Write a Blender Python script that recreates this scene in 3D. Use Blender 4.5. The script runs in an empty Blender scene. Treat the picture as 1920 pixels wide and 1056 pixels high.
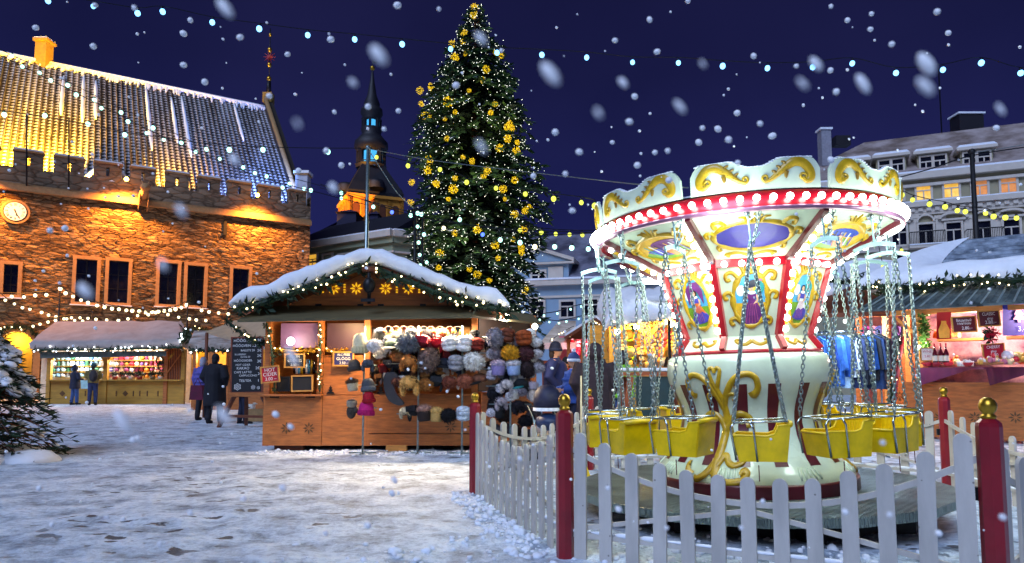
import bpy, math, random
from mathutils import Vector, Matrix, noise
random.seed(7)
C = bpy.context.scene.collection
R = math.radians
V = Vector
UP = V((0, 0, 1))
# ---------------------------------------------------------------- camera
F, HZ, H, PITCH = 1300.0, 708.0, 1.25, R(4.5)
SH = (HZ - 528) / F - math.tan(PITCH)
cp, sp = math.cos(PITCH), math.sin(PITCH)
def ray(x, y):
    u, v = (x - 960) / F, (528 - y) / F + SH
    return V((u, cp - sp * v, sp + cp * v))
def W(x, y, d):                       # photo pixel at a depth -> point in the place
    r = ray(x, y)
    return V((0, 0, H)) + r * (d / r.y)
def G(x, y, z=0.0):                   # photo pixel on the ground
    r = ray(x, y)
    return V((0, 0, H)) + r * ((z - H) / r.z)
def PL(x, y, p, n):                   # photo pixel on a vertical plane
    r = ray(x, y)
    return V((0, 0, H)) + r * ((p - V((0, 0, H))).dot(n) / r.dot(n))
cam = bpy.data.cameras.new("camera"); co = bpy.data.objects.new("camera", cam); C.objects.link(co)
co.location = (0, 0, H); co.rotation_euler = (math.pi / 2 + PITCH, 0, 0)
cam.sensor_width = 36; cam.lens = F / 1920 * 36; cam.shift_y = SH * F / 1920
cam.clip_start = 0.05; cam.clip_end = 2000
cam.dof.use_dof = True; cam.dof.focus_distance = 8.5; cam.dof.aperture_fstop = 4.2
S = bpy.context.scene
S.camera = co
S.view_settings.view_transform = 'Standard'; S.view_settings.look = 'None'
S.view_settings.exposure = 1.0; S.view_settings.gamma = 1
try:
    S.cycles.use_denoising = True; S.cycles.denoiser = 'OPENIMAGEDENOISE'
    S.cycles.max_bounces = 5; S.cycles.diffuse_bounces = 3; S.cycles.glossy_bounces = 3
    S.cycles.sample_clamp_indirect = 4; S.cycles.use_light_tree = True
    S.cycles.caustics_reflective = False; S.cycles.caustics_refractive = False
except Exception: pass
# ---------------------------------------------------------------- materials
def lin(h):
    c = [int(h[i:i + 2], 16) / 255 for i in (0, 2, 4)]
    return tuple(x / 12.92 if x <= .04045 else ((x + .055) / 1.055) ** 2.4 for x in c) + (1,)
def nd(nt, t, **kw):
    n = nt.nodes.new(t)
    for k, v in kw.items():
        if k in n.inputs.keys(): n.inputs[k].default_value = v
        else: setattr(n, k, v)
    return n
def ramp(nt, fac, stops):
    n = nt.nodes.new('ShaderNodeValToRGB'); e = n.color_ramp.elements
    while len(e) < len(stops): e.new(.5)
    for i, (p, c) in enumerate(stops): e[i].position = p; e[i].color = c
    nt.links.new(fac, n.inputs[0]); return n
def mat(name, col, rough=.6, metal=0, var=.15, vs=5, bump=0, bs=40, st=(1, 1, 1), emit=0, ecol=None, coat=0, col2=None, bd=.01, sample=True, spec=.5):
    m = bpy.data.materials.new(name); m.use_nodes = True; nt = m.node_tree; b = nt.nodes['Principled BSDF']; L = nt.links.new
    col = lin(col) if isinstance(col, str) else tuple(col) + (1,)
    b.inputs['Roughness'].default_value = rough; b.inputs['Metallic'].default_value = metal
    b.inputs['Specular IOR Level'].default_value = spec
    b.inputs['Coat Weight'].default_value = coat
    b.inputs['Base Color'].default_value = col
    if var or col2 or bump:
        tc = nd(nt, 'ShaderNodeTexCoord'); mp = nd(nt, 'ShaderNodeMapping'); mp.inputs['Scale'].default_value = st
        L(tc.outputs['Object'], mp.inputs[0])
    if var or col2:
        n = nd(nt, 'ShaderNodeTexNoise', Scale=vs, Detail=5, Roughness=.62); L(mp.outputs[0], n.inputs['Vector'])
        c1 = tuple(c * (1 - var) for c in col[:3]) + (1,); c2 = lin(col2) if col2 else tuple(min(1, c * (1 + var)) for c in col[:3]) + (1,)
        r = ramp(nt, n.outputs[0], [(.36, c1), (.64, c2)]); L(r.outputs[0], b.inputs['Base Color'])
        rr = nd(nt, 'ShaderNodeMapRange'); rr.inputs[3].default_value = max(0, rough - .1); rr.inputs[4].default_value = min(1, rough + .12)
        L(n.outputs[0], rr.inputs[0]); L(rr.outputs[0], b.inputs['Roughness'])
    if bump:
        n2 = nd(nt, 'ShaderNodeTexNoise', Scale=bs, Detail=4); L(mp.outputs[0], n2.inputs['Vector'])
        bp = nd(nt, 'ShaderNodeBump', Strength=bump, Distance=bd); L(n2.outputs[0], bp.inputs['Height']); L(bp.outputs[0], b.inputs['Normal'])
    if emit:
        b.inputs['Emission Color'].default_value = lin(ecol) if ecol else col
        b.inputs['Emission Strength'].default_value = emit
        if not sample: m.cycles.emission_sampling = 'NONE'
    return m
# ---------------------------------------------------------------- mesh builder
class MB:
    def __init__(s): s.v = []; s.f = []; s.mi = []; s.sm = []; s.mats = []
    def add(s, vs, fs, m, smooth=False):
        if m not in s.mats: s.mats.append(m)
        k = s.mats.index(m); o = len(s.v)
        s.v += [tuple(v) for v in vs]
        for f in fs: s.f.append([i + o for i in f]); s.mi.append(k); s.sm.append(smooth)
        return s
    def box(s, c, d, m, rot=None):
        c = V(c); h = [x / 2 for x in d]
        vs = [V((sx * h[0], sy * h[1], sz * h[2])) for sx in (-1, 1) for sy in (-1, 1) for sz in (-1, 1)]
        if rot: vs = [rot @ v for v in vs]
        return s.add([c + v for v in vs], [(0, 1, 3, 2), (4, 6, 7, 5), (0, 4, 5, 1), (2, 3, 7, 6), (0, 2, 6, 4), (1, 5, 7, 3)], m)
    def bar(s, a, b, w, h, m, up=UP):          # rectangular bar from a to b
        a, b = V(a), V(b); t = (b - a).normalized(); x = t.cross(up)
        x = x.normalized() if x.length > 1e-4 else V((1, 0, 0)); y = x.cross(t)
        vs = [p + x * i * w / 2 + y * j * h / 2 for p in (a, b) for i, j in ((-1, -1), (1, -1), (1, 1), (-1, 1))]
        return s.add(vs, [(0, 1, 2, 3), (7, 6, 5, 4), (0, 4, 5, 1), (1, 5, 6, 2), (2, 6, 7, 3), (3, 7, 4, 0)], m)
    def tube(s, pts, r, m, n=8, cap=True, closed=False, flat=None):
        pts = [V(p) for p in pts]; k = len(pts); rs = r if isinstance(r, (list, tuple)) else [r] * k
        vs = []; px = None
        for i, p in enumerate(pts):
            t = (pts[(i + 1) % k] - pts[i - 1]) if closed else (pts[min(i + 1, k - 1)] - pts[max(i - 1, 0)])
            t = t.normalized() if t.length > 1e-9 else V((0, 0, 1))
            if flat is not None: x = t.cross(flat)
            else:
                x = px - t * px.dot(t) if px is not None else t.cross(UP if abs(t.z) < .9 else V((1, 0, 0)))
            x = x.normalized() if x.length > 1e-6 else t.orthogonal().normalized()
            px = x; y = t.cross(x)
            for j in range(n):
                a = 2 * math.pi * j / n; vs.append(p + (x * math.cos(a) + y * math.sin(a)) * rs[i])
        fs = [(i * n + j, i * n + (j + 1) % n, ((i + 1) % k) * n + (j + 1) % n, ((i + 1) % k) * n + j) for i in range(k if closed else k - 1) for j in range(n)]
        if cap and not closed: fs += [tuple(range(n - 1, -1, -1)), tuple(range((k - 1) * n, k * n))]
        return s.add(vs, fs, m, n > 5)
    def lathe(s, prof, m, n=32, c=(0, 0, 0), a0=0, a1=None, smooth=True, sx=1, sy=1):
        c = V(c); full = a1 is None; k = n if full else n + 1; a1 = a0 + 2 * math.pi if full else a1
        vs = [c + V((r * math.sin(a0 + (a1 - a0) * j / n) * sx, -r * math.cos(a0 + (a1 - a0) * j / n) * sy, z)) for r, z in prof for j in range(k)]
        q = len(prof)
        fs = [(i * k + j, i * k + (j + 1) % k, (i + 1) * k + (j + 1) % k, (i + 1) * k + j) for i in range(q - 1) for j in range(n if full else n)]
        return s.add(vs, fs, m, smooth)
    def ball(s, c, r, m, nu=12, nv=8, rot=None, jit=0, smooth=True):
        c = V(c); r = (r, r, r) if isinstance(r, (int, float)) else r; vs = []
        for i in range(nv + 1):
            th = math.pi * i / nv
            for j in range(nu):
                a = 2 * math.pi * j / nu; k = 1 + (random.uniform(-jit, jit) if jit else 0)
                v = V((math.sin(th) * math.cos(a) * r[0], math.sin(th) * math.sin(a) * r[1], math.cos(th) * r[2])) * k
                vs.append(c + (rot @ v if rot else v))
        fs = [(i * nu + j, (i + 1) * nu + j, (i + 1) * nu + (j + 1) % nu, i * nu + (j + 1) % nu) for i in range(nv) for j in range(nu)]
        return s.add(vs, fs, m, smooth)
    def prism(s, poly, fr, h0, h1, m, m2=None):   # 2-D outline in a frame, from height h0 to h1
        n = len(poly); vs = [fr(u, v, h0) for u, v in poly] + [fr(u, v, h1) for u, v in poly]
        s.add(vs, [tuple(range(n - 1, -1, -1)), tuple(range(n, 2 * n))], m)
        return s.add(vs, [(i, (i + 1) % n, n + (i + 1) % n, n + i) for i in range(n)], m2 or m)
    def ribbon(s, pts, ws, fr, h, m, n=5):     # raised scroll: rounded band along a 2-D path in a frame
        k = len(pts); vs = []
        for i, (u, v) in enumerate(pts):
            a, b = pts[max(i - 1, 0)], pts[min(i + 1, k - 1)]
            t = math.hypot(b[0] - a[0], b[1] - a[1]) or 1; nx, ny = -(b[1] - a[1]) / t, (b[0] - a[0]) / t
            for j in range(n):
                q = -1 + 2 * j / (n - 1); vs.append(fr(u + nx * q * ws[i], v + ny * q * ws[i], h * max(0.02, math.sqrt(max(0, 1 - q * q)) * (.5 + .5 * min(1, ws[i] / .02)))))
        return s.add(vs, [(i * n + j, i * n + j + 1, (i + 1) * n + j + 1, (i + 1) * n + j) for i in range(k - 1) for j in range(n - 1)], m, True)
    def quad(s, a, b, c, d, m): return s.add([a, b, c, d], [(0, 1, 2, 3)], m)
    def build(s, name, parent=None, world=True, loc=None, bev=0, label=None):
        o0 = V((0, 0, 0))
        if parent is not None and world: o0 = parent.matrix_basis.translation.copy()
        if loc is not None and parent is None: o0 = V(loc)
        me = bpy.data.meshes.new(name)
        me.from_pydata([(v[0] - o0.x, v[1] - o0.y, v[2] - o0.z) for v in s.v], [], s.f)
        for m in s.mats: me.materials.append(m)
        me.polygons.foreach_set('material_index', s.mi); me.polygons.foreach_set('use_smooth', s.sm); me.update()
        o = bpy.data.objects.new(name, me); C.objects.link(o)
        if parent is not None: o.parent = parent
        else: o.location = o0
        if bev:
            b = o.modifiers.new('b', 'BEVEL'); b.width = bev; b.segments = 2; b.limit_method = 'ANGLE'; b.angle_limit = R(40)
        if label: o['label'] = label
        return o
def frame(o, e1, e2):
    o, e1, e2 = V(o), V(e1).normalized(), V(e2).normalized(); n = e1.cross(e2).normalized()
    return lambda u, v, h=0: o + e1 * u + e2 * v + n * h
def tag(o, label, cat, group=None, kind=None):
    if kind: o['kind'] = kind
    if label: o['label'] = label
    if cat: o['category'] = cat
    if group: o['group'] = group
    return o
def thing(name, label, cat, loc=(0, 0, 0), rotz=0, group=None):
    o = bpy.data.objects.new(name, None); C.objects.link(o); o.location = loc; o.rotation_euler = (0, 0, rotz)
    o.empty_display_size = .1
    return tag(o, label, cat, group)
def copy_tree(o, parent=None, loc=None, rotz=None):
    c = o.copy(); C.objects.link(c)
    if parent is not None: c.parent = parent
    if loc is not None: c.location = loc
    if rotz is not None: c.rotation_euler = (0, 0, rotz)
    for ch in list(o.children): copy_tree(ch, c)
    return c
def smooth_path(pts, k=8):
    out = []; n = len(pts)
    for i in range(n - 1):
        p = [V(pts[max(i - 1, 0)]), V(pts[i]), V(pts[i + 1]), V(pts[min(i + 2, n - 1)])]
        for j in range(k):
            t = j / k
            out.append(.5 * ((2 * p[1]) + (p[2] - p[0]) * t + (2 * p[0] - 5 * p[1] + 4 * p[2] - p[3]) * t * t + (3 * p[1] - p[0] - 3 * p[2] + p[3]) * t ** 3))
    return out + [V(pts[-1])]
def path2(pts, k=8): return [(p.x, p.y) for p in smooth_path([(a, b, 0) for a, b in pts], k)]
def spiral(c, r0, r1, a0, a1, n=14): return [(c[0] + (r0 + (r1 - r0) * i / n) * math.cos(a0 + (a1 - a0) * i / n), c[1] + (r0 + (r1 - r0) * i / n) * math.sin(a0 + (a1 - a0) * i / n)) for i in range(n + 1)]
def ell(cx, cy, rx, ry, n=24, a0=0, a1=2 * math.pi): return [(cx + rx * math.cos(a0 + (a1 - a0) * i / n), cy + ry * math.sin(a0 + (a1 - a0) * i / n)) for i in range(n)]
def text(name, body, size, fr, m, parent, h=.004, align='CENTER', world=True, shear=0, sx=1):
    cu = bpy.data.curves.new(name, 'FONT'); cu.body = body; cu.size = size; cu.align_x = align; cu.align_y = 'CENTER'; cu.shear = shear
    cu.resolution_u = 3
    to = bpy.data.objects.new('tmp', cu); C.objects.link(to)
    me = bpy.data.meshes.new_from_object(to.evaluated_get(bpy.context.evaluated_depsgraph_get()))
    bpy.data.objects.remove(to); mb = MB()
    mb.add([fr(v.co.x * sx, v.co.y, h) for v in me.vertices], [tuple(p.vertices) for p in me.polygons], m)
    bpy.data.meshes.remove(me)
    return mb.build(name, parent, world)
def remesh(mb, name, parent, vox, sm=3, world=True):     # many overlapping tubes and balls -> one continuous skin
    o = mb.build('tmp', parent, world); md = o.modifiers.new('r', 'REMESH'); md.mode = 'VOXEL'; md.voxel_size = vox; md.use_smooth_shade = True
    if sm: s2 = o.modifiers.new('s', 'SMOOTH'); s2.iterations = sm; s2.factor = .5
    bpy.context.view_layer.update()
    me = bpy.data.meshes.new_from_object(o.evaluated_get(bpy.context.evaluated_depsgraph_get()))
    old = o.data; o.modifiers.clear(); o.data = me; bpy.data.meshes.remove(old); o.name = name; me.name = name
    if not me.materials: me.materials.append(mb.mats[0])
    me.polygons.foreach_set('use_smooth', [True] * len(me.polygons))
    return o
def light(name, kind, loc, power, col, size=.1, parent=None, target=None, spot=None, blend=.4):
    l = bpy.data.lights.new(name, kind); l.energy = power; l.color = lin(col)[:3]
    if kind in ('POINT', 'SPOT'): l.shadow_soft_size = size
    if kind == 'AREA': l.shape = 'RECTANGLE'; l.size = size; l.size_y = .05
    if spot: l.spot_size = R(spot); l.spot_blend = blend
    o = bpy.data.objects.new(name, l); C.objects.link(o); o.location = loc
    if target is not None: o.rotation_euler = (V(target) - V(loc)).to_track_quat('-Z', 'Y').to_euler()
    return o
# shared materials
SNOW = mat('snow', 'e8edf4', .75, var=.05, vs=3, bump=.35, bs=14, bd=.03)
WOOD = mat('larch_wood', 'a8622a', .5, var=.28, vs=4, st=(1, 1, 7), bump=.15, bs=30)
WOODH = mat('larch_wood_across', 'a8622a', .5, var=.28, vs=4, st=(.6, 1, 7), bump=.15, bs=30)
WOODD = mat('dark_wood', '6b3518', .55, var=.3, vs=5, st=(1, 1, 6), bump=.2, bs=30)
WOODL = mat('pale_wood', 'c98f4a', .55, var=.2, vs=5, st=(1, 1, 6), bump=.1, bs=30)
WHITEP = mat('white_paint', 'b9b4ac', .5, var=.14, vs=5, st=(1, 1, .25), bump=.2, bs=60)
n_ = WHITEP.node_tree; t_ = nd(n_, 'ShaderNodeTexCoord'); v_ = nd(n_, 'ShaderNodeTexVoronoi', Scale=11); n_.links.new(t_.outputs['Object'], v_.inputs['Vector'])
r_ = ramp(n_, v_.outputs['Distance'], [(.05, (.25, .22, .2, 1)), (.085, (1, 1, 1, 1))]); x_ = nd(n_, 'ShaderNodeMix', data_type='RGBA', blend_type='MULTIPLY'); x_.inputs[0].default_value = .8
b_ = n_.nodes['Principled BSDF']; src_ = b_.inputs['Base Color'].links[0].from_socket; n_.links.new(src_, x_.inputs[6]); n_.links.new(r_.outputs[0], x_.inputs[7]); n_.links.new(x_.outputs[2], b_.inputs['Base Color'])
RED = mat('red_paint', 'b00d22', .3, var=.06, coat=.4)
MAROON = mat('maroon_paint', '5a0a1c', .35, var=.12, coat=.3)
POSTRED = mat('post_red', '86101f', .35, var=.12, coat=.25, bump=.05)
GOLD = mat('gold_metal', 'b8902f', .3, metal=.9, var=.15, vs=20)
GOLDP = mat('gold_paint', 'bf9a14', .4, var=.16, vs=14, coat=.3)
GOLDD = mat('gold_paint_dark', '8d6c10', .45, var=.1, vs=14, coat=.3)
CREAMP = mat('cream_paint', 'd4e4ca', .24, var=.1, coat=.5, vs=2.2)
CHROME = mat('chrome', 'b9c4c8', .18, metal=1, var=.1)
STEEL = mat('galvanised_steel', '8fa09f', .35, metal=.85, var=.2, vs=30)
YELLOW = mat('yellow_plastic', 'e4c000', .38, var=.16, vs=5, coat=.15)
BLACK = mat('black', '0d0d10', .6, var=.2)
DARKM = mat('dark_metal', '17181c', .45, metal=.5, var=.2)
GLASSD = mat('dark_glass', '0a0c14', .08, var=.3, vs=3, spec=.8)
FIR = mat('fir_needles', '0f2114', .7, var=.5, vs=9)
# ---------------------------------------------------------------- sky and light
w = bpy.data.worlds.new("World"); S.world = w; w.use_nodes = True; nt = w.node_tree
bg = nt.nodes['Background']; tc = nd(nt, 'ShaderNodeTexCoord'); sx = nd(nt, 'ShaderNodeSeparateXYZ'); nt.links.new(tc.outputs['Generated'], sx.inputs[0])
zr = ramp(nt, sx.outputs[2], [(0, lin('2d3a78')), (.16, lin('282d6c')), (.40, lin('1e2150')), (.75, lin('17173a'))])
ns = nd(nt, 'ShaderNodeTexNoise', Scale=2.2, Detail=4); nt.links.new(tc.outputs['Generated'], ns.inputs['Vector'])
nr = ramp(nt, ns.outputs[0], [(.35, (.72, .72, .78, 1)), (.68, (1.25, 1.15, 1.1, 1))])
mx = nd(nt, 'ShaderNodeMix', data_type='RGBA', blend_type='MULTIPLY'); mx.inputs[0].default_value = 1
nt.links.new(zr.outputs[0], mx.inputs[6]); nt.links.new(nr.outputs[0], mx.inputs[7]); nt.links.new(mx.outputs[2], bg.inputs[0])
bg.inputs[1].default_value = .37
sun = bpy.data.lights.new('town_glow', 'SUN'); sun.energy = 1.6; sun.angle = R(35); sun.color = lin('b6caf4')[:3]
so = bpy.data.objects.new('town_glow', sun); C.objects.link(so); so.rotation_euler = (R(48), 0, R(-28))
# ---------------------------------------------------------------- ground
def ground_h(x, y):
    p = V((x, y, 0)); d = math.hypot(x, y)
    if d > 60: return 0
    f = max(0, 1 - d / 45)
    h = noise.fractal(p * .5, 1, 2, 3) * .03 * f
    h += noise.fractal(V((x * 2.1, y * 2.6, 3)), .8, 2.1, 4) * .028 * f
    return h
def ground():
    rs = [.4 * (1.022 ** i) for i in range(330)]; rs = [r for r in rs if r < 520]
    an = [R(-50 + 100 * i / 330) for i in range(331)] + [R(50 + 260 * i / 40) for i in range(1, 40)]
    n = len(an); vs = [(r * math.sin(a), r * math.cos(a), ground_h(r * math.sin(a), r * math.cos(a))) for r in rs for a in an]
    fs = [(i * n + j, i * n + (j + 1) % n, (i + 1) * n + (j + 1) % n, (i + 1) * n + j) for i in range(len(rs) - 1) for j in range(n)]
    vs.append((0, 0, 0)); q = len(vs) - 1; fs += [(q, (j + 1) % n, j) for j in range(n)]
    m = bpy.data.materials.new('trodden_snow'); m.use_nodes = True; nt = m.node_tree; b = nt.nodes['Principled BSDF']; L = nt.links.new
    tc = nd(nt, 'ShaderNodeTexCoord')
    big = nd(nt, 'ShaderNodeTexNoise', Scale=.42, Detail=3); L(tc.outputs['Object'], big.inputs[0])
    mid = nd(nt, 'ShaderNodeTexNoise', Scale=2.3, Detail=7, Roughness=.72); L(tc.outputs['Object'], mid.inputs[0])
    base = ramp(nt, mid.outputs[0], [(.32, lin('6c727c')), (.44, lin('b0bfce')), (.54, lin('dae7f3')), (.7, lin('f0f6fb'))])
    # footprints and bare slush: small flattened cells, only where the snow is thin
    mp = nd(nt, 'ShaderNodeMapping'); mp.inputs['Scale'].default_value = (3.4, 6.5, 1); mp.inputs['Rotation'].default_value = (0, 0, .5); dn = nd(nt, 'ShaderNodeTexNoise', Scale=1.6, Detail=2); L(tc.outputs['Object'], dn.inputs[0]); dm_ = nd(nt, 'ShaderNodeMix', data_type='RGBA', blend_type='ADD'); dm_.inputs[0].default_value = .8; L(tc.outputs['Object'], dm_.inputs[6]); L(dn.outputs['Color'], dm_.inputs[7]); L(dm_.outputs[2], mp.inputs[0])
    vo = nd(nt, 'ShaderNodeTexVoronoi', Scale=1.0); vo.inputs['Randomness'].default_value = 1; L(mp.outputs[0], vo.inputs['Vector'])
    fine = nd(nt, 'ShaderNodeTexNoise', Scale=9, Detail=5, Roughness=.7); L(tc.outputs['Object'], fine.inputs[0])
    a = nd(nt, 'ShaderNodeMath', operation='MULTIPLY_ADD'); L(fine.outputs[0], a.inputs[0]); a.inputs[1].default_value = .5; L(vo.outputs['Distance'], a.inputs[2])
    foot = nd(nt, 'ShaderNodeMapRange'); foot.inputs[1].default_value = .44; foot.inputs[2].default_value = .5; foot.inputs[3].default_value = 1; foot.inputs[4].default_value = 0; L(a.outputs[0], foot.inputs[0])
    thin = nd(nt, 'ShaderNodeMapRange'); thin.inputs[1].default_value = .47; thin.inputs[2].default_value = .56; L(big.outputs[0], thin.inputs[0])
    mul = nd(nt, 'ShaderNodeMath', operation='MULTIPLY'); L(foot.outputs[0], mul.inputs[0]); L(thin.outputs[0], mul.inputs[1])
    grit = nd(nt, 'ShaderNodeTexNoise', Scale=17, Detail=6, Roughness=.75); L(tc.outputs['Object'], grit.inputs[0])
    gr = ramp(nt, grit.outputs[0], [(.36, (.5, .52, .56, 1)), (.52, (1, 1, 1, 1))]); gm_ = nd(nt, 'ShaderNodeMix', data_type='RGBA', blend_type='MULTIPLY'); gm_.inputs[0].default_value = .75; L(base.outputs[0], gm_.inputs[6]); L(gr.outputs[0], gm_.inputs[7])
    mix = nd(nt, 'ShaderNodeMix', data_type='RGBA'); L(mul.outputs[0], mix.inputs[0]); L(gm_.outputs[2], mix.inputs[6]); mix.inputs[7].default_value = lin('55575c')
    L(mix.outputs[2], b.inputs['Base Color']); b.inputs['Roughness'].default_value = .62
    inv = nd(nt, 'ShaderNodeMath', operation='MULTIPLY_ADD'); L(mul.outputs[0], inv.inputs[0]); inv.inputs[1].default_value = -.8; L(mid.outputs[0], inv.inputs[2])
    add = nd(nt, 'ShaderNodeMath', operation='MULTIPLY_ADD'); L(fine.outputs[0], add.inputs[0]); add.inputs[1].default_value = .45; L(inv.outputs[0], add.inputs[2])
    bp = nd(nt, 'ShaderNodeBump', Strength=.9, Distance=.08); L(add.outputs[0], bp.inputs['Height']); L(bp.outputs[0], b.inputs['Normal'])
    mb = MB(); mb.add(vs, fs, m, True); o = mb.build('ground'); tag(o, 'trodden snow covering the market square', None, kind='structure')
ground()
# ---------------------------------------------------------------- fence
def clods(lines, n, seed):
    rg = random.Random(seed); mb = MB()
    for a, b, wd, k in lines:
        for i in range(k):
            p = a.lerp(b, rg.random()) + V((rg.gauss(0, wd), rg.gauss(0, wd), 0)); r = abs(rg.gauss(0, .012)) + .005; z = ground_h(p.x, p.y); st = random.getstate(); random.seed(i)
            mb.ball((p.x, p.y, z + r * .2), (r * rg.uniform(.8, 1.6), r * rg.uniform(.8, 1.4), r * rg.uniform(.5, 1)), SNOW, 7, 5, rot=Matrix.Rotation(rg.uniform(0, 6), 3, 'Z'), jit=.22); random.setstate(st)
    tag(mb.build('snow_rubble'), 'kicked up clods of snow along the fence and stall foot', None, kind='stuff')
PA, PB, PC, PD, PE, PF, PG = G(890, 925), G(1060, 1045), G(1873, 1160), V((4.75, 5.0, 0)), W(1776, 880, 8.0), V((3.3, 9.9, 0)), V((1.05, 9.5, 0))
for p in (PA, PB, PC, PD, PE, PF, PG): p.z = ground_h(p.x, p.y)
def fence_post():
    o = thing('fence_post', '', 'fence post'); mb = MB()
    mb.lathe([(0, 1.02), (.036, 1.02), (.058, 1.0), (.062, .98), (.062, -.15)], POSTRED, 8, a0=R(22.5), smooth=False); mb.build('shaft', o)
    g = MB(); g.lathe([(0, 1.135), (.018, 1.132), (.034, 1.12), (.043, 1.098), (.044, 1.082), (.038, 1.062), (.027, 1.05), (.03, 1.042), (.038, 1.036), (.038, 1.026), (.03, 1.018)], GOLD, 20); g.build('finial', o)
    h = MB(); h.box((.0, .07, .62), (.05, .03, .07), DARKM); h.build('bracket', o)
    return o
pl = [(PA, 'red octagonal fence post with gold ball, in front of the hat stall', .95), (PB, 'red octagonal fence post with gold ball at the near bend of the picket fence', 1.0), (PC, 'largest red fence post with gold ball, nearest the camera', 1.0),
      (PD, 'red fence post with gold ball beside the carousel platform, at the outer bend', 1), (PE, 'bright red fence post with gold ball in front of the mulled wine stall', 1.0), (PF, 'red fence post with gold ball hidden behind the carousel drum', 1), (PG, 'slim red fence post behind the swing seats, by the hooded people', .97)]
p0 = fence_post()
for i, (p, lab, s) in enumerate(pl):
    o = p0 if i == 0 else copy_tree(p0)
    o.location = p; o.scale = (1, 1, s); o['label'] = lab; o['group'] = 'red fence posts round the carousel'; o.rotation_euler = (0, 0, .3 * i)
def picket_mesh(h):
    w, t = .044, .011; poly = [(-w, -.0), (w, 0)] + [(w * math.cos(R(a)), h - w + w * math.sin(R(a))) for a in range(0, 181, 20)]
    return poly
def panel(a, b, n, label, inner, hi=.92, lo=.66, hi2=None):
    a, b = V(a), V(b); d = (b - a); d.z = 0; ln = d.length; e = d.normalized(); nrm = e.cross(UP)
    if nrm.dot(inner - a) > 0: nrm = -nrm            # outward
    o = thing('picket_fence', label, 'fence', a, 0, 'white picket fence panels round the carousel')
    hh = lambda t: lo + ((hi2 or hi) - lo if t > .5 else hi - lo) * (2 * t - 1) ** 2
    for i in range(n):
        t = (i + .62) / (n + .24); p = a + d * t; z0 = ground_h(p.x, p.y) - .03; h = hh(t) + random.uniform(-.012, .012)
        tw = random.uniform(-.03, .03); ln_ = random.uniform(-.012, .012); e2 = (e + nrm * tw).normalized(); up = (UP + e * ln_).normalized()
        fr = frame(V((p.x, p.y, z0)), e2, up); mb = MB(); mb.prism(picket_mesh(h - z0), fr, -.011, .011, WHITEP); pk = mb.build('picket', o, bev=.003)
    rl = MB(); pts = [a + d * t - nrm * .024 + UP * (hh(t) - .16) for t in [i / 16 for i in range(17)]]
    for i in range(16): rl.bar(pts[i], pts[i + 1], .02, .035, WHITEP)
    rl.build('top_rail', o)
    rl = MB(); rl.bar(a - nrm * .024 + UP * .16, b - nrm * .024 + UP * .16, .02, .035, WHITEP); rl.build('bottom_rail', o)
    for s in (0, 1):
        q = a if s == 0 else b; rl = MB(); rl.bar(q - nrm * .03 + UP * .2 + (d * .03 if s == 0 else -d * .03), a + d * .5 - nrm * .03 + UP * (lo - .2), .018, .03, WHITEP); rl.build('brace', o)
    sn = MB()                                          # a thin line of snow lying on the bottom rail
    for i in range(14):
        t = (i + .5) / 14; p = a + d * t - nrm * .024; sn.ball((p.x, p.y, .185), (ln / 26, .018, random.uniform(.008, .02)), SNOW, 8, 5, rot=Matrix.Rotation(math.atan2(e.y, e.x), 3, 'Z'))
    sn.build('rail_snow', o)
CC = V((2.27, 6.62, 0))
panel(PA, PB, 14, 'white picket fence panel receding from the near bend to the hat stall', CC)
panel(PB, PC, 13, 'white picket fence panel across the front of the swing carousel', CC, .93, .63, 1.01)
panel(PC, PD, 13, 'white picket fence panel running back from the largest red post', CC)
panel(PD, PE, 14, 'white picket fence panel between the carousel and the mulled wine stall counter', CC)
panel(PE, PF, 9, 'white picket fence panel behind the yellow seats beside the bright red post', CC)
panel(PF, PG, 12, 'white picket fence panel straight behind the carousel drum', CC)
panel(PG, PA, 12, 'white picket fence panel in front of the baby stroller and hats', CC)

clods([(PA + V((-.15, 0, 0)), PB + V((-.2, 0, 0)), .1, 330), (PB + V((0, -.1, 0)), PC, .14, 160), (PB + V((.3, .5, 0)), PC + V((0, .8, 0)), .3, 220), (W(495, HZ, 11.7), W(900, HZ, 11.6), .16, 420), (V((-1.2, 4.6, 0)), V((.1, 5.5, 0)), .35, 90)], 0, 4)
# ---------------------------------------------------------------- swing carousel
BULB = mat('lit_bulb', 'fff4ea', .3, var=0, emit=8, ecol='fbfff6')
TREAD = mat('tread_plate', '8fa09c', .38, metal=.6, var=.3, vs=3)
nt_ = TREAD.node_tree; tc_n = nd(nt_, 'ShaderNodeTexCoord'); ck_ = nd(nt_, 'ShaderNodeTexChecker', Scale=24); nt_.links.new(tc_n.outputs['Object'], ck_.inputs[0]); wv_ = []
for an_ in (45, -45):
    mp_ = nd(nt_, 'ShaderNodeMapping'); mp_.inputs['Rotation'].default_value = (0, 0, R(an_)); nt_.links.new(tc_n.outputs['Object'], mp_.inputs[0]); w1 = nd(nt_, 'ShaderNodeTexWave', Scale=20); nt_.links.new(mp_.outputs[0], w1.inputs[0]); wv_.append(w1)
mxn = nd(nt_, 'ShaderNodeMix', data_type='RGBA'); nt_.links.new(ck_.outputs['Fac'], mxn.inputs[0]); nt_.links.new(wv_[0].outputs[0], mxn.inputs[6]); nt_.links.new(wv_[1].outputs[0], mxn.inputs[7])
bpn = nd(nt_, 'ShaderNodeBump', Strength=1, Distance=.03); nt_.links.new(mxn.outputs[2], bpn.inputs['Height']); nt_.links.new(bpn.outputs[0], nt_.nodes['Principled BSDF'].inputs['Normal'])
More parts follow.
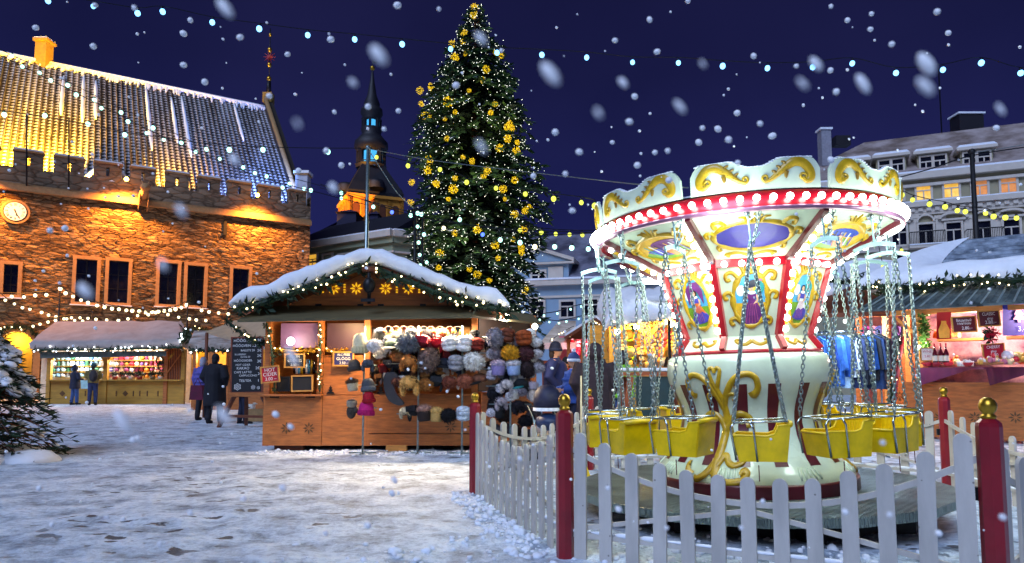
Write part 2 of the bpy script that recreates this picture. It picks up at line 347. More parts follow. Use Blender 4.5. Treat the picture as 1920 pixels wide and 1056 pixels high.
PURPLE = mat('violet_paint', '4a48b8', .35, var=.35, vs=9, col2='3a2fa0', coat=.2, bump=.3, bs=9, bd=.02)
pm = {k: mat('panel_paint_' + k, c, .35, var=.18, vs=16, coat=.3) for k, c in dict(sky='4fa8dc', teal='2c9aa0', sand='e0b02a', orange='d9722a', plum='6b2a74', violet='4a45b0', skin='e2b08c', dark='20203a', white='e6ecf2', leaf='6f9a1c', blue='2446b0', hair='3b2418', blond='e6c43c', pink='c05a8a').items()}
car = thing('swing_carousel', 'small chair swing carousel with lit round canopy, gold scrolls and yellow seats', 'carousel', CC)
PH0 = -35.4                                                          # azimuth of one canopy rib (0 = towards the camera)
def pol(r, a, z): a = R(a); return CC + V((r * math.sin(a), -r * math.cos(a), z))
p = MB(); n = 16
p.lathe([(0, .262), (1.66, .262)], TREAD, n, CC, a0=R(6), smooth=False); p.lathe([(1.66, .262), (1.665, .258), (1.665, .19)], TREAD, n, CC, a0=R(6), smooth=False)
p.lathe([(1.665, .19), (1.3, .18), (0, .18)], BLACK, n, CC, a0=R(6)); p.build('platform', car)
p = MB()
for a in range(0, 360, 45): p.box(pol(1.25, a, .08), (.16, .16, .2), BLACK)
p.lathe([(1.15, .18), (1.15, -.05)], BLACK, 24, CC); p.build('undercarriage', car)
DP = [(.735, 1.39), (.742, 1.3), (.728, 1.22), (.69, 1.12), (.645, 1.02), (.62, .93), (.618, .86), (.64, .76), (.69, .65), (.755, .55), (.83, .46), (.87, .42), (.885, .375)]
def drum_r(z):
    for (r0, z0), (r1, z1) in zip(DP, DP[1:]):
        if z0 >= z >= z1: return r0 + (r1 - r0) * (z0 - z) / (z0 - z1)
    return DP[0][0] if z > 1.3 else DP[-1][0]
d = MB(); d.lathe([(.66, 1.47), (.70, 1.455), (.725, 1.43)] + DP, CREAMP, 64, CC)
d.build('drum', car)
d = MB(); d.lathe([(.885, .375), (.91, .37), (.915, .355), (.915, .262)], MAROON, 64, CC); d.build('plinth', car)
for k in range(16):                                                  # maroon stripes down the drum
    a = PH0 + 12 + 22.5 * k; zs = [1.2 - .69 * i / 14 for i in range(15)]; vs = []
    st = MB()
    for z in zs:
        r = drum_r(z) + .004; wd = 3.9 + 2.1 * abs((.86 - z)) / .34 * .6
        vs += [pol(r, a - wd * .62 / r, z), pol(r, a + wd * .62 / r, z)]
    st.add(vs, [(2 * i, 2 * i + 1, 2 * i + 3, 2 * i + 2) for i in range(14)], MAROON, True); st.build('drum_stripe', car)
for k in range(8):                                                   # shell flutes low on the drum
    a = PH0 + 4 + 45 * k; fl = MB()
    for j in range(5):
        q = a + (j - 2) * 2.6; fl.tube([pol(drum_r(z) + .004, q + (j - 2) * (.5 - z) * 6, z) for z in (.5, .47, .44, .41)], [.006, .012, .014, .008], CREAMP, 6)
    fl.build('shell_moulding', car)
# big gold scroll on the drum
def drum_frame(a0): return lambda u, v, h=0: (lambda w_: pol(drum_r(w_) + .006 + h * .55, a0 + math.degrees(u / max(.5, drum_r(w_))), w_))(.36 + (v - .36) * 1.06)
def scroll(mb, pts, w0, w1, fr, h, m, curl=True):
    pp = path2(pts, 7); k = len(pp); ws = [w0 + (w1 - w0) * i / (k - 1) for i in range(k)]
    mb.ribbon(pp, ws, fr, h, m)
def drum_scroll(a0):
    fr = drum_frame(a0); g = MB()
    scroll(g, [(0, .44), (.0, .55), (.025, .7), (.045, .85), (.035, 1.0), (.0, 1.12)], .04, .026, fr, .035, GOLDP)
    for s in (-1, 1):
        scroll(g, [(.03, .95), (.03 + s * .05, 1.08), (.03 + s * .14, 1.2), (.03 + s * .24, 1.235), (.03 + s * .31, 1.2), (.03 + s * .315, 1.12), (.03 + s * .27, 1.06), (.03 + s * .25, 1.09)], .026, .026, fr, .04, GOLDP)
        scroll(g, [(.0, 1.1), (s * .035, 1.2), (s * .05, 1.27), (s * .02, 1.29), (s * .0, 1.25)], .02, .014, fr, .03, GOLDP)
        scroll(g, [(.03, .98), (.03 + s * .05, 1.06), (.03 + s * .11, 1.07), (.03 + s * .12, 1.03), (.03 + s * .09, 1.02)], .016, .016, fr, .035, GOLDP)
        scroll(g, [(.04, .78), (.04 + s * .05, .87), (.04 + s * .12, .91), (.04 + s * .19, .88), (.04 + s * .2, .83), (.04 + s * .165, .82)], .028, .026, fr, .045, GOLDP)
    scroll(g, [(.0, .5), (.06, .58), (.1, .53), (.15, .51), (.21, .53), (.225, .56)], .03, .018, fr, .04, GOLDP)
    scroll(g, [(-.01, .56), (-.005, .47), (.05, .4), (.14, .385), (.24, .405), (.27, .45), (.24, .475), (.215, .45)], .036, .024, fr, .045, GOLDP)
    scroll(g, [(.0, .55), (-.06, .46), (-.12, .41), (-.16, .4), (-.15, .43)], .034, .022, fr, .04, GOLDP)
    scroll(g, [(-.2, .42), (-.26, .45), (-.27, .5), (-.24, .51)], .03, .02, fr, .04, GOLDP)
    g.build('drum_scroll', car)
for k in range(3): drum_scroll(-40 + 120 * k)
d = MB(); d.lathe([(.56, 1.5), (.655, 1.5), (.675, 1.492), (.68, 1.478), (.672, 1.466), (.65, 1.46)], RED, 48, CC); d.build('collar', car)
# column and canopy panels on an octagon
ring = lambda r, k, z: pol(r, PH0 + 45 * k, z)
LV = [(1.36, 2.57), (.785, 2.27), (.57, 1.62), (.655, 1.5)]
def face(k, i):
    (r0, z0), (r1, z1) = LV[i], LV[i + 1]; a, b, c2, d2 = ring(r0, k, z0), ring(r0, k + 1, z0), ring(r1, k + 1, z1), ring(r1, k, z1)
    top, bot = (a + b) / 2, (c2 + d2) / 2; o = (top + bot) / 2; e1 = (b - a); e2 = top - bot
    return (a, b, c2, d2), frame(o, e1, e2), (a - b).length, (c2 - d2).length, e2.length
def lady(g, fr, s, dress, top, hair, hat=None, lean=0.0):       # a painted lady, layers of flat colour
    P = lambda pts, m, h: g.prism([(x * s + y * s * lean, y * s) for x, y in pts], fr, h - .002, h, m)
    P([(-.34, -.6), (-.52, -.88), (-.3, -.96), (-.1, -1.0), (.15, -.97), (.4, -.9), (.62, -.78), (.44, -.55), (.24, -.28), (.12, -.06), (-.1, -.06), (-.2, -.3)], dress, .010)
    P([(-.3, -.56), (-.2, -.25), (-.1, .0), (.12, .0), (.25, -.25), (.42, -.55), (.2, -.42), (.02, -.52), (-.14, -.44)], top, .012)
    P([(-.13, -.02), (-.17, .2), (-.08, .28), (.1, .28), (.17, .18), (.12, -.02)], dress, .013)
    P([(-.17, .2), (-.3, .12), (-.3, -.1), (-.22, -.18), (-.2, -.05), (-.14, .08)], pm['skin'], .014)
    P([(.15, .2), (.26, .1), (.2, -.12), (.05, -.18), (.16, -.02)], pm['skin'], .014)
    P(ell(0, .26, .15, .07, 10), pm['white'], .015)
    P(ell(.01, .44, .13, .15, 12), hair, .015); P(ell(-.01, .42, .07, .098, 12), pm['skin'], .017)
    P(ell(-.03, .44, .014, .01, 6), pm['dark'], .0185); P(ell(.035, .44, .014, .01, 6), pm['dark'], .0185); P(ell(0, .365, .025, .01, 6), pm['pink'], .0185)
    if hat: P([(x, y + .25 * x) for x, y in ell(0, .55, .3, .1, 14)], hat, .018); P([(x, y + .25 * x) for x, y in ell(.02, .63, .15, .11, 12)], hat, .019); P([(.1, .66), (.3, .78), (.42, .7), (.3, .7)], pm['pink'], .0195)
    for i in range(5): g.ribbon(path2([(x * s, y * s) for x, y in ((-.1 + i * .05, -.15), (-.16 + i * .08, -.5), (-.22 + i * .11, -.9))], 5), [.0035 * s * 2] * 11, lambda u, v, h=0: fr(u, v, .013 + h), .002, pm['pink'])
def oval_frame(g, fr, rx, ry, crest=True):
    pts = ell(0, 0, rx, ry, 40); pts.append(pts[0]); g.ribbon(pts, [.022 + .008 * math.sin(i * 1.3) for i in range(41)], fr, .02, GOLDP)
    for s in (-1, 1):
        for (x, y), q in (((rx * .72, ry * .8), 1), ((rx * .95, ry * .1), .8), ((rx * .6, -ry * .85), .8)):
            c = [(s * x, y), (s * (x + .05 * q), y + .05 * q), (s * (x + .1 * q), y + .03 * q), (s * (x + .09 * q), y - .02 * q), (s * (x + .06 * q), y - .01 * q)]
            pp = path2(c, 6); g.ribbon(pp, [.017] * len(pp), fr, .022, GOLDP)
    if crest:
        for x in (-.09, -.045, 0, .045, .09): g.ribbon(path2([(x * .6, ry), (x * .9, ry + .05), (x * 1.4, ry + .1 - abs(x) * .5)], 6), [.018 * (1 - .7 * i / 12) for i in range(13)], fr, .02, GOLDP)
vis_bulbs, far_bulbs = [], []
for k in range(8):
    am = PH0 + 45 * k + 22.5; near = abs((am + 18 + 180) % 360 - 180) < 110
    q, fr, wa, wb, ln = face(k, 0)
    m = MB(); m.quad(q[0], q[3], q[2], q[1], CREAMP)
    cn = [(x + V((0, 0, .02))) for x in q]; m.quad(cn[1], cn[2], cn[3], cn[0], WHITEP)
    cp_ = m.build('canopy_panel', car)
    fr_d = frame(sum(q, V()) / 4, q[1] - q[0], sum(q[2:], V()) / 2 - sum(q[:2], V()) / 2)     # local frame whose normal points down and out
    if fr_d(0, 0, 1).z > fr_d(0, 0, 0).z: f0 = fr_d; fr_d = lambda u, v, h=0, f0=f0: f0(u, v, -h)
    if near:
        g = MB(); kk = k % 8
        if k == 0:
            g.prism([(x * (1 + .06 * math.cos(4 * math.atan2(y, x))), y) for x, y in ell(0, -.015, .3, .155, 36)], fr_d, 0, .006, PURPLE)
        else:
            g.prism(ell(0, -.015, .29, .165, 30), fr_d, 0, .005, pm['sand'] if k % 2 else pm['sky'])
            g.prism(ell(-.02, .06, .25, .08, 20), fr_d, .005, .008, pm['leaf'] if k % 2 else pm['sand'])
            g.prism(ell(.05, -.07, .17, .05, 16), fr_d, .005, .009, pm['plum'] if k != 1 else pm['blue'])
            g.prism([(-.22, .0), (-.05, -.03), (.2, .06), (.1, .1), (-.1, .08)], fr_d, .008, .011, pm['violet'] if k != 1 else pm['blue'])
            g.prism([(-.02, .02), (.08, .0), (.2, .09), (.05, .1)], fr_d, .011, .014, pm['orange']); g.prism(ell(.02, -.01, .035, .03, 10), fr_d, .012, .016, pm['skin'])
            for i in range(7): g.ribbon(path2([(-.2 + i * .06, -.08), (-.16 + i * .06, 0), (-.12 + i * .06, .07)], 5), [.007] * 11, lambda u, v, h=0, f=fr_d: f(u, v, .012 + h), .003, pm[('teal', 'white', 'hair', 'plum', 'sand', 'white', 'violet')[i]])
        oval_frame(g, lambda u, v, h=0, f=fr_d: f(u, -v - .015, h), .31, .175)
        for s in (-1, 1):
            pp = path2([(s * .02, .235), (s * .12, .2), (s * .2, .22), (s * .17, .245)], 6); g.ribbon(pp, [.018] * len(pp), fr_d, .016, GOLDP)
        g.build('canopy_painting', car)
    q, fr, wa, wb, ln = face(k, 1); m = MB(); m.quad(q[0], q[1], q[2], q[3], CREAMP); m.build('column_panel', car)
    fo = fr if (fr(0, 0, 1) - CC).to_2d().length > (fr(0, 0, 0) - CC).to_2d().length else (lambda u, v, h=0, f=fr: f(u, v, -h))
    if near:
        g = MB(); g.prism(ell(0, -.01, .135, .235, 30), fo, 0, .004, pm['sky']); g.prism([(x, min(y, -.04)) for x, y in ell(0, -.01, .13, .228, 30)], fo, .004, .006, pm['sand'] if k % 2 == 0 else pm['leaf'])
        g.prism(ell(.07, .1, .05, .06, 10), fo, .004, .008, pm['teal']); g.prism(ell(-.08, .07, .04, .05, 10), fo, .004, .007, pm['white'])
        if k == 0: lady(g, lambda u, v, h=0: fo(u + .01, v - .01, h), .235, pm['plum'], pm['plum'], pm['blond'], pm['dark'])
        elif k == 7: g.prism([(-.09, -.02), (-.1, .13), (-.03, .19), (.06, .19), (.1, .1), (.08, -.02), (.03, .1), (-.04, .1)], fo, .008, .009, pm['plum']); lady(g, fo, .2, pm['violet'], pm['orange'], pm['hair'], None)
        else: lady(g, fo, .2, pm['violet'], pm['white'], pm['dark'], None, -.1)
        oval_frame(g, lambda u, v, h=0: fo(u, v - .01, h), .145, .24); g.build('column_painting', car)
    q, fr, wa, wb, ln = face(k, 2); m = MB(); m.quad(q[0], q[1], q[2], q[3], CREAMP); m.build('column_skirt', car)
    fo2 = fr if fr(0, 0, 1).z > fr(0, 0, 0).z else (lambda u, v, h=0, f=fr: f(u, v, -h))
    if near:
        g = MB()
        for s in (-1, 1): pp = path2([(0, .02), (s * .06, -.02), (s * .12, .0), (s * .13, .03), (s * .1, .03)], 6); g.ribbon(pp, [.02 - .008 * i / len(pp) for i in range(len(pp))], fo2, .012, GOLDP)
        g.build('skirt_scroll', car)
    # red ribs along the octagon edges
    rb = MB(); pr = [ring(r, k, z) for r, z in LV]; t = V((math.cos(R(PH0 + 45 * k)), math.sin(R(PH0 + 45 * k)), 0))
    out = V((math.sin(R(PH0 + 45 * k)), -math.cos(R(PH0 + 45 * k)), 0))
    offs = [V((0, 0, -.02)), out * .012 + V((0, 0, -.012)), out * .018, out * .02]
    for i in range(3): rb.bar(pr[i] + offs[i], pr[i + 1] + offs[i + 1], .045, .05, RED if i else MAROON, up=t.cross(pr[i + 1] - pr[i]).normalized())
    rb.build('rib', car)
    side = 1 if math.sin(R(PH0 + 45 * k + 13)) > 0 else -1
    bl = []
    for i in range(5): u = (i + .8) / 5.6; bl.append(pr[0].lerp(pr[1], u) + t * side * .06 + V((0, 0, -.045)))
    for i in range(7): u = (i + .45) / 7; bl.append(pr[1].lerp(pr[2], u) + t * side * .052 + out * .03)
    q0, q1 = ring(.785, k, 2.27), ring(.785, k + 1, 2.27); bo = V((math.sin(R(am)), -math.cos(R(am)), 0))
    for i in range(4): bl.append(q0.lerp(q1, (i + .6) / 4.2) + bo * .035 + V((0, 0, -.035)))
    tr = MB(); tr.bar(q0 + bo * .008 + V((0, 0, -.025)), q1 + bo * .008 + V((0, 0, -.025)), .03, .07, RED); tr.build('inner_trim', car)
    wt = MB()                                                           # white ticks between the bulbs of a rib
    for i in range(7): c_ = pr[1].lerp(pr[2], (i + .95) / 7) + t * side * .03 + out * .014; wt.box(c_, (.03, .03, .035), RED)
    wt.build('rib_trim', car)
    (vis_bulbs if near else far_bulbs).extend(bl)
rm = MB(); rm.lathe([(1.33, 2.55), (1.38, 2.545), (1.40, 2.555), (1.40, 2.575), (1.385, 2.58)], mat('rim_lip', '9a6a8a', .3, metal=.4, coat=.5), 72, CC)
rm.lathe([(1.385, 2.58), (1.372, 2.70), (1.33, 2.712)], RED, 72, CC); rm.build('rim', car)
for i in range(72):
    a = -18 + 5 * i; pt = pol(1.412, a, 2.638)
    (vis_bulbs if abs((a + 18 + 180) % 360 - 180) < 104 else far_bulbs).append(pt)
vis_bulbs.sort(key=lambda q: (q - V((0, 0, H))).length)
far_bulbs += vis_bulbs[100:]; vis_bulbs = vis_bulbs[:100]
bm = MB(); bm.ball((0, 0, 0), .028, BULB, 10, 7); b0 = bm.build('bulb', car, False); b0.location = vis_bulbs[0] - CC
for q in vis_bulbs[1:]:
    c = b0.copy(); C.objects.link(c); c.location = q - CC
fb = MB()
for q in far_bulbs: fb.ball(q, .031, BULB, 8, 5)
tag(fb.build('bulb', car), 'remaining lit bulbs of the carousel', None, kind='stuff')
rf = MB(); rf.lathe([(0, 2.9), (.5, 2.86), (1.33, 2.71)], WHITEP, 48, CC); rf.lathe([(0, 2.93), (.5, 2.9), (1.25, 2.76), (1.3, 2.735)], SNOW, 48, CC); rf.build('roof', car)
# crown boards with mirrored scrolls
for k in range(8):
    a0, a1 = PH0 + 45 * k + 1.5, PH0 + 45 * (k + 1) - 1.5; A, B = pol(1.36, a0, 2.715), pol(1.36, a1, 2.715); wd = (B - A).length; bo = V((math.sin(R((a0 + a1) / 2)), -math.cos(R((a0 + a1) / 2)), 0))
    bulge = lambda u: bo * (.075 * (1 - (2 * u / wd) ** 2))
    f0 = frame((A + B) / 2, B - A, (UP + bo * .08)); fr = lambda u, v, h=0, f0=f0, bulge=bulge: f0(u, v, h) + bulge(u)
    hw = wd / 2; N = 40; tops = []
    for i in range(N + 1):
        x = -hw + wd * i / N; ax = abs(x) / hw
        y = .235 if ax > .42 else .178 + .057 * (1 - math.cos(math.pi * min(1, max(0, (ax - .08) / .34)))) / 2
        if ax > .84: y -= .085 * ((ax - .84) / .16) ** 2.2
        tops.append((x, y))
    mb = MB(); vs = [fr(x, 0, .012) for x, y in tops] + [fr(x, y, .012) for x, y in tops] + [fr(x, y, -.012) for x, y in tops] + [fr(x, 0, -.012) for x, y in tops]
    n = N + 1; mb.add(vs, [(j * n + i, j * n + i + 1, (j + 1) * n + i + 1, (j + 1) * n + i) for j in range(3) for i in range(N)], CREAMP, False)
    mb.add([vs[0], vs[n], vs[2 * n], vs[3 * n]], [(0, 1, 2, 3)], CREAMP); mb.add([vs[n - 1], vs[2 * n - 1], vs[3 * n - 1], vs[4 * n - 1]], [(3, 2, 1, 0)], CREAMP)
    mb.build('crown_board', car)
    if abs(((a0 + a1) / 2 + 18 + 180) % 360 - 180) < 112:
        g = MB(); ff = lambda u, v, h=0, fr=fr: fr(u, v, .014 + h)
        for s in (-1, 1):
            X = lambda pts: [(s * hw * x, y) for x, y in pts]
            pp = path2(X([(.73, .075), (.79, .055), (.85, .075), (.84, .13), (.74, .19), (.6, .2), (.46, .16), (.36, .12), (.24, .075), (.14, .06)]), 7); k_ = len(pp)
            g.ribbon(pp, [.016 + .021 * math.sin(math.pi * min(1, i / k_ * 1.15)) for i in range(k_)], ff, .016, GOLDP)
            sc = spiral((s * hw * .73, .085), .034, .008, R(-60 if s > 0 else 240), R(330 if s > 0 else -150), 16); g.ribbon(sc, [.012] * len(sc), ff, .018, GOLDP)
            sc = spiral((s * hw * .16, .088), .03, .006, R(-90), R(-90 - s * 330), 16); g.ribbon(sc, [.011] * len(sc), ff, .018, GOLDP)
            for x, y, dx, dy in ((.5, .16, -.1, .05), (.42, .13, -.1, .045), (.34, .1, -.09, .04), (.48, .13, -.02, -.05)):
                pp = path2(X([(x, y), (x + dx * .5, y + dy * .8), (x + dx, y + dy)]), 6); g.ribbon(pp, [.02 * (1 - .8 * i / len(pp)) for i in range(len(pp))], ff, .016, GOLDD)
        g.build('crown_scroll', car)
        sn = MB()                                                  # a crust of snow along the top edge
        for i in range(2, N - 2):
            x, y = tops[i]; sn.ball(fr(x, y + .004, 0), (.022, .02, random.uniform(.005, .009)), SNOW, 7, 5)
        sn.build('snow_crust', car)
# ---- swing seats
LBLUE = mat('pale_blue_steel', '9cc4c8', .35, var=.08, coat=.2)
def chain(mb, a, b, m, L=.046, r=.0046, wd=.0112):
    a, b = V(a), V(b); n = max(2, int((b - a).length / (L * .72))); t = (b - a).normalized(); x = t.orthogonal().normalized(); y = t.cross(x)
    for i in range(n):
        c = a.lerp(b, (i + .5) / n); s = x if i % 2 else y; hl = L / 2 - wd
        pts = [c + t * (hl + wd * math.sin(R(q))) + s * wd * math.cos(R(q)) for q in (0, 60, 120, 180)] + [c - t * (hl + wd * math.sin(R(q))) - s * wd * math.cos(R(q)) for q in (0, 60, 120, 180)]
        mb.tube(pts, r, m, 5, closed=True)
def sc_(mb): mb.v = [(x * .88, y * .88, .95 + (z - .95) * .9) for x, y, z in mb.v]
def seat():
    o = thing('swing_seat', None, None); o.parent = car; del_ = [k for k in o.keys()]
    tb = MB(); side = [(-.2, 0), (.17, 0), (.215, .2), (.19, .215), (-.06, .205), (-.12, .225), (-.15, .29), (-.24, .3)]; hw = .17
    for s in (-1, 1):
        fr = frame((0, s * hw, .62), (1, 0, 0), (0, 0, 1)); tb.prism(side, fr, -.006, .006, YELLOW)
        tb.tube([fr(u, v, 0) for u, v in side[2:]], .011, YELLOW, 6)
    bx = lambda a, b, t: tb.bar((a[0], 0, .62 + a[1]), (b[0], 0, .62 + b[1]), 2 * hw - .008, t, YELLOW)
    bx((-.2, .004), (.17, .004), .012); bx((.172, .0), (.216, .2), .012); bx((-.2, .0), (-.24, .3), .012)
    for i in range(9): y = -hw + .03 + i * (2 * hw - .06) / 8; tb.tube([(-.2, y, .64), (-.228, y, .9)], .006, YELLOW, 5)
    tb.tube([(.216, -hw, .82), (.216, hw, .82)], .012, YELLOW, 8); tb.tube([(-.242, -hw, .92), (-.25, 0, .925), (-.242, hw, .92)], .022, YELLOW, 8)
    sc_(tb); tb.build('tub', o, False)
    fm = MB(); z = .95
    for s in (-1, 1):
        fm.tube([(-.22, s * .19, z), (.2, s * .19, z - .01)], .0085, CHROME, 7)
        fm.tube([(.2, s * .19, z - .01), (.235, s * .19, z - .05), (.2, s * .19, .63)], .0095, CHROME, 7)
        fm.tube([(.08, s * .195, z), (.05, s * .2, z - .06), (.03, s * .19, .62)], .0095, CHROME, 7)
    fm.tube([(.2, -.19, z - .01), (.225, 0, z - .01), (.2, .19, z - .01)], .0085, CHROME, 7); fm.tube([(-.22, -.19, z), (-.22, .19, z)], .0085, CHROME, 7)
    fm.tube([(.12, -.19, z - .012), (.15, 0, z - .03), (.12, .19, z - .012)], .0085, CHROME, 7)
    sc_(fm); fm.build('safety_frame', o, False)
    hb = MB(); pts = [(0, -.17 + .34 * i / 12, 2.29 + .035 * math.sin(math.pi * i / 12)) for i in range(13)]
    for i in range(12): hb.bar(pts[i], pts[i + 1], .014, .034, LBLUE, up=UP)
    hb.build('hanger_bar', o, False)
    hk = MB(); hk.tube([(.01, 0, 2.56), (0, 0, 2.5), (-.01, 0, 2.32)], .0085, LBLUE, 6); hk.tube([(.0, .0, 2.5), (-.05, .02, 2.53), (-.07, .03, 2.5)], .006, LBLUE, 6)
    hk.tube([(-.01, 0, 2.33), (-.05, 0, 2.36), (-.08, 0, 2.4)], .007, LBLUE, 6); hk.ball((.01, 0, 2.555), .024, STEEL, 8, 6); hk.build('hook', o, False)
    for sy, sxx in ((-1, -1), (-1, 1), (1, -1), (1, 1)):
        cm = MB(); chain(cm, (0, sy * .16, 2.285), (sxx * .185, sy * .17, .955), STEEL); cm.build('chain', o, False)
    cm = MB(); chain(cm, (-.09, .03, 2.56), (-.02, 0, 2.3), STEEL); cm.build('chain', o, False)
    cd = MB(); cd.tube([(.02, .1, .62), (.02, .1, .5)], .004, MAROON, 5); cd.build('strap', o, False)
    return o
s0 = seat()
for i in range(14):
    a = -12.6 + 25.714 * i; o = s0 if i == 0 else copy_tree(s0, car)
    o.scale = (1, 1, 1); o.location = pol(1.305, a, 0) - CC + V((-.07, 0, 0)); o.location.z = random.uniform(-.015, .015)
    # local +x faces the way of travel (towards smaller azimuth), local +y points to the axis
    o.rotation_euler = (0, 0, R(a) + math.pi + random.uniform(-.12, .12))

for k in range(8): light('bulb_glow', 'POINT', pol(.98, PH0 + 45 * k + 22.5, 2.1), 4.2, 'f4fff2', .22)
for k in range(6): light('bulb_glow', 'POINT', pol(1.56, PH0 + 60 * k + 10, 2.45), 13, 'ecfff6', .2)
car.rotation_euler = (0, R(-1.5), 0)                                  # the ride stands a little out of plumb on the packed snow
# ---------------------------------------------------------------- garlands
GLOW = mat('fairy_light', 'ffe9b0', .3, var=0, emit=4, ecol='ffe7a8', sample=False)
GLOWW = mat('fairy_light_white', 'eef6ff', .3, var=0, emit=4, ecol='e8f4ff', sample=False)
GLOWY = mat('fairy_light_yellow', 'ffd84a', .3, var=0, emit=2, ecol='ffd040', sample=False)
FIR2 = mat('garland_fir', '16301a', .7, var=.5, vs=14)
TINSEL = mat('gold_tinsel', 'a87b1e', .35, metal=.5, var=.4, vs=40)
def needles(mb, c, t, r, n, m, ln=None):
    for _ in range(n):
        d = V((random.gauss(0, 1), random.gauss(0, 1), random.gauss(0, 1))).normalized(); d = (d + t * random.uniform(-.3, .8)).normalized()
        l = (ln or r) * random.uniform(.6, 1.25); s = d.orthogonal().normalized(); s = (Matrix.Rotation(random.uniform(0, 6.28), 3, d) @ s) * l * random.uniform(.1, .2)
        b = c + V((random.uniform(-1, 1), random.uniform(-1, 1), random.uniform(-1, 1))) * r * .25
        mb.add([b - s * .4, b + d * l * .5 + s, b + d * l, b + d * l * .5 - s], [(0, 1, 2, 3)], m)
def garland(name, label, pts, r=.12, dens=60, lights=8, m=None, lm=None, ls=.014, group=None, parent=None, per=24):
    pp = smooth_path(pts, 8); mb = MB(); mb.tube(pp, r * .25, m or FIR2, 5); lg = MB(); L = 0
    for a, b in zip(pp, pp[1:]):
        L += (b - a).length; t = (b - a).normalized()
        for _ in range(max(1, int((b - a).length * dens / 8))):
            c = a.lerp(b, random.random()) + V((random.gauss(0, 1), random.gauss(0, 1), random.gauss(0, 1))) * r * .25
            needles(mb, c, t, r, 8, m or FIR2)
        for _ in range(int((b - a).length * lights + random.random())):
            d = V((random.gauss(0, 1), -abs(random.gauss(0, 1.2)) - .4, random.gauss(0, 1))).normalized(); lg.ball(a.lerp(b, random.random()) + d * r * .85, ls * random.uniform(.7, 1.2), lm or GLOW, 6, 4)
    loc = pp[0]
    o = mb.build(name, parent, loc=loc) if parent is None else mb.build(name, parent)
    if parent is None: tag(o, label, 'garland', group)
    if lg.v:
        k = MB(); k.v = [(v[0] - loc.x, v[1] - loc.y, v[2] - loc.z) for v in lg.v] if parent is None else lg.v; k.f = lg.f; k.mi = lg.mi; k.sm = lg.sm; k.mats = lg.mats
        if parent is None: tag(k.build('fairy_lights', o, False), None, None, kind='stuff')
        else: k.build('fairy_lights', parent)
    return o
# ---------------------------------------------------------------- snow on a pitched roof seen from the front
def snow_sheet(edge, depth, thick, over=.06, seg=10):      # edge: points along the front edge of the roof; depth: vector to the back edge
    mb = MB(); k = len(edge); depth = V(depth); prof = []
    for i in range(seg + 1):
        a = math.pi / 2 * i / seg; prof.append((-over - thick * .55 * math.sin(a * 2) * .5 - (thick * .45) * math.cos(a) * .6, thick * math.sin(a)))
    vs = []
    for i, p in enumerate(edge):
        p = V(p); n1 = noise.noise(p * 1.7) * .3 + noise.noise(p * 5) * .2 + noise.noise(p * 13) * .12; ends = min(1, .35 + min(i, k - 1 - i) / 3)
        row = [(0, -.02)] + prof
        for y, z in row: vs.append(p + depth.normalized() * y + UP * z * (1 + n1) * ends)
        for j in range(1, 9): q = j / 8; vs.append(p + depth * q + UP * (thick * (1 + n1 + noise.noise(p + depth * q * 1.3) * .2) * ends if j < 8 else 0))
    n = seg + 10
    mb.add(vs, [(i * n + j, (i + 1) * n + j, (i + 1) * n + j + 1, i * n + j + 1) for i in range(k - 1) for j in range(n - 1)], SNOW, True)
    mb.add([vs[j] for j in range(n)], [tuple(range(n))], SNOW); mb.add([vs[(k - 1) * n + j] for j in range(n)], [tuple(range(n - 1, -1, -1))], SNOW)
    return mb
# ---------------------------------------------------------------- hat stall
YS = 12.0
def s(x, y, d=YS): return W(x, y, d)
FLAP = mat('grey_green_flap', '59533a', .6, var=.2, vs=3, st=(1, 6, 1), bump=.1)
BLINDP = mat('purple_blind', '74506e', .5, var=.12, vs=3)
BLINDD = mat('dark_plum_blind', '3a2436', .5, var=.12, vs=3)
CUTOUT = mat('lit_cutout', 'e8b020', .5, var=0, emit=.45, ecol='ffc21e')
HINGE = mat('iron_hinge', '15120f', .5, metal=.4, var=.1)
B0 = s(495, 838); z0 = .1; ztop = s(600, 574).z; xl, xr = s(495, 800).x, s(897, 800).x
hs = thing('market_stall', 'larch wood hat stall with thick snow on its gable roof and snowflake cutouts', 'market stall', (xl, YS, 0))
Q = V((.42, 13.9, 0)); Pc = V((xr, YS, 0)); wd = (Q - Pc).normalized(); wn = V((wd.y, -wd.x, 0))
m = MB(); YB = 14.6
m.box(((xl + xr) / 2, (YS + YB) / 2, z0 + .04), (xr - xl - .04, YB - YS - .04, .08), WOODD); m.box(((xl + .4), YS + .2, .05), (.5, .2, .1), WOODD); m.box((xr - 1.4, YS + .05, .05), (.35, .2, .1), WOODL); m.build('floor', hs)
zc = s(550, 740).z
zb = s(550, 836).z
def panel_board(x0, x1, y0, y1, dy=0, mm=None, name='front_board'):
    a, b = s(x0, y1), s(x1, y0); b_ = MB(); b_.box(((a.x + b.x) / 2, YS + dy, (a.z + b.z) / 2), (b.x - a.x - .012, .045, b.z - a.z - .01), mm or WOOD); return b_.build(name, hs, bev=.004)
panel_board(495, 603, 741, 836); panel_board(603, 690, 741, 836); panel_board(690, 897, 741, 813); panel_board(690, 897, 813.5, 836); panel_board(605, 690, 666, 741, .004)
m = MB()
for x in (505, 603, 690, 890): a = s(x, 572); m = MB(); m.box((a.x, YS + .03, (a.z + zb) / 2), (.1, .1, a.z - zb), WOOD); m.build('post', hs, bev=.004)
m = MB()
m.bar(s(495, 741) + V((0, -.04, 0)), s(606, 741) + V((0, -.04, 0)), .2, .035, WOODH); m.bar(s(690, 741) + V((0, .1, 0)), s(897, 741) + V((0, .1, 0)), .25, .035, WOODH)
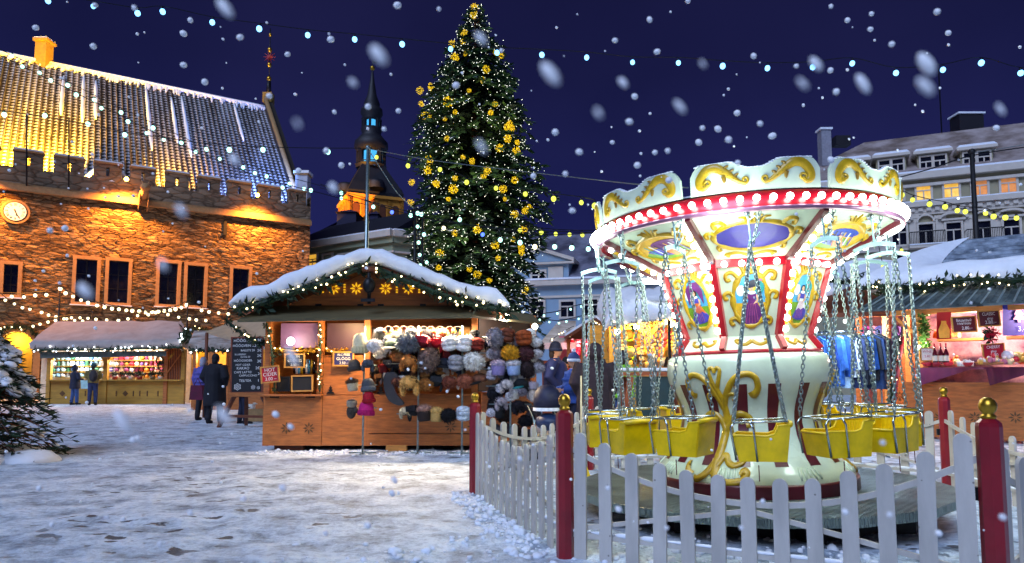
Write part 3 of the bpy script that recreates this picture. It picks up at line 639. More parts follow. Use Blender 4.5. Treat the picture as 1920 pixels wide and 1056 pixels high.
m.bar(s(520, 600) + V((0, .02, 0)), s(606, 600) + V((0, .02, 0)), .05, .06, WOODH); m.build('counter_ledge', hs, bev=.004)
m = MB(); m.box((xl + .03, (YS + YB) / 2, (ztop + z0) / 2), (.04, YB - YS - .1, ztop - z0), WOOD); m.build('side_wall', hs)
m = MB(); m.box(((xl + xr) / 2, YB, (ztop + z0) / 2), (xr - xl - .1, .04, ztop - z0), WOOD); m.build('back_wall', hs)
m = MB(); m.bar(Pc + wd * .06 + UP * (zb + .45), Q + UP * (zb + .45), .9, .04, WOOD, up=wn); m.bar(Pc + wd * .06 + UP * ((zc + ztop) / 2) - wn * .05, Q + UP * ((zc + ztop) / 2) - wn * .05, ztop - zc - .1, .03, mat('dark_interior_panel', '2a1a12', .8, var=.3), up=wn); m.bar(Pc + wd * .1 + UP * (zc + .02), Q + UP * (zc + .02), .3, .035, WOOD); m.bar(Q + UP * zb, Q + UP * ztop, .1, .1, WOOD, up=wn); m.build('angled_side_wall', hs)  # upper panel added, its dark colour stands in for the dim interior
m = MB(); m.box(((xl + xr) / 2 + .2, (YS + YB) / 2, ztop + .0), (xr - xl + .4, YB - YS - .1, .03), WOODL); m.build('ceiling_board', hs)
# blinds in the two windows
m = MB(); a, b = s(524, 652), s(598, 606); m.box(((a.x + b.x) / 2, YS + .06, (a.z + b.z) / 2), (b.x - a.x, .012, b.z - a.z), BLINDP); m.build('blind', hs, label='mauve blind lit by the lamp beside it')
m = MB(); a, b = s(611, 660), s(686, 606); m.box(((a.x + b.x) / 2, YS + .06, (a.z + b.z) / 2), (b.x - a.x, .012, b.z - a.z), BLINDD); m.build('blind', hs, label='dark plum blind')
# hinges like little fir trees and wooden snowflakes
for x, y in ((620, 733), (714, 733)):
    m = MB(); fr = frame(s(x, y, YS - .028), (1, 0, 0), UP); m.prism([(-.07, -.05), (.07, -.05), (.05, -.02), (.02, -.015), (.04, .02), (.015, .025), (.03, .06), (.01, .065), (0, .1), (-.01, .065), (-.03, .06), (-.015, .025), (-.04, .02), (-.02, -.015), (-.05, -.02)], fr, 0, .008, HINGE); m.build('hinge', hs)
for x, y in ((515, 741), (582, 741)):
    m = MB(); a = s(x, y + 3, YS - .04); m.box(a, (.16, .02, .04), HINGE); m.build('hinge', hs)
def flake(mb, fr, r, mm, hh=.006):
    for k in range(8):
        a = k * math.pi / 4; c, sn_ = math.cos(a), math.sin(a); pt = lambda u, v: (u * c - v * sn_, u * sn_ + v * c)
        mb.prism([pt(.2 * r, 0), pt(.55 * r, .16 * r), pt(r, .05 * r), pt(r, -.05 * r), pt(.55 * r, -.16 * r)], fr, 0, hh, mm)
for x in (626, 668, 723, 766):
    m = MB(); flake(m, frame(s(x, 541, YS - .135), (1, 0, 0), UP), .105, CUTOUT); m.build('snowflake_cutout', hs)
m = MB()
for x in (605, 646, 744, 786):
    for dy in (-7, -2.5, 2.5, 7): m = MB(); m.box(s(x, 541 + dy, YS - .137), (.035, .006, .022), CUTOUT); m.build('dash_cutout', hs)
CARVE = mat('carved_wood', '5a3a10', .5, var=.2)
for x, y in ((537, 803), (579, 803), (845, 800), (887, 800)):
    m = MB(); flake(m, frame(s(x, y, YS - .024), (1, 0, 0), UP), .1, CARVE, .004); m.build('carved_snowflake', hs)
# roof, gable and flaps
YR = 11.25
edge = [s(x, y, YR) for x, y in ((436, 577), (520, 556), (605, 522), (690, 493), (775, 520), (862, 552), (955, 580))]
edge = smooth_path(edge, 6)
m = MB(); k = len(edge); dep = V((0, 3.9, 0)); vs = edge + [e + dep for e in edge] + [e - UP * .06 for e in edge] + [e + dep - UP * .06 for e in edge]
m.add(vs, [(i, i + 1, k + i + 1, k + i) for i in range(k - 1)] + [(2 * k + i + 1, 2 * k + i, 3 * k + i, 3 * k + i + 1) for i in range(k - 1)] + [(i + 1, i, 2 * k + i, 2 * k + i + 1) for i in range(k - 1)], WOODD)
rfo = m.build('roof', hs)
sb = snow_sheet([e + UP * .004 for e in edge], dep, .25, .04); sno = sb.build('roof_snow', rfo, False)
sno.data.transform(Matrix.Translation(-hs.location))
gp = [e - UP * .065 for e in edge if s(480, 500).x < e.x < s(908, 500).x]; gy = YS - .12
gb = MB(); base = [V((e.x, gy, e.z)) for e in gp]; zz = s(600, 576).z
vs = base + [V((e.x, gy, min(zz, e.z))) for e in gp]; k = len(gp); vs += [v + V((0, .04, 0)) for v in vs]
gb.add(vs, [(i, k + i, k + i + 1, i + 1) for i in range(k - 1)] + [(2 * k + i, 2 * k + i + 1, 3 * k + i + 1, 3 * k + i) for i in range(k - 1)], WOODH); gb.build('gable', hs)
def flap(a, b, c, d, name='awning_flap', label=None):
    f = MB(); n = (V(b) - V(a)).cross(V(d) - V(a)).normalized() * .04; p = [V(x) for x in (a, b, c, d)]; q = [x + n for x in p]
    f.add(p + q, [(0, 1, 2, 3), (7, 6, 5, 4), (0, 4, 5, 1), (1, 5, 6, 2), (2, 6, 7, 3), (3, 7, 4, 0)], FLAP); return f.build(name, hs)
oc = s(884, 592, 11.0)
flap(s(496, 573, YS - .14), s(896, 573, YS - .14), oc, s(445, 600, 10.95), label='front flap')
flap(s(897, 573, YS - .13), V((Q.x, Q.y, s(897, 573).z)), s(1017, 606, 13.0), oc + V((.01, 0, 0)))
for x in (516, 597, 676, 714, 793, 875):
    m = MB(); m.box(s(x, 572, YS - .17), (.1, .03, .035), HINGE); m.build('hinge', hs)
m = MB(); m.tube([s(692, 494, 11.0), s(692, 570, 11.1)], .03, DARKM, 8); m.ball(s(692, 535, 11.0), (.1, .1, .13), DARKM, 14, 10); m.box(s(690, 563, 11.05), (.22, .05, .05), DARKM); m.tube([s(680, 505, 11), s(704, 505, 11)], .05, WOODD, 6); m.build('gable_lamp', hs)
garland('fir_garland', 'fir garland with warm lights along the snowy gable of the hat stall', [s(x, y, YR - .1) for x, y in ((442, 582), (480, 573), (545, 551), (620, 526), (690, 502), (760, 527), (830, 553), (890, 572), (950, 584))], .17, 130, 10, ls=.017)
garland('fir_garland', 'drooping fir garland running from the hat stall corner towards the menu board', [s(x, y, 12.2) for x, y in ((424, 600), (450, 622), (478, 640), (503, 650), (512, 665))], .1, 60, 3)
garland('fir_garland', 'fir garland hanging down the left post of the hat stall', [s(x, y, 11.93) for x, y in ((500, 606), (507, 640), (512, 690), (516, 735))], .07, 60, 6)
garland('fir_garland', 'fir garland with lights hanging between the two stall windows', [s(x, y, 11.93) for x, y in ((600, 606), (601, 650), (599, 700), (600, 735))], .06, 60, 8)
garland('tinsel_garland', 'gold tinsel garland across the window above the plum drink sign', [s(x, y, 11.95) for x, y in ((518, 654), (545, 658), (575, 658), (598, 653))], .07, 70, 4, m=TINSEL)
garland('tinsel_garland', 'gold tinsel garland above the blue drink sign', [s(x, y, 11.95) for x, y in ((610, 655), (630, 659), (652, 654))], .06, 70, 3, m=TINSEL)
light('stall_lamp', 'POINT', s(545, 640, 11.7), 6, 'fff0d8', .08)
light('stall_lamp', 'AREA', s(782, 605, 11.45), 170, 'ffe0b4', 1.7, target=s(782, 800, 11.55))
light('stall_lamp', 'POINT', s(640, 604, 11.45), 30, 'ffcf90', .06)
light('stall_lamp', 'POINT', s(950, 604, 11.9), 40, 'fff0e0', .08)
m = MB()
for x, y, d in ((545, 640, 11.9), (950, 598, 12.2), (1003, 612, 11.9)): m.ball(s(x, y, d), .05 if x != 545 else .07, BULB, 10, 8)
m.build('lamp', hs)
# ---- signs
FRAMEW = mat('sign_frame', 'b98640', .5, var=.2, vs=10)
SRED, SBLK, SBLU = mat('red_sign', 'b0152a', .4, var=.06), mat('blackboard', '14151a', .7, var=.25, vs=6), mat('blue_sign', '1a2260', .5, var=.1)
CHALK = mat('chalk', 'e8e6e0', .9, var=.08)
SIGNM = mat('sign_maroon', '5a1220', .5, var=.1)
def sign(name, label, corners, d, board, lines, frm=FRAMEW, fw=.025, cat='sign', wm=CHALK, yaw=0, bend=0):
    p = [W(x, y, d) if not isinstance(d, (list, tuple)) else W(x, y, d[i]) for i, (x, y) in enumerate(corners)]      # tl tr br bl
    c = sum(p, V()) / 4; e1 = (p[1] + p[2] - p[0] - p[3]); e2 = p[0] + p[1] - p[2] - p[3]; wdt, hgt = e1.length / 2, e2.length / 2
    fr = frame(c, e1, e2 - e1.normalized() * e2.dot(e1.normalized())); o = thing(name, label, cat, c)
    m = MB(); m.prism([(-wdt / 2, -hgt / 2), (wdt / 2, -hgt / 2), (wdt / 2, hgt / 2), (-wdt / 2, hgt / 2)], fr, -.012, 0, board); m.build('board', o)
    m = MB(); w2, h2 = wdt / 2, hgt / 2
    for u0, v0, u1, v1 in ((-w2, h2 - fw, w2, h2), (-w2, -h2, w2, -h2 + fw), (-w2, -h2 + fw, -w2 + fw, h2 - fw), (w2 - fw, -h2 + fw, w2, h2 - fw)): m.prism([(u0, v0), (u1, v0), (u1, v1), (u0, v1)], fr, -.016, .012, frm)
    m.build('frame', o)
    for t in lines: body, u, v, sz = t[:4]; text('lettering', body, sz * hgt, lambda a, b, h=0: fr(a + u * wdt, b + v * hgt, h), t[4] if len(t) > 4 else wm, o, .003, align=t[5] if len(t) > 5 else 'CENTER', sx=t[6] if len(t) > 6 else 1)
    return o, fr, wdt, hgt
sign('drink_sign', 'red sign reading HOT CIDER 3.00 tilted on the stall post', ((491, 688), (526, 685), (522, 716), (486, 720)), 11.75, SRED, (('HOT', 0, .26, .3), ('CIDER', 0, 0, .3), ('3.00 –', .02, -.27, .27)), cat='sign')
sign('drink_sign', 'black sign reading PLUM GLÖGG 3.00 in the first stall window', ((533, 663), (572, 663), (572, 690), (533, 690)), 11.92, SBLK, (('PLUM', 0, .27, .28), ('GLÖGG', 0, 0, .28), ('3.00 –', .02, -.28, .25)))
sign('drink_sign', 'blue sign reading ALC-FREE GLÖGG 2.50 beside the hanging hats', ((624, 659), (664, 659), (664, 687), (624, 687)), 11.9, SBLU, (('ALC-FREE', 0, .28, .25, CHALK, 'CENTER', .8), ('GLÖGG', 0, 0, .27), ('2.50 –', .02, -.28, .24)))
sign('blackboard', 'empty framed blackboard standing on the stall counter', ((547, 704), (588, 703), (586, 734), (545, 735)), 11.86, SBLK, ())
sign('blackboard', 'dark unframed board leaning behind the empty framed blackboard', ((519, 706), (544, 706), (544, 734), (519, 734)), 11.93, SBLK, (), frm=BLACK)
m = MB()
for i in range(9): x = 552 + i * 4.6; p = s(x, 701, 12.25); m.lathe([(0, 0), (.028, 0), (.03, .14), (.011, .19), (.011, .25), (0, .25)], (GLASSD, pm['white'], pm['sky'], GOLDP)[i % 4], 8, p)
m.build('bottle_rack', hs)
# ---- hats
def fur(mb, c, r, m, n, ln, cut=None):
    for _ in range(n):
        d = V((random.gauss(0, 1), random.gauss(0, 1), random.gauss(0, 1))).normalized()
        if cut and not cut(d): continue
        p = c + V((d.x * r[0], d.y * r[1], d.z * r[2])) * .96; d2 = (d + V((random.gauss(0, .35), random.gauss(0, .35), random.gauss(0, .35) - .25))).normalized(); q = d2.orthogonal().normalized(); q = (Matrix.Rotation(random.uniform(0, 6.28), 3, d2) @ q) * ln * .16
        l = ln * random.uniform(.5, 1.2); mb.add([p - q, p + q, p + d2 * l], [(0, 1, 2)], m)
P0, P1 = mat('hat_main', '808080'), mat('hat_trim', '404040')
def proto(kind):
    m = MB(); m.mats = [P0, P1]
    if kind == 'fur_hat': m.ball((0, 0, 0), (.125, .12, .1), P0, 14, 9); fur(m, V((0, 0, 0)), (.125, .12, .1), P0, 750, .045)
    elif kind == 'tall_fur_hat': m.ball((0, 0, 0), (.125, .12, .15), P0, 14, 9); fur(m, V((0, 0, 0)), (.125, .12, .15), P0, 950, .045)
    elif kind == 'square_fur_hat':
        for z in (-.07, 0, .06): m.ball((0, 0, z), (.125, .12, .06), P0, 14, 7)
        fur(m, V((0, 0, 0)), (.13, .12, .115), P0, 900, .022)
    elif kind == 'ear_flap_hat':
        m.ball((0, 0, .02), (.115, .12, .1), P1, 14, 9); m.ball((0, -.085, .03), (.11, .05, .075), P0, 12, 8); fur(m, V((0, -.085, .03)), (.11, .05, .075), P0, 420, .035); fur(m, V((0, 0, .02)), (.118, .12, .1), P0, 350, .035, lambda d: d.z > .1)
        for q in (-1, 1): m.ball((q * .1, -.03, -.06), (.036, .055, .085), P0, 10, 8); fur(m, V((q * .1, -.03, -.06)), (.036, .055, .085), P0, 260, .03)
    elif kind == 'beanie':
        m.lathe([(0, .12), (.05, .115), (.09, .09), (.115, .04), (.12, -.03)], P0, 18); m.lathe([(.12, -.03), (.132, -.035), (.135, -.075), (.13, -.11), (.118, -.115), (0, -.1)], P1, 18)
        for i in range(18): a = i * math.pi / 9; m.tube([(.133 * math.cos(a), .133 * math.sin(a), -.045), (.133 * math.cos(a), .133 * math.sin(a), -.105)], .008, P1, 4)
    elif kind == 'knit_fur_hat':
        m.lathe([(0, -.13), (.09, -.13), (.11, -.1), (.118, 0), (.12, .04)], P1, 16); m.ball((0, 0, .07), (.125, .125, .065), P0, 14, 8); fur(m, V((0, 0, .07)), (.125, .125, .065), P0, 520, .04)
    elif kind == 'cap': m.lathe([(0, .09), (.06, .08), (.1, .04), (.112, -.04), (0, -.04)], P0, 16); m.ball((0, -.12, -.035), (.085, .08, .014), P1, 12, 6, rot=Matrix.Rotation(R(12), 3, 'X'))
    elif kind == 'earmuffs':
        m.tube([(.09 * math.cos(R(a)), 0, .09 * math.sin(R(a))) for a in range(0, 181, 15)], .006, P1, 6)
        for q in (-1, 1): m.ball((q * .085, 0, -.03), (.04, .05, .055), P0, 10, 8); fur(m, V((q * .085, 0, -.03)), (.04, .05, .055), P0, 150, .02)
    elif kind == 'mitten': m.ball((0, 0, -.04), (.075, .045, .1), P0, 12, 8); m.ball((.07, 0, -.0), (.028, .03, .055), P0, 8, 6, rot=Matrix.Rotation(R(-25), 3, 'Y')); m.lathe([(.06, .03), (.07, .05), (.07, .11), (.06, .12)], P1, 12); fur(m, V((0, 0, .09)), (.07, .06, .04), P1, 150, .03)
    elif kind == 'trapper_hat':
        m.ball((0, 0, .02), (.115, .12, .1), P1, 14, 9); m.box((0, -.1, .05), (.2, .05, .1), P0)
        for q in (-1, 1): m.ball((q * .11, 0, -.07), (.03, .06, .1), P1, 10, 8)
        fur(m, V((0, -.1, .05)), (.1, .035, .055), P0, 260, .025)
    o = m.build(kind, world=False); return o
protos = {}; FURM = {}
def hatmat(c, fluffy):
    if (c, fluffy) not in FURM: FURM[(c, fluffy)] = mat(('fur_' if fluffy else 'knit_') + c, c, .85 if fluffy else .7, var=.42 if fluffy else .15, vs=18 if fluffy else 30, bump=.3, bs=90, spec=.25)
    return FURM[(c, fluffy)]
HL = lambda x, y, k, w_, c1, c2, lab, d=11.35, sc=1, rz=None: (x, y, k, w_, c1, c2, lab, d, sc, rz)
L1, L2, L3, L4 = 'on the slim pole by the blue drink sign', 'on the hat display under the flap', 'on the low row against the stall front', 'on the angled rack beside the fence'
RD0 = random.Random(9)
hats = [HL(675, 644, 'beanie', 27, 'cfc5a0', 'bdb28c', 'tall cream knitted beanie ' + L1, 11.2, 1.4), HL(702, 648, 'fur_hat', 28, 'f0ece6', 'f0ece6', 'white fluffy hat ' + L1, 11.2), HL(664, 685, 'beanie', 22, '4a443e', '3a3531', 'brownish grey knitted hat ' + L1, 11.2), HL(689, 684, 'ear_flap_hat', 26, '4e5560', '23262e', 'slate fur flap hat ' + L1, 11.15),
 HL(661, 722, 'knit_fur_hat', 22, '4a3526', 'b5a78c', 'brown fur topped hat with beige knit ' + L1, 11.2), HL(690, 722, 'beanie', 24, '3c3f45', '55585e', 'charcoal wool hat ' + L1, 11.2), HL(691, 745, 'beanie', 21, 'a01024', '8a0c1e', 'red beanie squeezed above the pink one ' + L1, 11.15), HL(687, 766, 'beanie', 27, 'b81868', 'a01058', 'magenta beanie lowest ' + L1, 11.18), HL(659, 767, 'mitten', 22, '3a3430', '8a8070', 'grey black fur mitten ' + L1, 11.2),
 HL(765, 643, 'fur_hat', 42, '5d6672', '5d6672', 'large blue grey fur hat ' + L2, 11.3), HL(737, 648, 'cap', 32, '3a4a40', '20262a', 'dull green hooded cap ' + L2, 11.5), HL(794, 642, 'trapper_hat', 28, 'a02030', '701420', 'red plaid trapper hat ' + L2), HL(817, 645, 'trapper_hat', 22, 'c01828', 'b01424', 'bright red fleece flap hat ' + L2, 11.4), HL(842, 644, 'square_fur_hat', 28, 'f4f0ec', 'f4f0ec', 'white boxy fur hat beside the red flap hat ' + L2), HL(870, 644, 'square_fur_hat', 30, 'f4f0ec', 'f4f0ec', 'white boxy fur hat nearest the plaid one ' + L2), HL(896, 645, 'square_fur_hat', 24, '7a2a20', '5a1a18', 'brick red striped fur hat under the flap seam'),
 HL(767, 680, 'ear_flap_hat', 36, 'b5763a', '30201a', 'tan fur flap hat in the middle ' + L2, 11.25), HL(746, 668, 'fur_hat', 28, 'b07a48', 'b07a48', 'ginger fluffy hat half hidden ' + L2, 11.5), HL(804, 676, 'tall_fur_hat', 37, '6e5a52', '2a2220', 'tall grey brown fur hat ' + L2, 11.3), HL(855, 680, 'square_fur_hat', 30, '8d8d93', '8d8d93', 'mottled grey rabbit hat ' + L2, 11.3), HL(832, 684, 'cap', 30, '1c1f2a', '14161c', 'navy cap between fur hats ' + L2, 11.45), HL(888, 678, 'fur_hat', 38, 'e8e2d6', 'e8e2d6', 'wide white fur hat ' + L2, 11.3),
 HL(769, 722, 'ear_flap_hat', 42, 'cf9f58', '2a1c12', 'big golden flap hat lowest of its pole ' + L2, 11.15, 1.0), HL(798, 722, 'fur_hat', 26, '9a6430', '9a6430', 'small round tan fur hat ' + L2, 11.25), HL(817, 717, 'trapper_hat', 24, '22252c', '16181c', 'black leather trapper hat ' + L2, 11.35), HL(744, 716, 'fur_hat', 22, '6e4436', '6e4436', 'dusky brown fur hat tucked behind the golden one', 11.4), HL(842, 717, 'fur_hat', 27, '7c4434', '7c4434', 'rust brown fur hat on the counter edge'), HL(872, 715, 'fur_hat', 30, '9a5a44', '9a5a44', 'rust fur hat with pale streaks on the counter edge'), HL(899, 712, 'cap', 28, '6a4434', '15110f', 'brown peaked cap on the counter behind the fence post', 11.4),
 HL(759, 773, 'ear_flap_hat', 24, 'c8bc9c', '1c1a1c', 'cream and black flap hat ' + L3, 11.3), HL(777, 772, 'trapper_hat', 24, '15161b', '0f1014', 'black quilted trapper hat ' + L3, 11.25), HL(795, 775, 'knit_fur_hat', 28, 'a07a6a', '231a1a', 'pinkish fur topped hat ' + L3, 11.2), HL(818, 778, 'knit_fur_hat', 25, 'c4a060', 'b08c50', 'golden beige fur hat ' + L3, 11.22), HL(841, 779, 'fur_hat', 29, '17171c', '17171c', 'glossy black fur hat ' + L3, 11.2), HL(869, 775, 'square_fur_hat', 28, 'b8c2cc', '7a98b8', 'pale blue grey fur hat ' + L3, 11.2),
 HL(928, 634, 'tall_fur_hat', 30, '7c7a86', '7c7a86', 'tall ash grey fur hat ' + L4, 11.2), HL(951, 628, 'square_fur_hat', 28, '6a3a2a', '4a2a22', 'brown striped hat ' + L4, 11.3), HL(982, 633, 'square_fur_hat', 30, '8e4420', '8e4420', 'fox red fur hat ' + L4, 11.2), HL(1005, 642, 'fur_hat', 20, 'd8d8dc', 'd8d8dc', 'small white fur hat ' + L4, 11.3), HL(930, 662, 'fur_hat', 26, '8c8690', '8c8690', 'smoky grey fur hat ' + L4, 11.3), HL(957, 662, 'fur_hat', 32, 'c08c1e', 'c08c1e', 'golden yellow fur hat ' + L4, 11.1), HL(985, 664, 'fur_hat', 30, '4a2a30', '4a2a30', 'dark maroon fur hat ' + L4, 11.15), HL(1007, 664, 'fur_hat', 20, 'b8b4ba', 'b8b4ba', 'silver fur hat at the outer edge ' + L4, 11.25),
 HL(934, 690, 'knit_fur_hat', 27, '9a92a8', '7870a4', 'lilac knit hat with grey fur ' + L4, 11.1), HL(963, 690, 'knit_fur_hat', 27, 'b4b4bc', '8aa0cc', 'pale blue knit hat with grey fur ' + L4, 11.1), HL(988, 692, 'tall_fur_hat', 27, '2c2024', '2c2024', 'dark brown tall fur hat ' + L4, 11.15), HL(1009, 690, 'fur_hat', 22, '9a98a4', '9a98a4', 'grey fur hat above the stroller hood', 11.2), HL(949, 724, 'ear_flap_hat', 30, 'b4aeb2', '54505a', 'pale grey fur flap hat ' + L4, 11.0), HL(977, 722, 'cap', 28, '101318', '1a6a70', 'black cap with teal brim ' + L4, 11.0), HL(938, 756, 'ear_flap_hat', 28, '9a929c', '18161c', 'black hat with frosted fur flaps ' + L4, 11.0), HL(970, 762, 'ear_flap_hat', 28, '1e1b22', '0e0d12', 'black fur flap hat ' + L4, 11.0), HL(985, 790, 'fur_hat', 26, '141318', '141318', 'black fur hat lowest ' + L4, 11.1), HL(1000, 735, 'mitten', 24, 'a89c96', '8a8290', 'beige fur mitten beside the stroller hood', 11.05)]
for i, (x, c) in enumerate(zip((728, 742, 757, 771, 795, 808, 825, 843, 858), ('b06a38', 'a85f30', '8a9090', '6c7276', 'c07838', 'a8622c', 'b87238', '9a5a2c', 'b08a20'))):
    hats.append(HL(x, 619, 'earmuffs', 17, c, '40302a', 'copper and grey earmuffs hanging in a row under the stall flap' if 0 else ('%s fur earmuffs hanging under the flap' % ('copper', 'chestnut', 'silver grey', 'dark grey', 'orange tan', 'cinnamon', 'apricot', 'umber', 'mustard')[i]), 11.5))
for i in range(34): hats.append(HL(712 + (i % 13) * 14.5 + RD0.uniform(-5, 5), (637, 668, 704)[i // 13] + RD0.uniform(-9, 9), RD0.choice(('fur_hat', 'tall_fur_hat', 'square_fur_hat', 'ear_flap_hat')), RD0.uniform(24, 30), *(RD0.choice((('2a2320', '1a1614'), ('4a352a', '2a1c16'), ('5e5a5c', '3a383c'), ('1c1e26', '121318'), ('6e4a30', '3a261a'))),) [0], 'dark fur hat half hidden in the back layer of the hat display', 11.75))
HC = (('e8e4dc', 'e0dcd4'), ('8a5a34', '3a2618'), ('b08050', '6a4a2a'), ('202228', '15161a'), ('9a9aa0', '55565c'), ('5a3a2c', '2a1c16'), ('d8d0c4', '8a8078'), ('7a1c24', '5a1018'), ('3a4250', '22262e'))
HN = ('white', 'brown', 'tan', 'black', 'grey', 'dark brown', 'beige', 'dark red', 'slate')
HR = (('e8e4dc', 'e0dcd4'), ('9a9aa0', '55565c'), ('d8d4d8', '8a8890'), ('202228', '15161a'), ('b8b0b8', '77727c'))
for i in range(54):
    c_ = RD0.choice(HC); hats.append(HL(714 + (i % 14) * 13.6 + RD0.uniform(-5, 5), (632, 658, 690, 712)[i // 14] + RD0.uniform(-7, 7), RD0.choice(('fur_hat', 'square_fur_hat', 'ear_flap_hat', 'knit_fur_hat', 'trapper_hat')), RD0.uniform(17, 23), c_[0], c_[1], 'small ' + HN[HC.index(c_)] + ' hat wedged between larger hats in the middle layer of the hat display', 11.55))
for i in range(26):
    c_ = RD0.choice(HR); hats.append(HL(924 + (i % 6) * 14.5 + RD0.uniform(-4, 4), 634 + 34 * (i // 6) + RD0.uniform(-8, 8), RD0.choice(('fur_hat', 'square_fur_hat', 'knit_fur_hat')), RD0.uniform(17, 22), c_[0], c_[1], 'small ' + ('white', 'grey', 'silver', 'black', 'lilac grey')[HR.index(c_)] + ' hat wedged between larger hats in the middle layer of the angled rack', 11.35))
for i in range(24): hats.append(HL(925 + (i % 5) * 20 + RD0.uniform(-5, 5), 645 + 42 * (i // 5) + RD0.uniform(-9, 9), RD0.choice(('fur_hat', 'tall_fur_hat', 'ear_flap_hat')), 27, *RD0.choice((('2a2628', '1a1618'), ('54505a', '34323a'), ('3a2a24', '2a1c16'))), 'dark fur hat half hidden in the back layer of the angled rack', 11.6))
for x, y, k, w_, c1, c2, lab, d, sc, rz in hats:
    fl = k != 'beanie'
    if k not in protos: o = proto(k); protos[k] = o
    else: o = protos[k].copy(); C.objects.link(o)
    wid = {'earmuffs': .25, 'mitten': .19, 'beanie': .27, 'ear_flap_hat': .31, 'trapper_hat': .27, 'cap': .24, 'square_fur_hat': .28}.get(k, .29)
    scl = w_ * (1.0 if k == 'ear_flap_hat' else 1.14 if k in ('fur_hat', 'square_fur_hat', 'tall_fur_hat') else 1.16) / F * d / wid; o.location = W(x, y, d); o.scale = (scl, scl, scl * sc); o.rotation_euler = (random.uniform(-.1, .1), random.uniform(-.15, .15), random.uniform(-.5, .5) if rz is None else rz)
    for i, c in enumerate((c1, c2)):
        if i < len(o.material_slots): o.material_slots[i].link = 'OBJECT'; o.material_slots[i].material = hatmat(c, fl and i == 0)
    tag(o, lab, 'hat' if 'hat' in k or k in ('beanie', 'cap') else ('mitten' if k == 'mitten' else 'earmuffs'), 'middle layer of small hats on the angled rack' if 'middle layer of the angled' in lab else 'middle layer of small hats at the hat stall' if 'middle layer' in lab else 'back layer of dark hats at the hat stall' if 'back layer of the hat' in lab else 'back layer of dark hats on the angled rack' if 'back layer' in lab else 'winter hats on display at the hat stall')
def stand(label, x, ytop, ybot, d, arms):
    a, b = W(x, ytop, d), W(x, ybot, d); a.x = b.x; b.z = ground_h(b.x, b.y); o = thing('hat_stand', label, 'hat stand', b, 0, 'hat stands'); m = MB(); m.tube([b, a], .016, STEEL, 8); m.build('pole', o)
    m = MB(); m.tube([b + V((-.22, 0, .02)), b + V((0, 0, .03)), b + V((.22, 0, .02))], .012, STEEL, 6); m.tube([b + V((0, -.22, .02)), b + V((0, .2, .02))], .012, STEEL, 6); m.build('foot', o)
    for y, hw in arms: m = MB(); c = W(x, y, d); m.tube([V((b.x - hw, b.y, c.z)), V((b.x + hw, b.y, c.z))], .01, STEEL, 6); m.build('arm', o)
    return o
stand('slim steel hat stand beside the blue drink sign', 680, 612, 845, 11.35, ((650, .2), (685, .2), (722, .22), (765, .22)))
stand('steel hat stand with long arms in the middle of the hat display', 783, 612, 845, 11.45, ((645, .55), (682, .5), (722, .45), (776, .35)))
stand('steel hat stand behind the white boxy hats, before the fence post', 866, 612, 842, 11.45, ((645, .4), (682, .4), (716, .35), (777, .3)))
stand('steel hat stand of the angled rack beside the fence', 957, 612, 840, 11.3, ((632, .45), (662, .5), (692, .5), (724, .4), (758, .35)))
bg_ = MB(); fr = frame(W(735, 728, 11.4), (1, 0, 0), UP); bg_.prism(path2([(-.1, .25), (.04, .26), (.1, .18), (.04, .05), (.08, -.1), (.2, -.24), (.12, -.28), (-.04, -.2), (-.12, -.02), (-.13, .15), (-.1, .25)], 4)[:-1], fr, -.05, .05, mat('dark_leather', '2c2a2c', .5, var=.2))
tag(bg_.build('shoulder_bag', loc=W(735, 728, 11.4), bev=.02), 'dark grey curved shoulder bag hanging left of the golden flap hat', 'bag')
# goods in the dimness behind the hats: scarves on a rail
for i in range(12):
    x = 700 + i * 16; c = W(x, 640, 12.45); m = MB(); mm = hatmat(('3a2a24', '7a3a2a', '20242e', 'a0784a', '5a1c24', '8a8a88', '2a3a44', 'b09a7a')[i % 8], True)
    m.prism([(-.06, .25), (.06, .25), (.075, -.35 - .05 * (i % 3)), (-.075, -.35)], frame(c, (1, .1 * (-1) ** i, 0), UP), -.02, .02, mm)
    tag(m.build('scarf', loc=c, bev=.01), 'scarf hanging in the dim stall behind the hat display', 'scarf', 'scarves hanging behind the hats')
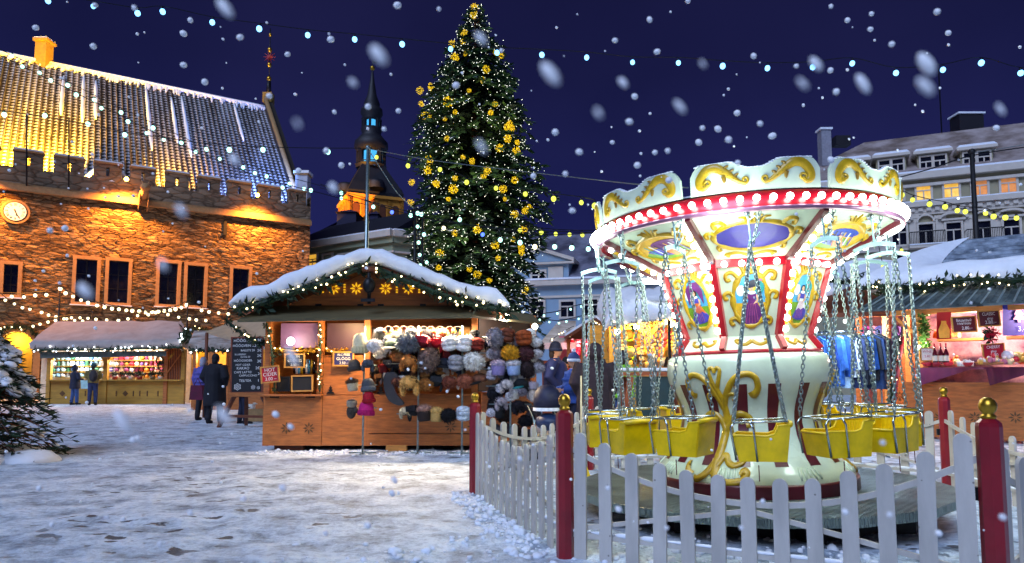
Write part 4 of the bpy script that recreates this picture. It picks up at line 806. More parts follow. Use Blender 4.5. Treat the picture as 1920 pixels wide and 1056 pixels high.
# ---------------------------------------------------------------- town hall
def stone_mat(name, a, b2, st, bump):
    m = bpy.data.materials.new(name); m.use_nodes = True; nt = m.node_tree; b = nt.nodes['Principled BSDF']; L = nt.links.new
    tc = nd(nt, 'ShaderNodeTexCoord'); mp = nd(nt, 'ShaderNodeMapping'); mp.inputs['Scale'].default_value = st; L(tc.outputs['Object'], mp.inputs[0])
    wn_ = nd(nt, 'ShaderNodeTexNoise', Scale=1.5, Detail=3); L(mp.outputs[0], wn_.inputs[0])
    ad = nd(nt, 'ShaderNodeMix', data_type='RGBA'); ad.inputs[0].default_value = .35; L(mp.outputs[0], ad.inputs[6]); L(wn_.outputs['Color'], ad.inputs[7])
    vo = nd(nt, 'ShaderNodeTexVoronoi', Scale=1); L(ad.outputs[2], vo.inputs['Vector'])
    ve = nd(nt, 'ShaderNodeTexVoronoi', Scale=1, feature='DISTANCE_TO_EDGE'); L(ad.outputs[2], ve.inputs['Vector'])
    cr = ramp(nt, vo.outputs['Color'], [(.1, lin(a)), (.9, lin(b2))])
    er = ramp(nt, ve.outputs['Distance'], [(.0, (.5, .47, .44, 1)), (.12, (1, 1, 1, 1))])
    mx = nd(nt, 'ShaderNodeMix', data_type='RGBA', blend_type='MULTIPLY'); mx.inputs[0].default_value = 1; L(cr.outputs[0], mx.inputs[6]); L(er.outputs[0], mx.inputs[7]); L(mx.outputs[2], b.inputs['Base Color'])
    b.inputs['Roughness'].default_value = .9; b.inputs['Specular IOR Level'].default_value = .2
    fn = nd(nt, 'ShaderNodeTexNoise', Scale=3, Detail=6, Roughness=.7); L(mp.outputs[0], fn.inputs[0])
    sm = nd(nt, 'ShaderNodeMath', operation='MULTIPLY_ADD'); L(fn.outputs[0], sm.inputs[0]); sm.inputs[1].default_value = .8
    mr = nd(nt, 'ShaderNodeMapRange'); mr.inputs[2].default_value = .18; L(ve.outputs['Distance'], mr.inputs[0]); L(mr.outputs[0], sm.inputs[2])
    bp = nd(nt, 'ShaderNodeBump', Strength=bump, Distance=.12); L(sm.outputs[0], bp.inputs['Height']); L(bp.outputs[0], b.inputs['Normal'])
    return m
LIME = stone_mat('rubble_limestone', '594430', 'ad9068', (2.6, 2.6, 8.5), 1.0)
ASHLAR = stone_mat('grey_ashlar', '6a5c4c', '8d7c66', (1.7, 1.7, 4.4), .5)
DRESS = mat('dressed_stone', 'a07c50', .8, var=.15, vs=6, bump=.2)
P0h, P1h = W(0, HZ, 40.3), W(575, HZ, 50.0); P0h.z = P1h.z = 0
hu = (P0h - P1h).normalized(); hn = V((hu.y, -hu.x, 0))                       # hu runs left along the front, hn points out of it
if hn.dot(V((0, 0, 0)) - P1h) < 0: hn = -hn
hall = thing('town_hall', 'medieval limestone town hall with battlements, clock and floodlit tiled roof', 'town hall', P1h)
def hp(x, y, out=0): return PL(x, y, P1h + hn * out, hn)
def hs2(x, y):                                                              # pixel -> (along, height) on the front
    p = hp(x, y); return (p - P1h).dot(hu), p.z
hfr = frame(P1h, hu, UP)
if (hfr(0, 0, 1) - hfr(0, 0, 0)).dot(hn) < 0: hfr_ = hfr; hfr = lambda u, v, h=0: hfr_(u, v, -h)
cor = hs2(300, 388)[1]                                                      # string course height
wins = [(8, 495, 35, 553), (144, 485, 183, 567), (205, 488, 242, 568), (300, 492, 334, 571), (352, 497, 384, 573), (437, 503, 467, 575)]
wr = []
for x0, y0, x1, y1 in wins:
    u1, v1 = hs2(x0, y0); u0, _ = hs2(x1, y0); v0 = hs2((x0 + x1) / 2, y1)[1]; wr.append((u0, u1, v0, v1))
arcs = [(-8, 632, 72), (122, 628, 178), (232, 630, 290), (338, 630, 398)]
ar = []
for x0, y, x1 in arcs: ua, ub = hs2(x1, y)[0], hs2(x0, y)[0]; ar.append(((ua + ub) / 2, (ub - ua) / 2 * .8, hs2((x0 + x1) / 2, 648)[1]))
U1 = hs2(-60, 500)[0] + 6
def wall_grid():                                                           # rough rubble front with real relief, left open at windows and arches
    st = .13; nu, nv = int(U1 / st), int(cor / st); m = MB(); vs = []
    for j in range(nv + 1):
        for i in range(nu + 1):
            u, v = U1 * i / nu, cor * j / nv; q = V((u * 2.0, v * 5.2, 0)); h = noise.noise(q) * .05 + noise.noise(q * 2.1 + V((5, 1, 2))) * .035
            vs.append(hfr(u, v, h))
    fs = []
    for j in range(nv):
        for i in range(nu):
            u, v = U1 * (i + .5) / nu, cor * (j + .5) / nv
            if any(a - .02 < u < b2 + .02 and c - .02 < v < d + .02 for a, b2, c, d in wr): continue
            if any(abs(u - c) < r and v < z + math.sqrt(max(0, r * r - (u - c) ** 2)) for c, r, z in ar): continue
            fs.append((j * (nu + 1) + i, j * (nu + 1) + i + 1, (j + 1) * (nu + 1) + i + 1, (j + 1) * (nu + 1) + i))
    m.add(vs, fs, LIME, False); return m
wall_grid().build('front_wall', hall)
bw = MB(); D = 14
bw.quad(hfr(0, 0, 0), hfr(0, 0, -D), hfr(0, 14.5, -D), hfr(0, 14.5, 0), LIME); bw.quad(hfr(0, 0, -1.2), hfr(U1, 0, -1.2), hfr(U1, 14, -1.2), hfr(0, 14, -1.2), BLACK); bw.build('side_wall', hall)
PANE = mat('old_window_glass', '10121c', .12, var=.4, vs=2, spec=.7)
for (a, b2, c, d) in wr:
    f = MB(); o = .16
    for u0, v0, u1, v1 in ((a - .22, d, b2 + .22, d + .2), (a - .2, c - .16, b2 + .2, c), (a - .2, c, a, d), (b2, c, b2 + .2, d)): f.prism([(u0, v0), (u1, v0), (u1, v1), (u0, v1)], hfr, -.25, .1, DRESS)
    f.prism([(a - .26, c - .22), (b2 + .26, c - .22), (b2 + .26, c - .16), (a - .26, c - .16)], hfr, 0, .2, SNOW)
    w_ = f.build('window', hall); p = MB(); p.prism([(a, c), (b2, c), (b2, d), (a, d)], hfr, -.24, -.2, PANE)
    mm = (a + b2) / 2
    for t in (1 / 3, 2 / 3): p.prism([(a, c + (d - c) * t - .025), (b2, c + (d - c) * t - .025), (b2, c + (d - c) * t + .025), (a, c + (d - c) * t + .025)], hfr, -.2, -.17, DARKM)
    p.prism([(mm - .03, c), (mm + .03, c), (mm + .03, d), (mm - .03, d)], hfr, -.198, -.165, DARKM); q = p.build('pane', w_, False); q.data.transform(Matrix.Translation(-P1h))
ARCHP = mat('arcade_plaster', 'c9a24a', .8, var=.12, vs=2)
for c, r, z in ar:
    f = MB(); pts = [(c + r * math.cos(R(q)), z + r * math.sin(R(q))) for q in range(0, 181, 12)]; po = [(c + (r + .35) * math.cos(R(q)), z + (r + .35) * math.sin(R(q))) for q in range(0, 181, 12)]
    for i in range(len(pts) - 1): f.prism([pts[i], pts[i + 1], po[i + 1], po[i]], hfr, -.3, .14, DRESS)
    f.prism([(c - r - .35, 0), (c - r, 0), (c - r, z), (c - r - .35, z)], hfr, -.3, .12, DRESS); f.prism([(c + r, 0), (c + r + .35, 0), (c + r + .35, z), (c + r, z)], hfr, -.3, .12, DRESS)
    f.prism([(c - r, 0), (c + r, 0)] + pts, hfr, -1.1, -1.05, ARCHP); f.build('arcade_arch', hall)
    lp = hfr(c, z + r * .5, -.5); light('arcade_lamp', 'POINT', lp, 90, 'ffd060', .15)
    garland('fir_garland', 'lit fir garland round the town hall arch ' + {0: 'at the snowy fir tree', 1: 'above the long stall, nearest the fir tree', 2: 'above the middle of the long stall', 3: 'beside the gable of the long stall'}[len([1 for x in ar[:ar.index((c, r, z))]])], [hfr(c + (r + .3) * math.cos(R(q)), z + (r + .3) * math.sin(R(q)), .3) for q in range(10, 171, 16)], .22, 16, 4, ls=.04)
# string course, parapet and battlements
sc = MB(); sc.prism([(0, cor - .1), (U1, cor - .1), (U1, cor + .22), (0, cor + .22)], hfr, -.2, .34, DRESS); sc.prism([(0, cor + .22), (U1, cor + .22), (U1, cor + .34), (0, cor + .34)], hfr, -.2, .22, DRESS); sc.build('string_course', hall)
cren = hs2(420, 380)[1] * 0 + cor + 1.35; mtop = cor + 2.35
pp_ = MB(); pp_.prism([(0, cor + .34), (U1, cor + .34), (U1, cren), (0, cren)], hfr, -.55, .02, ASHLAR); pp_.prism([(-.02, cor + .2), (.5, cor + .2), (.5, cren + .1), (-.02, cren + .1)], hfr, -9, -.55, ASHLAR); pp_.build('parapet', hall)
mxs = [(-45, -6), (20, 77), (97, 155), (173, 226), (242, 290), (309, 353), (370, 412), (426, 470), (483, 527), (541, 574)]
for x0, x1 in mxs:
    ua, ub = hs2(x1, 380)[0], hs2(x0, 380)[0]; mid = (ua + ub) / 2; m = MB()
    for u0, v0, u1, v1 in ((ua, cren, mid - .09, mtop), (mid + .09, cren, ub, mtop), (mid - .09, cren, mid + .09, cren + .22), (mid - .09, cren + .78, mid + .09, mtop)): m.prism([(u0, v0), (u1, v0), (u1, v1), (u0, v1)], hfr, -.5, .02, ASHLAR)
    m.prism([(ua - .05, mtop), (ub + .05, mtop), (ub + .05, mtop + .1), (ua - .05, mtop + .1)], hfr, -.56, .1, DRESS); m.prism([(ua - .03, mtop + .1), (ub + .03, mtop + .1), (ub - .05, mtop + .2), (ua + .05, mtop + .2)], hfr, -.5, .05, SNOW); m.build('battlement', hall)
# roof
TILE = bpy.data.materials.new('snowy_pantiles'); TILE.use_nodes = True; nt = TILE.node_tree; b = nt.nodes['Principled BSDF']; L = nt.links.new
uvn = nd(nt, 'ShaderNodeUVMap'); mp = nd(nt, 'ShaderNodeMapping'); L(uvn.outputs[0], mp.inputs[0]); sx = nd(nt, 'ShaderNodeSeparateXYZ'); L(mp.outputs[0], sx.inputs[0])
def wav(out, f, ph=0): a = nd(nt, 'ShaderNodeMath', operation='MULTIPLY'); a.inputs[1].default_value = f; L(out, a.inputs[0]); s_ = nd(nt, 'ShaderNodeMath', operation='FRACT'); L(a.outputs[0], s_.inputs[0]); return s_
wx, wy = wav(sx.outputs[0], 1 / .36), wav(sx.outputs[1], 1 / .42)
def tri(o): a = nd(nt, 'ShaderNodeMath', operation='PINGPONG'); a.inputs[1].default_value = .5; L(o.outputs[0], a.inputs[0]); return a
nz = nd(nt, 'ShaderNodeTexNoise', Scale=.28, Detail=4); mp2 = nd(nt, 'ShaderNodeMapping'); mp2.inputs['Scale'].default_value = (2.2, .35, 1); L(uvn.outputs[0], mp2.inputs[0]); L(mp2.outputs[0], nz.inputs[0])
nz2 = nd(nt, 'ShaderNodeTexNoise', Scale=2.4, Detail=4); L(uvn.outputs[0], nz2.inputs[0])
tx = tri(wx); m1 = nd(nt, 'ShaderNodeMath', operation='MULTIPLY'); L(tx.outputs[0], m1.inputs[0]); m1.inputs[1].default_value = 1.0
m2 = nd(nt, 'ShaderNodeMath', operation='MULTIPLY_ADD'); L(wy.outputs[0], m2.inputs[0]); m2.inputs[1].default_value = -.75; L(m1.outputs[0], m2.inputs[2])
m3 = nd(nt, 'ShaderNodeMath', operation='MULTIPLY_ADD'); L(nz.outputs[0], m3.inputs[0]); m3.inputs[1].default_value = 1.1; L(m2.outputs[0], m3.inputs[2])
m4 = nd(nt, 'ShaderNodeMath', operation='MULTIPLY_ADD'); L(nz2.outputs[0], m4.inputs[0]); m4.inputs[1].default_value = .5; L(m3.outputs[0], m4.inputs[2])
cr = ramp(nt, m4.outputs[0], [(.56, lin('1d1410')), (.72, lin('3e2c20')), (.92, lin('c8c8cc'))]); L(cr.outputs[0], b.inputs['Base Color']); b.inputs['Roughness'].default_value = .8
bp = nd(nt, 'ShaderNodeBump', Strength=.9, Distance=.15); L(m2.outputs[0], bp.inputs['Height']); L(bp.outputs[0], b.inputs['Normal'])
ridge_in, rz_ = 12.6, 25.2; eave_in, ez = 1.15, cor + .9
rm_ = MB(); A, B_, C2, D2 = hfr(.55, ez, -eave_in), hfr(U1 + 8, ez, -eave_in), hfr(U1 + 8, rz_, -ridge_in), hfr(.55, rz_, -ridge_in)
rm_.add([A, B_, C2, D2], [(0, 1, 2, 3)], TILE); ro = rm_.build('roof', hall); uvl = ro.data.uv_layers.new(name='UVMap'); sl = math.hypot(ridge_in - eave_in, rz_ - ez)
for i, uv in enumerate(((0, 0), (U1 + 7.5, 0), (U1 + 7.5, sl), (0, sl))): uvl.data[i].uv = uv
lathm = MB()
for j in range(int((U1 + 7) / .36)): u = .6 + .36 * j; lathm.tube([hfr(u, ez, -eave_in) + UP * .03, hfr(u, rz_, -ridge_in) + UP * .03], .05, mat('tile_roll', '3a2a22', .85, var=.5, vs=2, col2='7a7068') if j == 0 else lathm.mats[0], 4, cap=False)
lathm.build('roof_tile', hall)
bk = MB(); bk.quad(hfr(.55, rz_, -ridge_in), hfr(U1 + 8, rz_, -ridge_in), hfr(U1 + 8, ez, -ridge_in * 2), hfr(.55, ez, -ridge_in * 2), SNOW); bk.build('rear_roof', hall)
rs = MB(); rs.tube([hfr(.5 + (U1 + 6) * i / 40, rz_ + .1 + .06 * noise.noise(V((i, 0, 0))), -ridge_in) for i in range(41)], .2, SNOW, 7)
for i in range(150):
    u = random.uniform(.6, U1 + 4); l = random.uniform(.15, .9); q = l / sl; rs.tube([hfr(u, rz_ - .05, -ridge_in + .15), hfr(u + .1, rz_ - (rz_ - ez) * q, -ridge_in + (ridge_in - eave_in) * q + .08)], [.14, .05], SNOW, 5)
rs.build('ridge_snow', hall)
for c_, u in enumerate((3.2, 7.4, 8.2, 10.0, 13.5, 14.3, 15.6)):       # streaks of slid snow on the slope
    st_ = MB(); y0, y1 = random.uniform(.35, .6), random.uniform(.9, .98); st_.tube([hfr(u + .3 * noise.noise(V((i, c_, 0))), ez + (rz_ - ez) * (y0 + (y1 - y0) * i / 8), -eave_in - (ridge_in - eave_in) * (y0 + (y1 - y0) * i / 8) + .08) for i in range(9)], [.05, .12, .15, .12, .16, .12, .14, .1, .06], SNOW, 6); st_.build('snow_streak', hall)
gm = MB(); GW = mat('gable_stone', '2a241f', .9, var=.2); gfr = lambda u, v, h=0: P1h + hn * (-u) + UP * v + hu * h
gm.prism([(eave_in - .6, 0), (ridge_in * 2, 0), (ridge_in * 2, ez), (ridge_in + .3, rz_ + .7), (ridge_in - .3, rz_ + .7), (eave_in - .6, ez + .35)], gfr, -.05, .55, GW); gm.build('gable_wall', hall)
gm = MB(); gm.tube([gfr(eave_in - .6, ez + .5, .56), gfr(ridge_in - .3, rz_ + .8, .56)], .2, DRESS, 6); gm.build('gable_coping', hall)
tw = MB(); c = gfr(eave_in + .4, ez + 1.5, .15); tw.box(c, (.9, .9, 3.4), mat('whitewash', 'b8bcc8', .7, var=.1)); tw.box(c + UP * 1.78, (1.15, 1.15, .2), SNOW); tw.box(c + UP * 1.62, (1.05, 1.05, .12), DRESS); tw.build('corner_turret', hall)
ch = MB(); c = hfr(hs2(83, 300)[0] + 3.2, rz_ + .9, -ridge_in); k = PL(83, 96, c, hn); c = V((k.x, k.y, rz_ + .6)); CHM = mat('yellow_brick', '8a6a20', .8, var=.15)
ch.box(c, (.85, .85, 2.2), CHM); ch.box(c + UP * 1.1, (1.1, 1.1, .2), CHM); ch.box(c + UP * 1.24, (1.0, 1.0, .1), SNOW); ch.build('chimney', hall)
fi = MB(); k = gfr(ridge_in, rz_ + .9, .25); fi.box(k + UP * .1, (.8, .8, .9), CHM); fi.tube([k + UP * .5, k + UP * 1.9], [.25, .16], DARKM, 8)
for z, r in ((1.9, .22), (3.2, .2), (4.6, .2), (6.0, .14)): fi.ball(k + UP * z, (r, r, r * 1.3), GOLD, 10, 8)
fi.tube([k + UP * 1.8, k + UP * 6.6], .045, DARKM, 6); REDM = mat('red_rosette', '7a1a10', .5, metal=.4)
for i in range(10): a = i * math.pi / 5; fi.tube([k + UP * 3.95, k + UP * 3.95 + V((.55 * math.cos(a), 0, .55 * math.sin(a)))], [.06, .02], REDM, 5)
fi.build('finial', hall)
# gargoyle, loophole, clock
g = MB(); p = hp(268, 372, 0); m_ = DRESS
g.tube([p + hn * -.2, p + hn * .7 + UP * .15, p + hn * 1.2 + UP * .35], [.3, .28, .2], m_, 8); g.ball(p + hn * 1.35 + UP * .42, (.3, .3, .26), m_, 10, 8); g.tube([p + hn * 1.4 + UP * .4, p + hn * 1.75 + UP * .3], [.16, .06], m_, 8)
for q in (-1, 1): g.tube([p + hn * 1.3 + UP * .6 + hu * .12 * q, p + hn * 1.2 + UP * .85 + hu * .22 * q], [.07, .02], m_, 5); g.prism([(0, 0), (.9, .15), (.5, -.6), (.05, -.8)], lambda u, v, h=0, q=q: p + hn * u + UP * (v - .05) + hu * (q * .25 + h), -.03, .03, m_)
g.build('gargoyle', hall)
lp_ = MB(); a, b2 = hs2(422, 428); lp_.prism([(a - .12, b2 - .5), (a + .12, b2 - .5), (a + .1, b2 + .5), (a - .1, b2 + .5)], hfr, -.05, .09, BLACK); lp_.build('loophole', hall)
cu, cv = hs2(29, 398); cr_ = .54; ck = MB(); ck.prism(ell(cu, cv, cr_ + .18, cr_ + .18, 36), hfr, -.1, .2, DRESS); ck.prism(ell(cu, cv, cr_ + .05, cr_ + .05, 36), hfr, .2, .215, BLACK); cko = ck.build('clock', hall)
cf = MB(); cf.prism(ell(cu, cv, cr_, cr_, 36), hfr, .215, .23, mat('clock_face', 'e8e2c0', .5, var=.06, emit=.22, ecol='e4ffe4')); q = cf.build('face', cko, False); q.data.transform(Matrix.Translation(-P1h))
CK = mat('clock_ink', '0c0a08', .6, var=0); nums = ['XII', 'I', 'II', 'III', 'IIII', 'V', 'VI', 'VII', 'VIII', 'IX', 'X', 'XI']
cfr = lambda u, v, h=0: hfr(cu - u, cv + v, .231 + h)
for i, nm in enumerate(nums):
    a = i * math.pi / 6; sn_, cs = math.sin(a), math.cos(a)
    def nf(u, v, h=0): return cfr(sn_ * (.58 + v) * .72 + cs * u * .72, cs * (.58 + v) * .72 - sn_ * u * .72, h)
    x = -.035 * (len(nm) - 1); cl = MB()
    for chh in nm:
        for dx0, dx1 in {'I': ((0, 0),), 'V': ((-.03, 0), (.03, 0)), 'X': ((-.03, .03), (.03, -.03))}[chh]: cl.prism([(x + dx0 - .012, .1), (x + dx0 + .012, .1), (x + dx1 + .012, -.1), (x + dx1 - .012, -.1)], nf, 0, .006, CK)
        x += .07
    q = cl.build('numeral', cko, False); q.data.transform(Matrix.Translation(-P1h))
ckh = MB()
for a, l, w_ in ((R(152), .45, .025), (R(160), .28, .035)):
    nf = lambda u, v, h=0: cfr(math.sin(a) * v + math.cos(a) * u, math.cos(a) * v - math.sin(a) * u, h); ckh.prism([(-w_, -.14), (w_, -.14), (w_ * .6, l * .7), (w_ * 1.8, l * .75), (0, l), (-w_ * 1.8, l * .75), (-w_ * .6, l * .7)], nf, .007, .02, CK)
q = ckh.build('hands', cko, False); q.data.transform(Matrix.Translation(-P1h))
# floodlights on the wall and roof
LAMPO = mat('orange_lamp', 'ffb040', .3, var=0, emit=30, ecol='ffae3a')
for x, y, pw in ((237, 336, 5200), (483, 366, 3600), (-45, 315, 4200)):
    p = hp(x, y, .9); m = MB(); m.ball(p, .13, LAMPO, 10, 8); m.tube([p, hp(x, y, 0)], .04, DARKM, 5); m.build('flood_lamp', hall)
    light('flood_lamp', 'SPOT', p - UP * .2 + hn * .35, pw, 'ff9c38', .12, target=p - UP * 9 - hn * .8, spot=140, blend=.9)
for x, y, pw, col, tx_ in ((165, 318, 22000, 'ffc030', 0), (240, 330, 14000, 'ffbc30', 0), (60, 300, 19000, 'ffc030', 1), (330, 345, 4500, 'ffb838', 0), (5, 290, 15000, 'ffc030', 1), (525, 368, 4200, '6f96ff', 0), (430, 355, 1200, '7f9cff', 0)):
    u, v = hs2(x, y); p = hfr(u, ez + .35, -.62); m = MB(); m.box(p - UP * .1, (.35, .35, .25), DARKM); m.build('flood_lamp', hall)
    light('roof_floodlight', 'SPOT', p + UP * .15, pw, col, .12, target=hfr(u, rz_ - 1, -ridge_in), spot=95, blend=.8)
dm = MB(); u, v = hs2(205, 318); dm.lathe([(0, 2.1), (.5, 1.9), (1.2, 1.1), (1.7, .5), (1.8, .35)], SNOW, 10, hfr(u, ez, -1.6), sy=.9); dm.lathe([(1.6, .4), (1.6, -.4)], ASHLAR, 10, hfr(u, ez, -1.6), sy=.9); dm.build('bartizan', hall)
# ---------------------------------------------------------------- church tower
OCH = mat('ochre_plaster', 'c8862a', .8, var=.1, vs=.6); DKRF = mat('dark_copper', '14131c', .6, var=.2, vs=.7); BLUEW = mat('blue_lit_opening', '3aa0e8', .4, var=0, emit=.6, ecol='4ab4f4')
tc_ = W(689, 708, 120.0); tc_.z = 0
ct = thing('church_tower', 'floodlit ochre church tower with dark baroque spire and blue lit lanterns', 'church tower', tc_, R(24))
def tz(y): return W(689, y, 120).z
hw = 4.5; zb_, zt_ = tz(470), tz(378)
m = MB(); m.box((0, 0, zt_ / 2), (hw * 2, hw * 2, zt_), OCH); m.build('belfry', ct, False)
m = MB()
for z in (zt_ - .3, zt_ - 5.4): m.box((0, 0, z), (hw * 2 + .9, hw * 2 + .9, .5), OCH)
for sgn in (-1, 1):
    for i in range(5): x = -hw + hw * 2 * i / 4; m.box((x, -hw - .06, zt_ - 3), (.6, .3, 5), OCH); m.box((-hw - .06, x, zt_ - 3), (.3, .6, 5), OCH); m.box((hw + .06, x, zt_ - 3), (.3, .6, 5), OCH)
m.build('cornice', ct, False)
for i in range(4):
    x = -hw + hw * 2 * (i + .5) / 4
    for fr in (frame((x, -hw - .02, zt_ - 4.6), (1, 0, 0), UP), frame((-hw - .02, x, zt_ - 4.6), (0, -1, 0), UP), frame((hw + .02, x, zt_ - 4.6), (0, 1, 0), UP)):
        m = MB(); m.prism([(-.55, 0), (.55, 0), (.55, 2.6)] + [(.55 * math.cos(R(a)), 2.6 + .55 * math.sin(R(a))) for a in (30, 60, 90, 120, 150)] + [(-.55, 2.6)], fr, 0, .06, mat('belfry_shutter', '5a2a0c', .7, var=.2) if i == 0 and fr(0, 0, 0).y < -hw and fr(0, 0, 0).x < 0 else bpy.data.materials['belfry_shutter']); m.build('belfry_window', ct, False)
m = MB(); z = zt_
pr = [(hw * 1.47, z), (hw * 1.5, z + .6), (hw * 1.25, z + 2.2), (hw * .95, z + 4), (hw * .72, z + 5.4), (hw * .62, z + 6)]
m.lathe(pr, DKRF, 4, a0=R(45), smooth=False); m.build('helm_roof', ct, False)
for a in range(4):
    m = MB(); d_ = V((math.sin(a * math.pi / 2), -math.cos(a * math.pi / 2), 0)); m.lathe([(0, .6), (1.2, .5), (1.5, .0), (1.5, -1)], DKRF, 12, d_ * hw * .95 + UP * (z + 2.2)); m.build('dormer', ct, False)
m = MB(); zz_ = tz(310); z2 = tz(300); z3 = tz(275)
m.lathe([(2.7, z + 5.8), (2.7, tz(312)), (2.9, tz(311)), (2.3, tz(309))], DKRF, 8); m.build('drum', ct, False)
def lantern(y0, y1, r):
    m = MB(); za, zc_ = tz(y0), tz(y1)
    m.lathe([(r * 1.15, za), (r * 1.15, za + .2)], DKRF, 8); m.lathe([(r * .55, za), (r * .55, zc_)], BLUEW, 8)
    for i in range(8): a = R(45 * i + 22.5); m.box((r * math.cos(a), r * math.sin(a), (za + zc_) / 2), (.5 * r / 2, .5 * r / 2, zc_ - za), DKRF)
    m.lathe([(r, zc_ - .25), (r * 1.2, zc_), (r * 1.2, zc_ + .2)], DKRF, 8); m.build('lantern', ct, False)
lantern(309, 284, 2.3); lantern(243, 226, 1.55)
m = MB(); m.lathe([(2.6, tz(284)), (3.0, tz(278)), (2.9, tz(268)), (2.2, tz(260)), (1.6, tz(252)), (1.9, tz(244)), (1.9, tz(243))], DKRF, 16); m.build('onion_dome', ct, False)
m = MB(); m.lathe([(1.6, tz(226)), (1.5, tz(222)), (2.0, tz(214)), (1.9, tz(206)), (1.3, tz(200)), (1.45, tz(196)), (.85, tz(180)), (.4, tz(152)), (.12, tz(130)), (.08, tz(112))], DKRF, 12); m.ball((0, 0, tz(128)), .45, GOLD, 10, 8); m.box((.35, 0, tz(116)), (.8, .08, .4), DARKM); m.build('spire', ct, False)
for dx, pw in ((-1, 5200), (1, 2600)): light('tower_floodlight', 'SPOT', tc_ + V((dx * 12, -22, zb_ - 8)), pw * 22, 'ffb030', .4, target=tc_ + UP * (zt_ - 4), spot=50, blend=.6)
# ---------------------------------------------------------------- houses
def wallframe(xa, da, xb, db):
    a, b = W(xa, HZ, da), W(xb, HZ, db); a.z = b.z = 0; e = (b - a).normalized(); n = V((e.y, -e.x, 0))
    fr = lambda u, v, h=0: a + e * u + UP * v + n * h
    def loc(x, y): p = PL(x, y, a, n); return (p - a).dot(e), p.z
    return a, e, n, fr, loc, (b - a).length
def rect(u0, v0, u1, v1): return [(u0, v0), (u1, v0), (u1, v1), (u0, v1)]
LITW = mat('lit_window', 'f0b840', .5, var=.3, vs=2, emit=.35, ecol='ffc040', col2='f8d878'); LITO = mat('orange_lit_window', 'd88038', .5, var=.3, vs=2, emit=.2, ecol='f0a060')
def window(house, fr, u0, v0, u1, v1, glass, trim, arch=None, bars=True, deep=.12, name='window'):
    hid = fr(0, 0, 0); o0 = house.location; f = MB(); t = min(.16, (u1 - u0) * .16)
    for r_ in (rect(u0 - t, v0 - t, u1 + t, v0), rect(u0 - t, v1, u1 + t, v1 + t), rect(u0 - t, v0, u0, v1), rect(u1, v0, u1 + t, v1)): f.prism(r_, fr, -.04, deep, trim)
    if arch == 'seg':
        f.prism(rect(u0 - t * 2, v1 + t * 1.2, u1 + t * 2, v1 + t * 2.2), fr, 0, deep + .1, trim)
        w2 = (u1 - u0) / 2 + t * 3.4; c = (u0 + u1) / 2; f.prism([(c + w2 * math.cos(R(a)), v1 + t * 2.2 + w2 * .5 * math.sin(R(a))) for a in range(0, 181, 15)] + [(c + w2 * .8 * math.cos(R(a)), v1 + t * 2.2 + w2 * .34 * math.sin(R(a))) for a in range(180, -1, -15)], fr, 0, deep + .16, trim)
    if arch == 'round':
        w2 = (u1 - u0) / 2 + t; c = (u0 + u1) / 2; f.prism([(c + w2 * math.cos(R(a)), v1 + t + w2 * math.sin(R(a))) for a in range(0, 181, 15)] + [(c + w2 * .8 * math.cos(R(a)), v1 + t + w2 * .8 * math.sin(R(a))) for a in range(180, -1, -15)], fr, 0, deep + .06, trim)
    w_ = f.build(name, house); p = MB(); p.prism(rect(u0, v0, u1, v1), fr, -.03, .02, glass)
    if bars:
        c = (u0 + u1) / 2; p.prism(rect(c - .04, v0, c + .04, v1 * .68 + v0 * .32), fr, .02, .07, trim); p.prism(rect(u0, v1 * .68 + v0 * .32 - .04, u1, v1 * .68 + v0 * .32 + .04), fr, .02, .075, trim)
    q = p.build('pane', w_, False); q.data.transform(Matrix.Translation(-o0)); return w_
CRM = mat('cream_stucco', '989074', .8, var=.1, vs=.8); TRM = mat('pale_stucco_trim', 'c6bcae', .75, var=.06, vs=2); RSN = mat('snowy_roof', '7c6a60', .8, var=.25, vs=.6, bump=.3, bs=3, col2='a89a96')
a, e, n_, fr, loc, ln = wallframe(1500, 51.2, 2010, 44.6)
hb_ = thing('apartment_house', 'cream stucco apartment house with snowy mansard roof, dormers and balconies', 'building', a)
ez_ = loc(1800, 329)[1]; rz2 = loc(1760, 250)[1] + 2.0; bel = loc(1800, 383)[1]
m = MB(); m.prism(rect(-2, 0, ln + 4, ez_), fr, -12, 0, CRM); m.build('wall', hb_)
m = MB()
for v, h, d in ((ez_ - .05, .45, .5), (ez_ - .55, .2, .25), (bel, .35, .42), (bel - .4, .4, .18), (loc(1800, 398)[1], .2, .15), (loc(1800, 463)[1], .4, .2)): m.prism(rect(-2.1, v, ln + 4, v + h), fr, .001, d, TRM)
m.prism(rect(-2.1, ez_ + .4, ln + 4, ez_ + .52), fr, -.3, .5, SNOW); m.prism(rect(-2.1, bel + .35, ln + 4, bel + .42), fr, 0, .4, SNOW)
for i in range(60): u = -1.5 + i * .5; m.prism(rect(u, bel - .32, u + .28, bel - .08), fr, .18, .3, TRM)
m.build('cornice', hb_)
m = MB(); rr = [fr(-1.5, ez_ + .4, .3), fr(ln + 4, ez_ + .4, .3), fr(ln + 4, rz2, -6.5), fr(loc(1560, 265)[0] + 2.5, rz2, -6.5)]; r2 = [fr(-1.5, ez_ + .4, -12), fr(ln + 4, ez_ + .4, -12)]
m.add(rr + r2, [(0, 1, 2, 3), (0, 3, 4), (3, 2, 5, 4)], RSN); m.build('roof', hb_)
m = MB(); p = fr(loc(1858, 240)[0], rz2 + .6, -8); m.box(p, (1.9, 1.2, 1.8), DKRF); m.box(p + UP * 1.0, (2.1, 1.4, .14), SNOW); m.build('chimney', hb_)
m = MB(); p = fr(loc(1547, 280)[0], rz2 - 1.2, -3); m.box(p, (.75, .75, 2.9), mat('chimney_plaster', '8a8a94', .8)); m.box(p + UP * 1.5, (.95, .95, .15), SNOW); m.build('chimney', hb_)
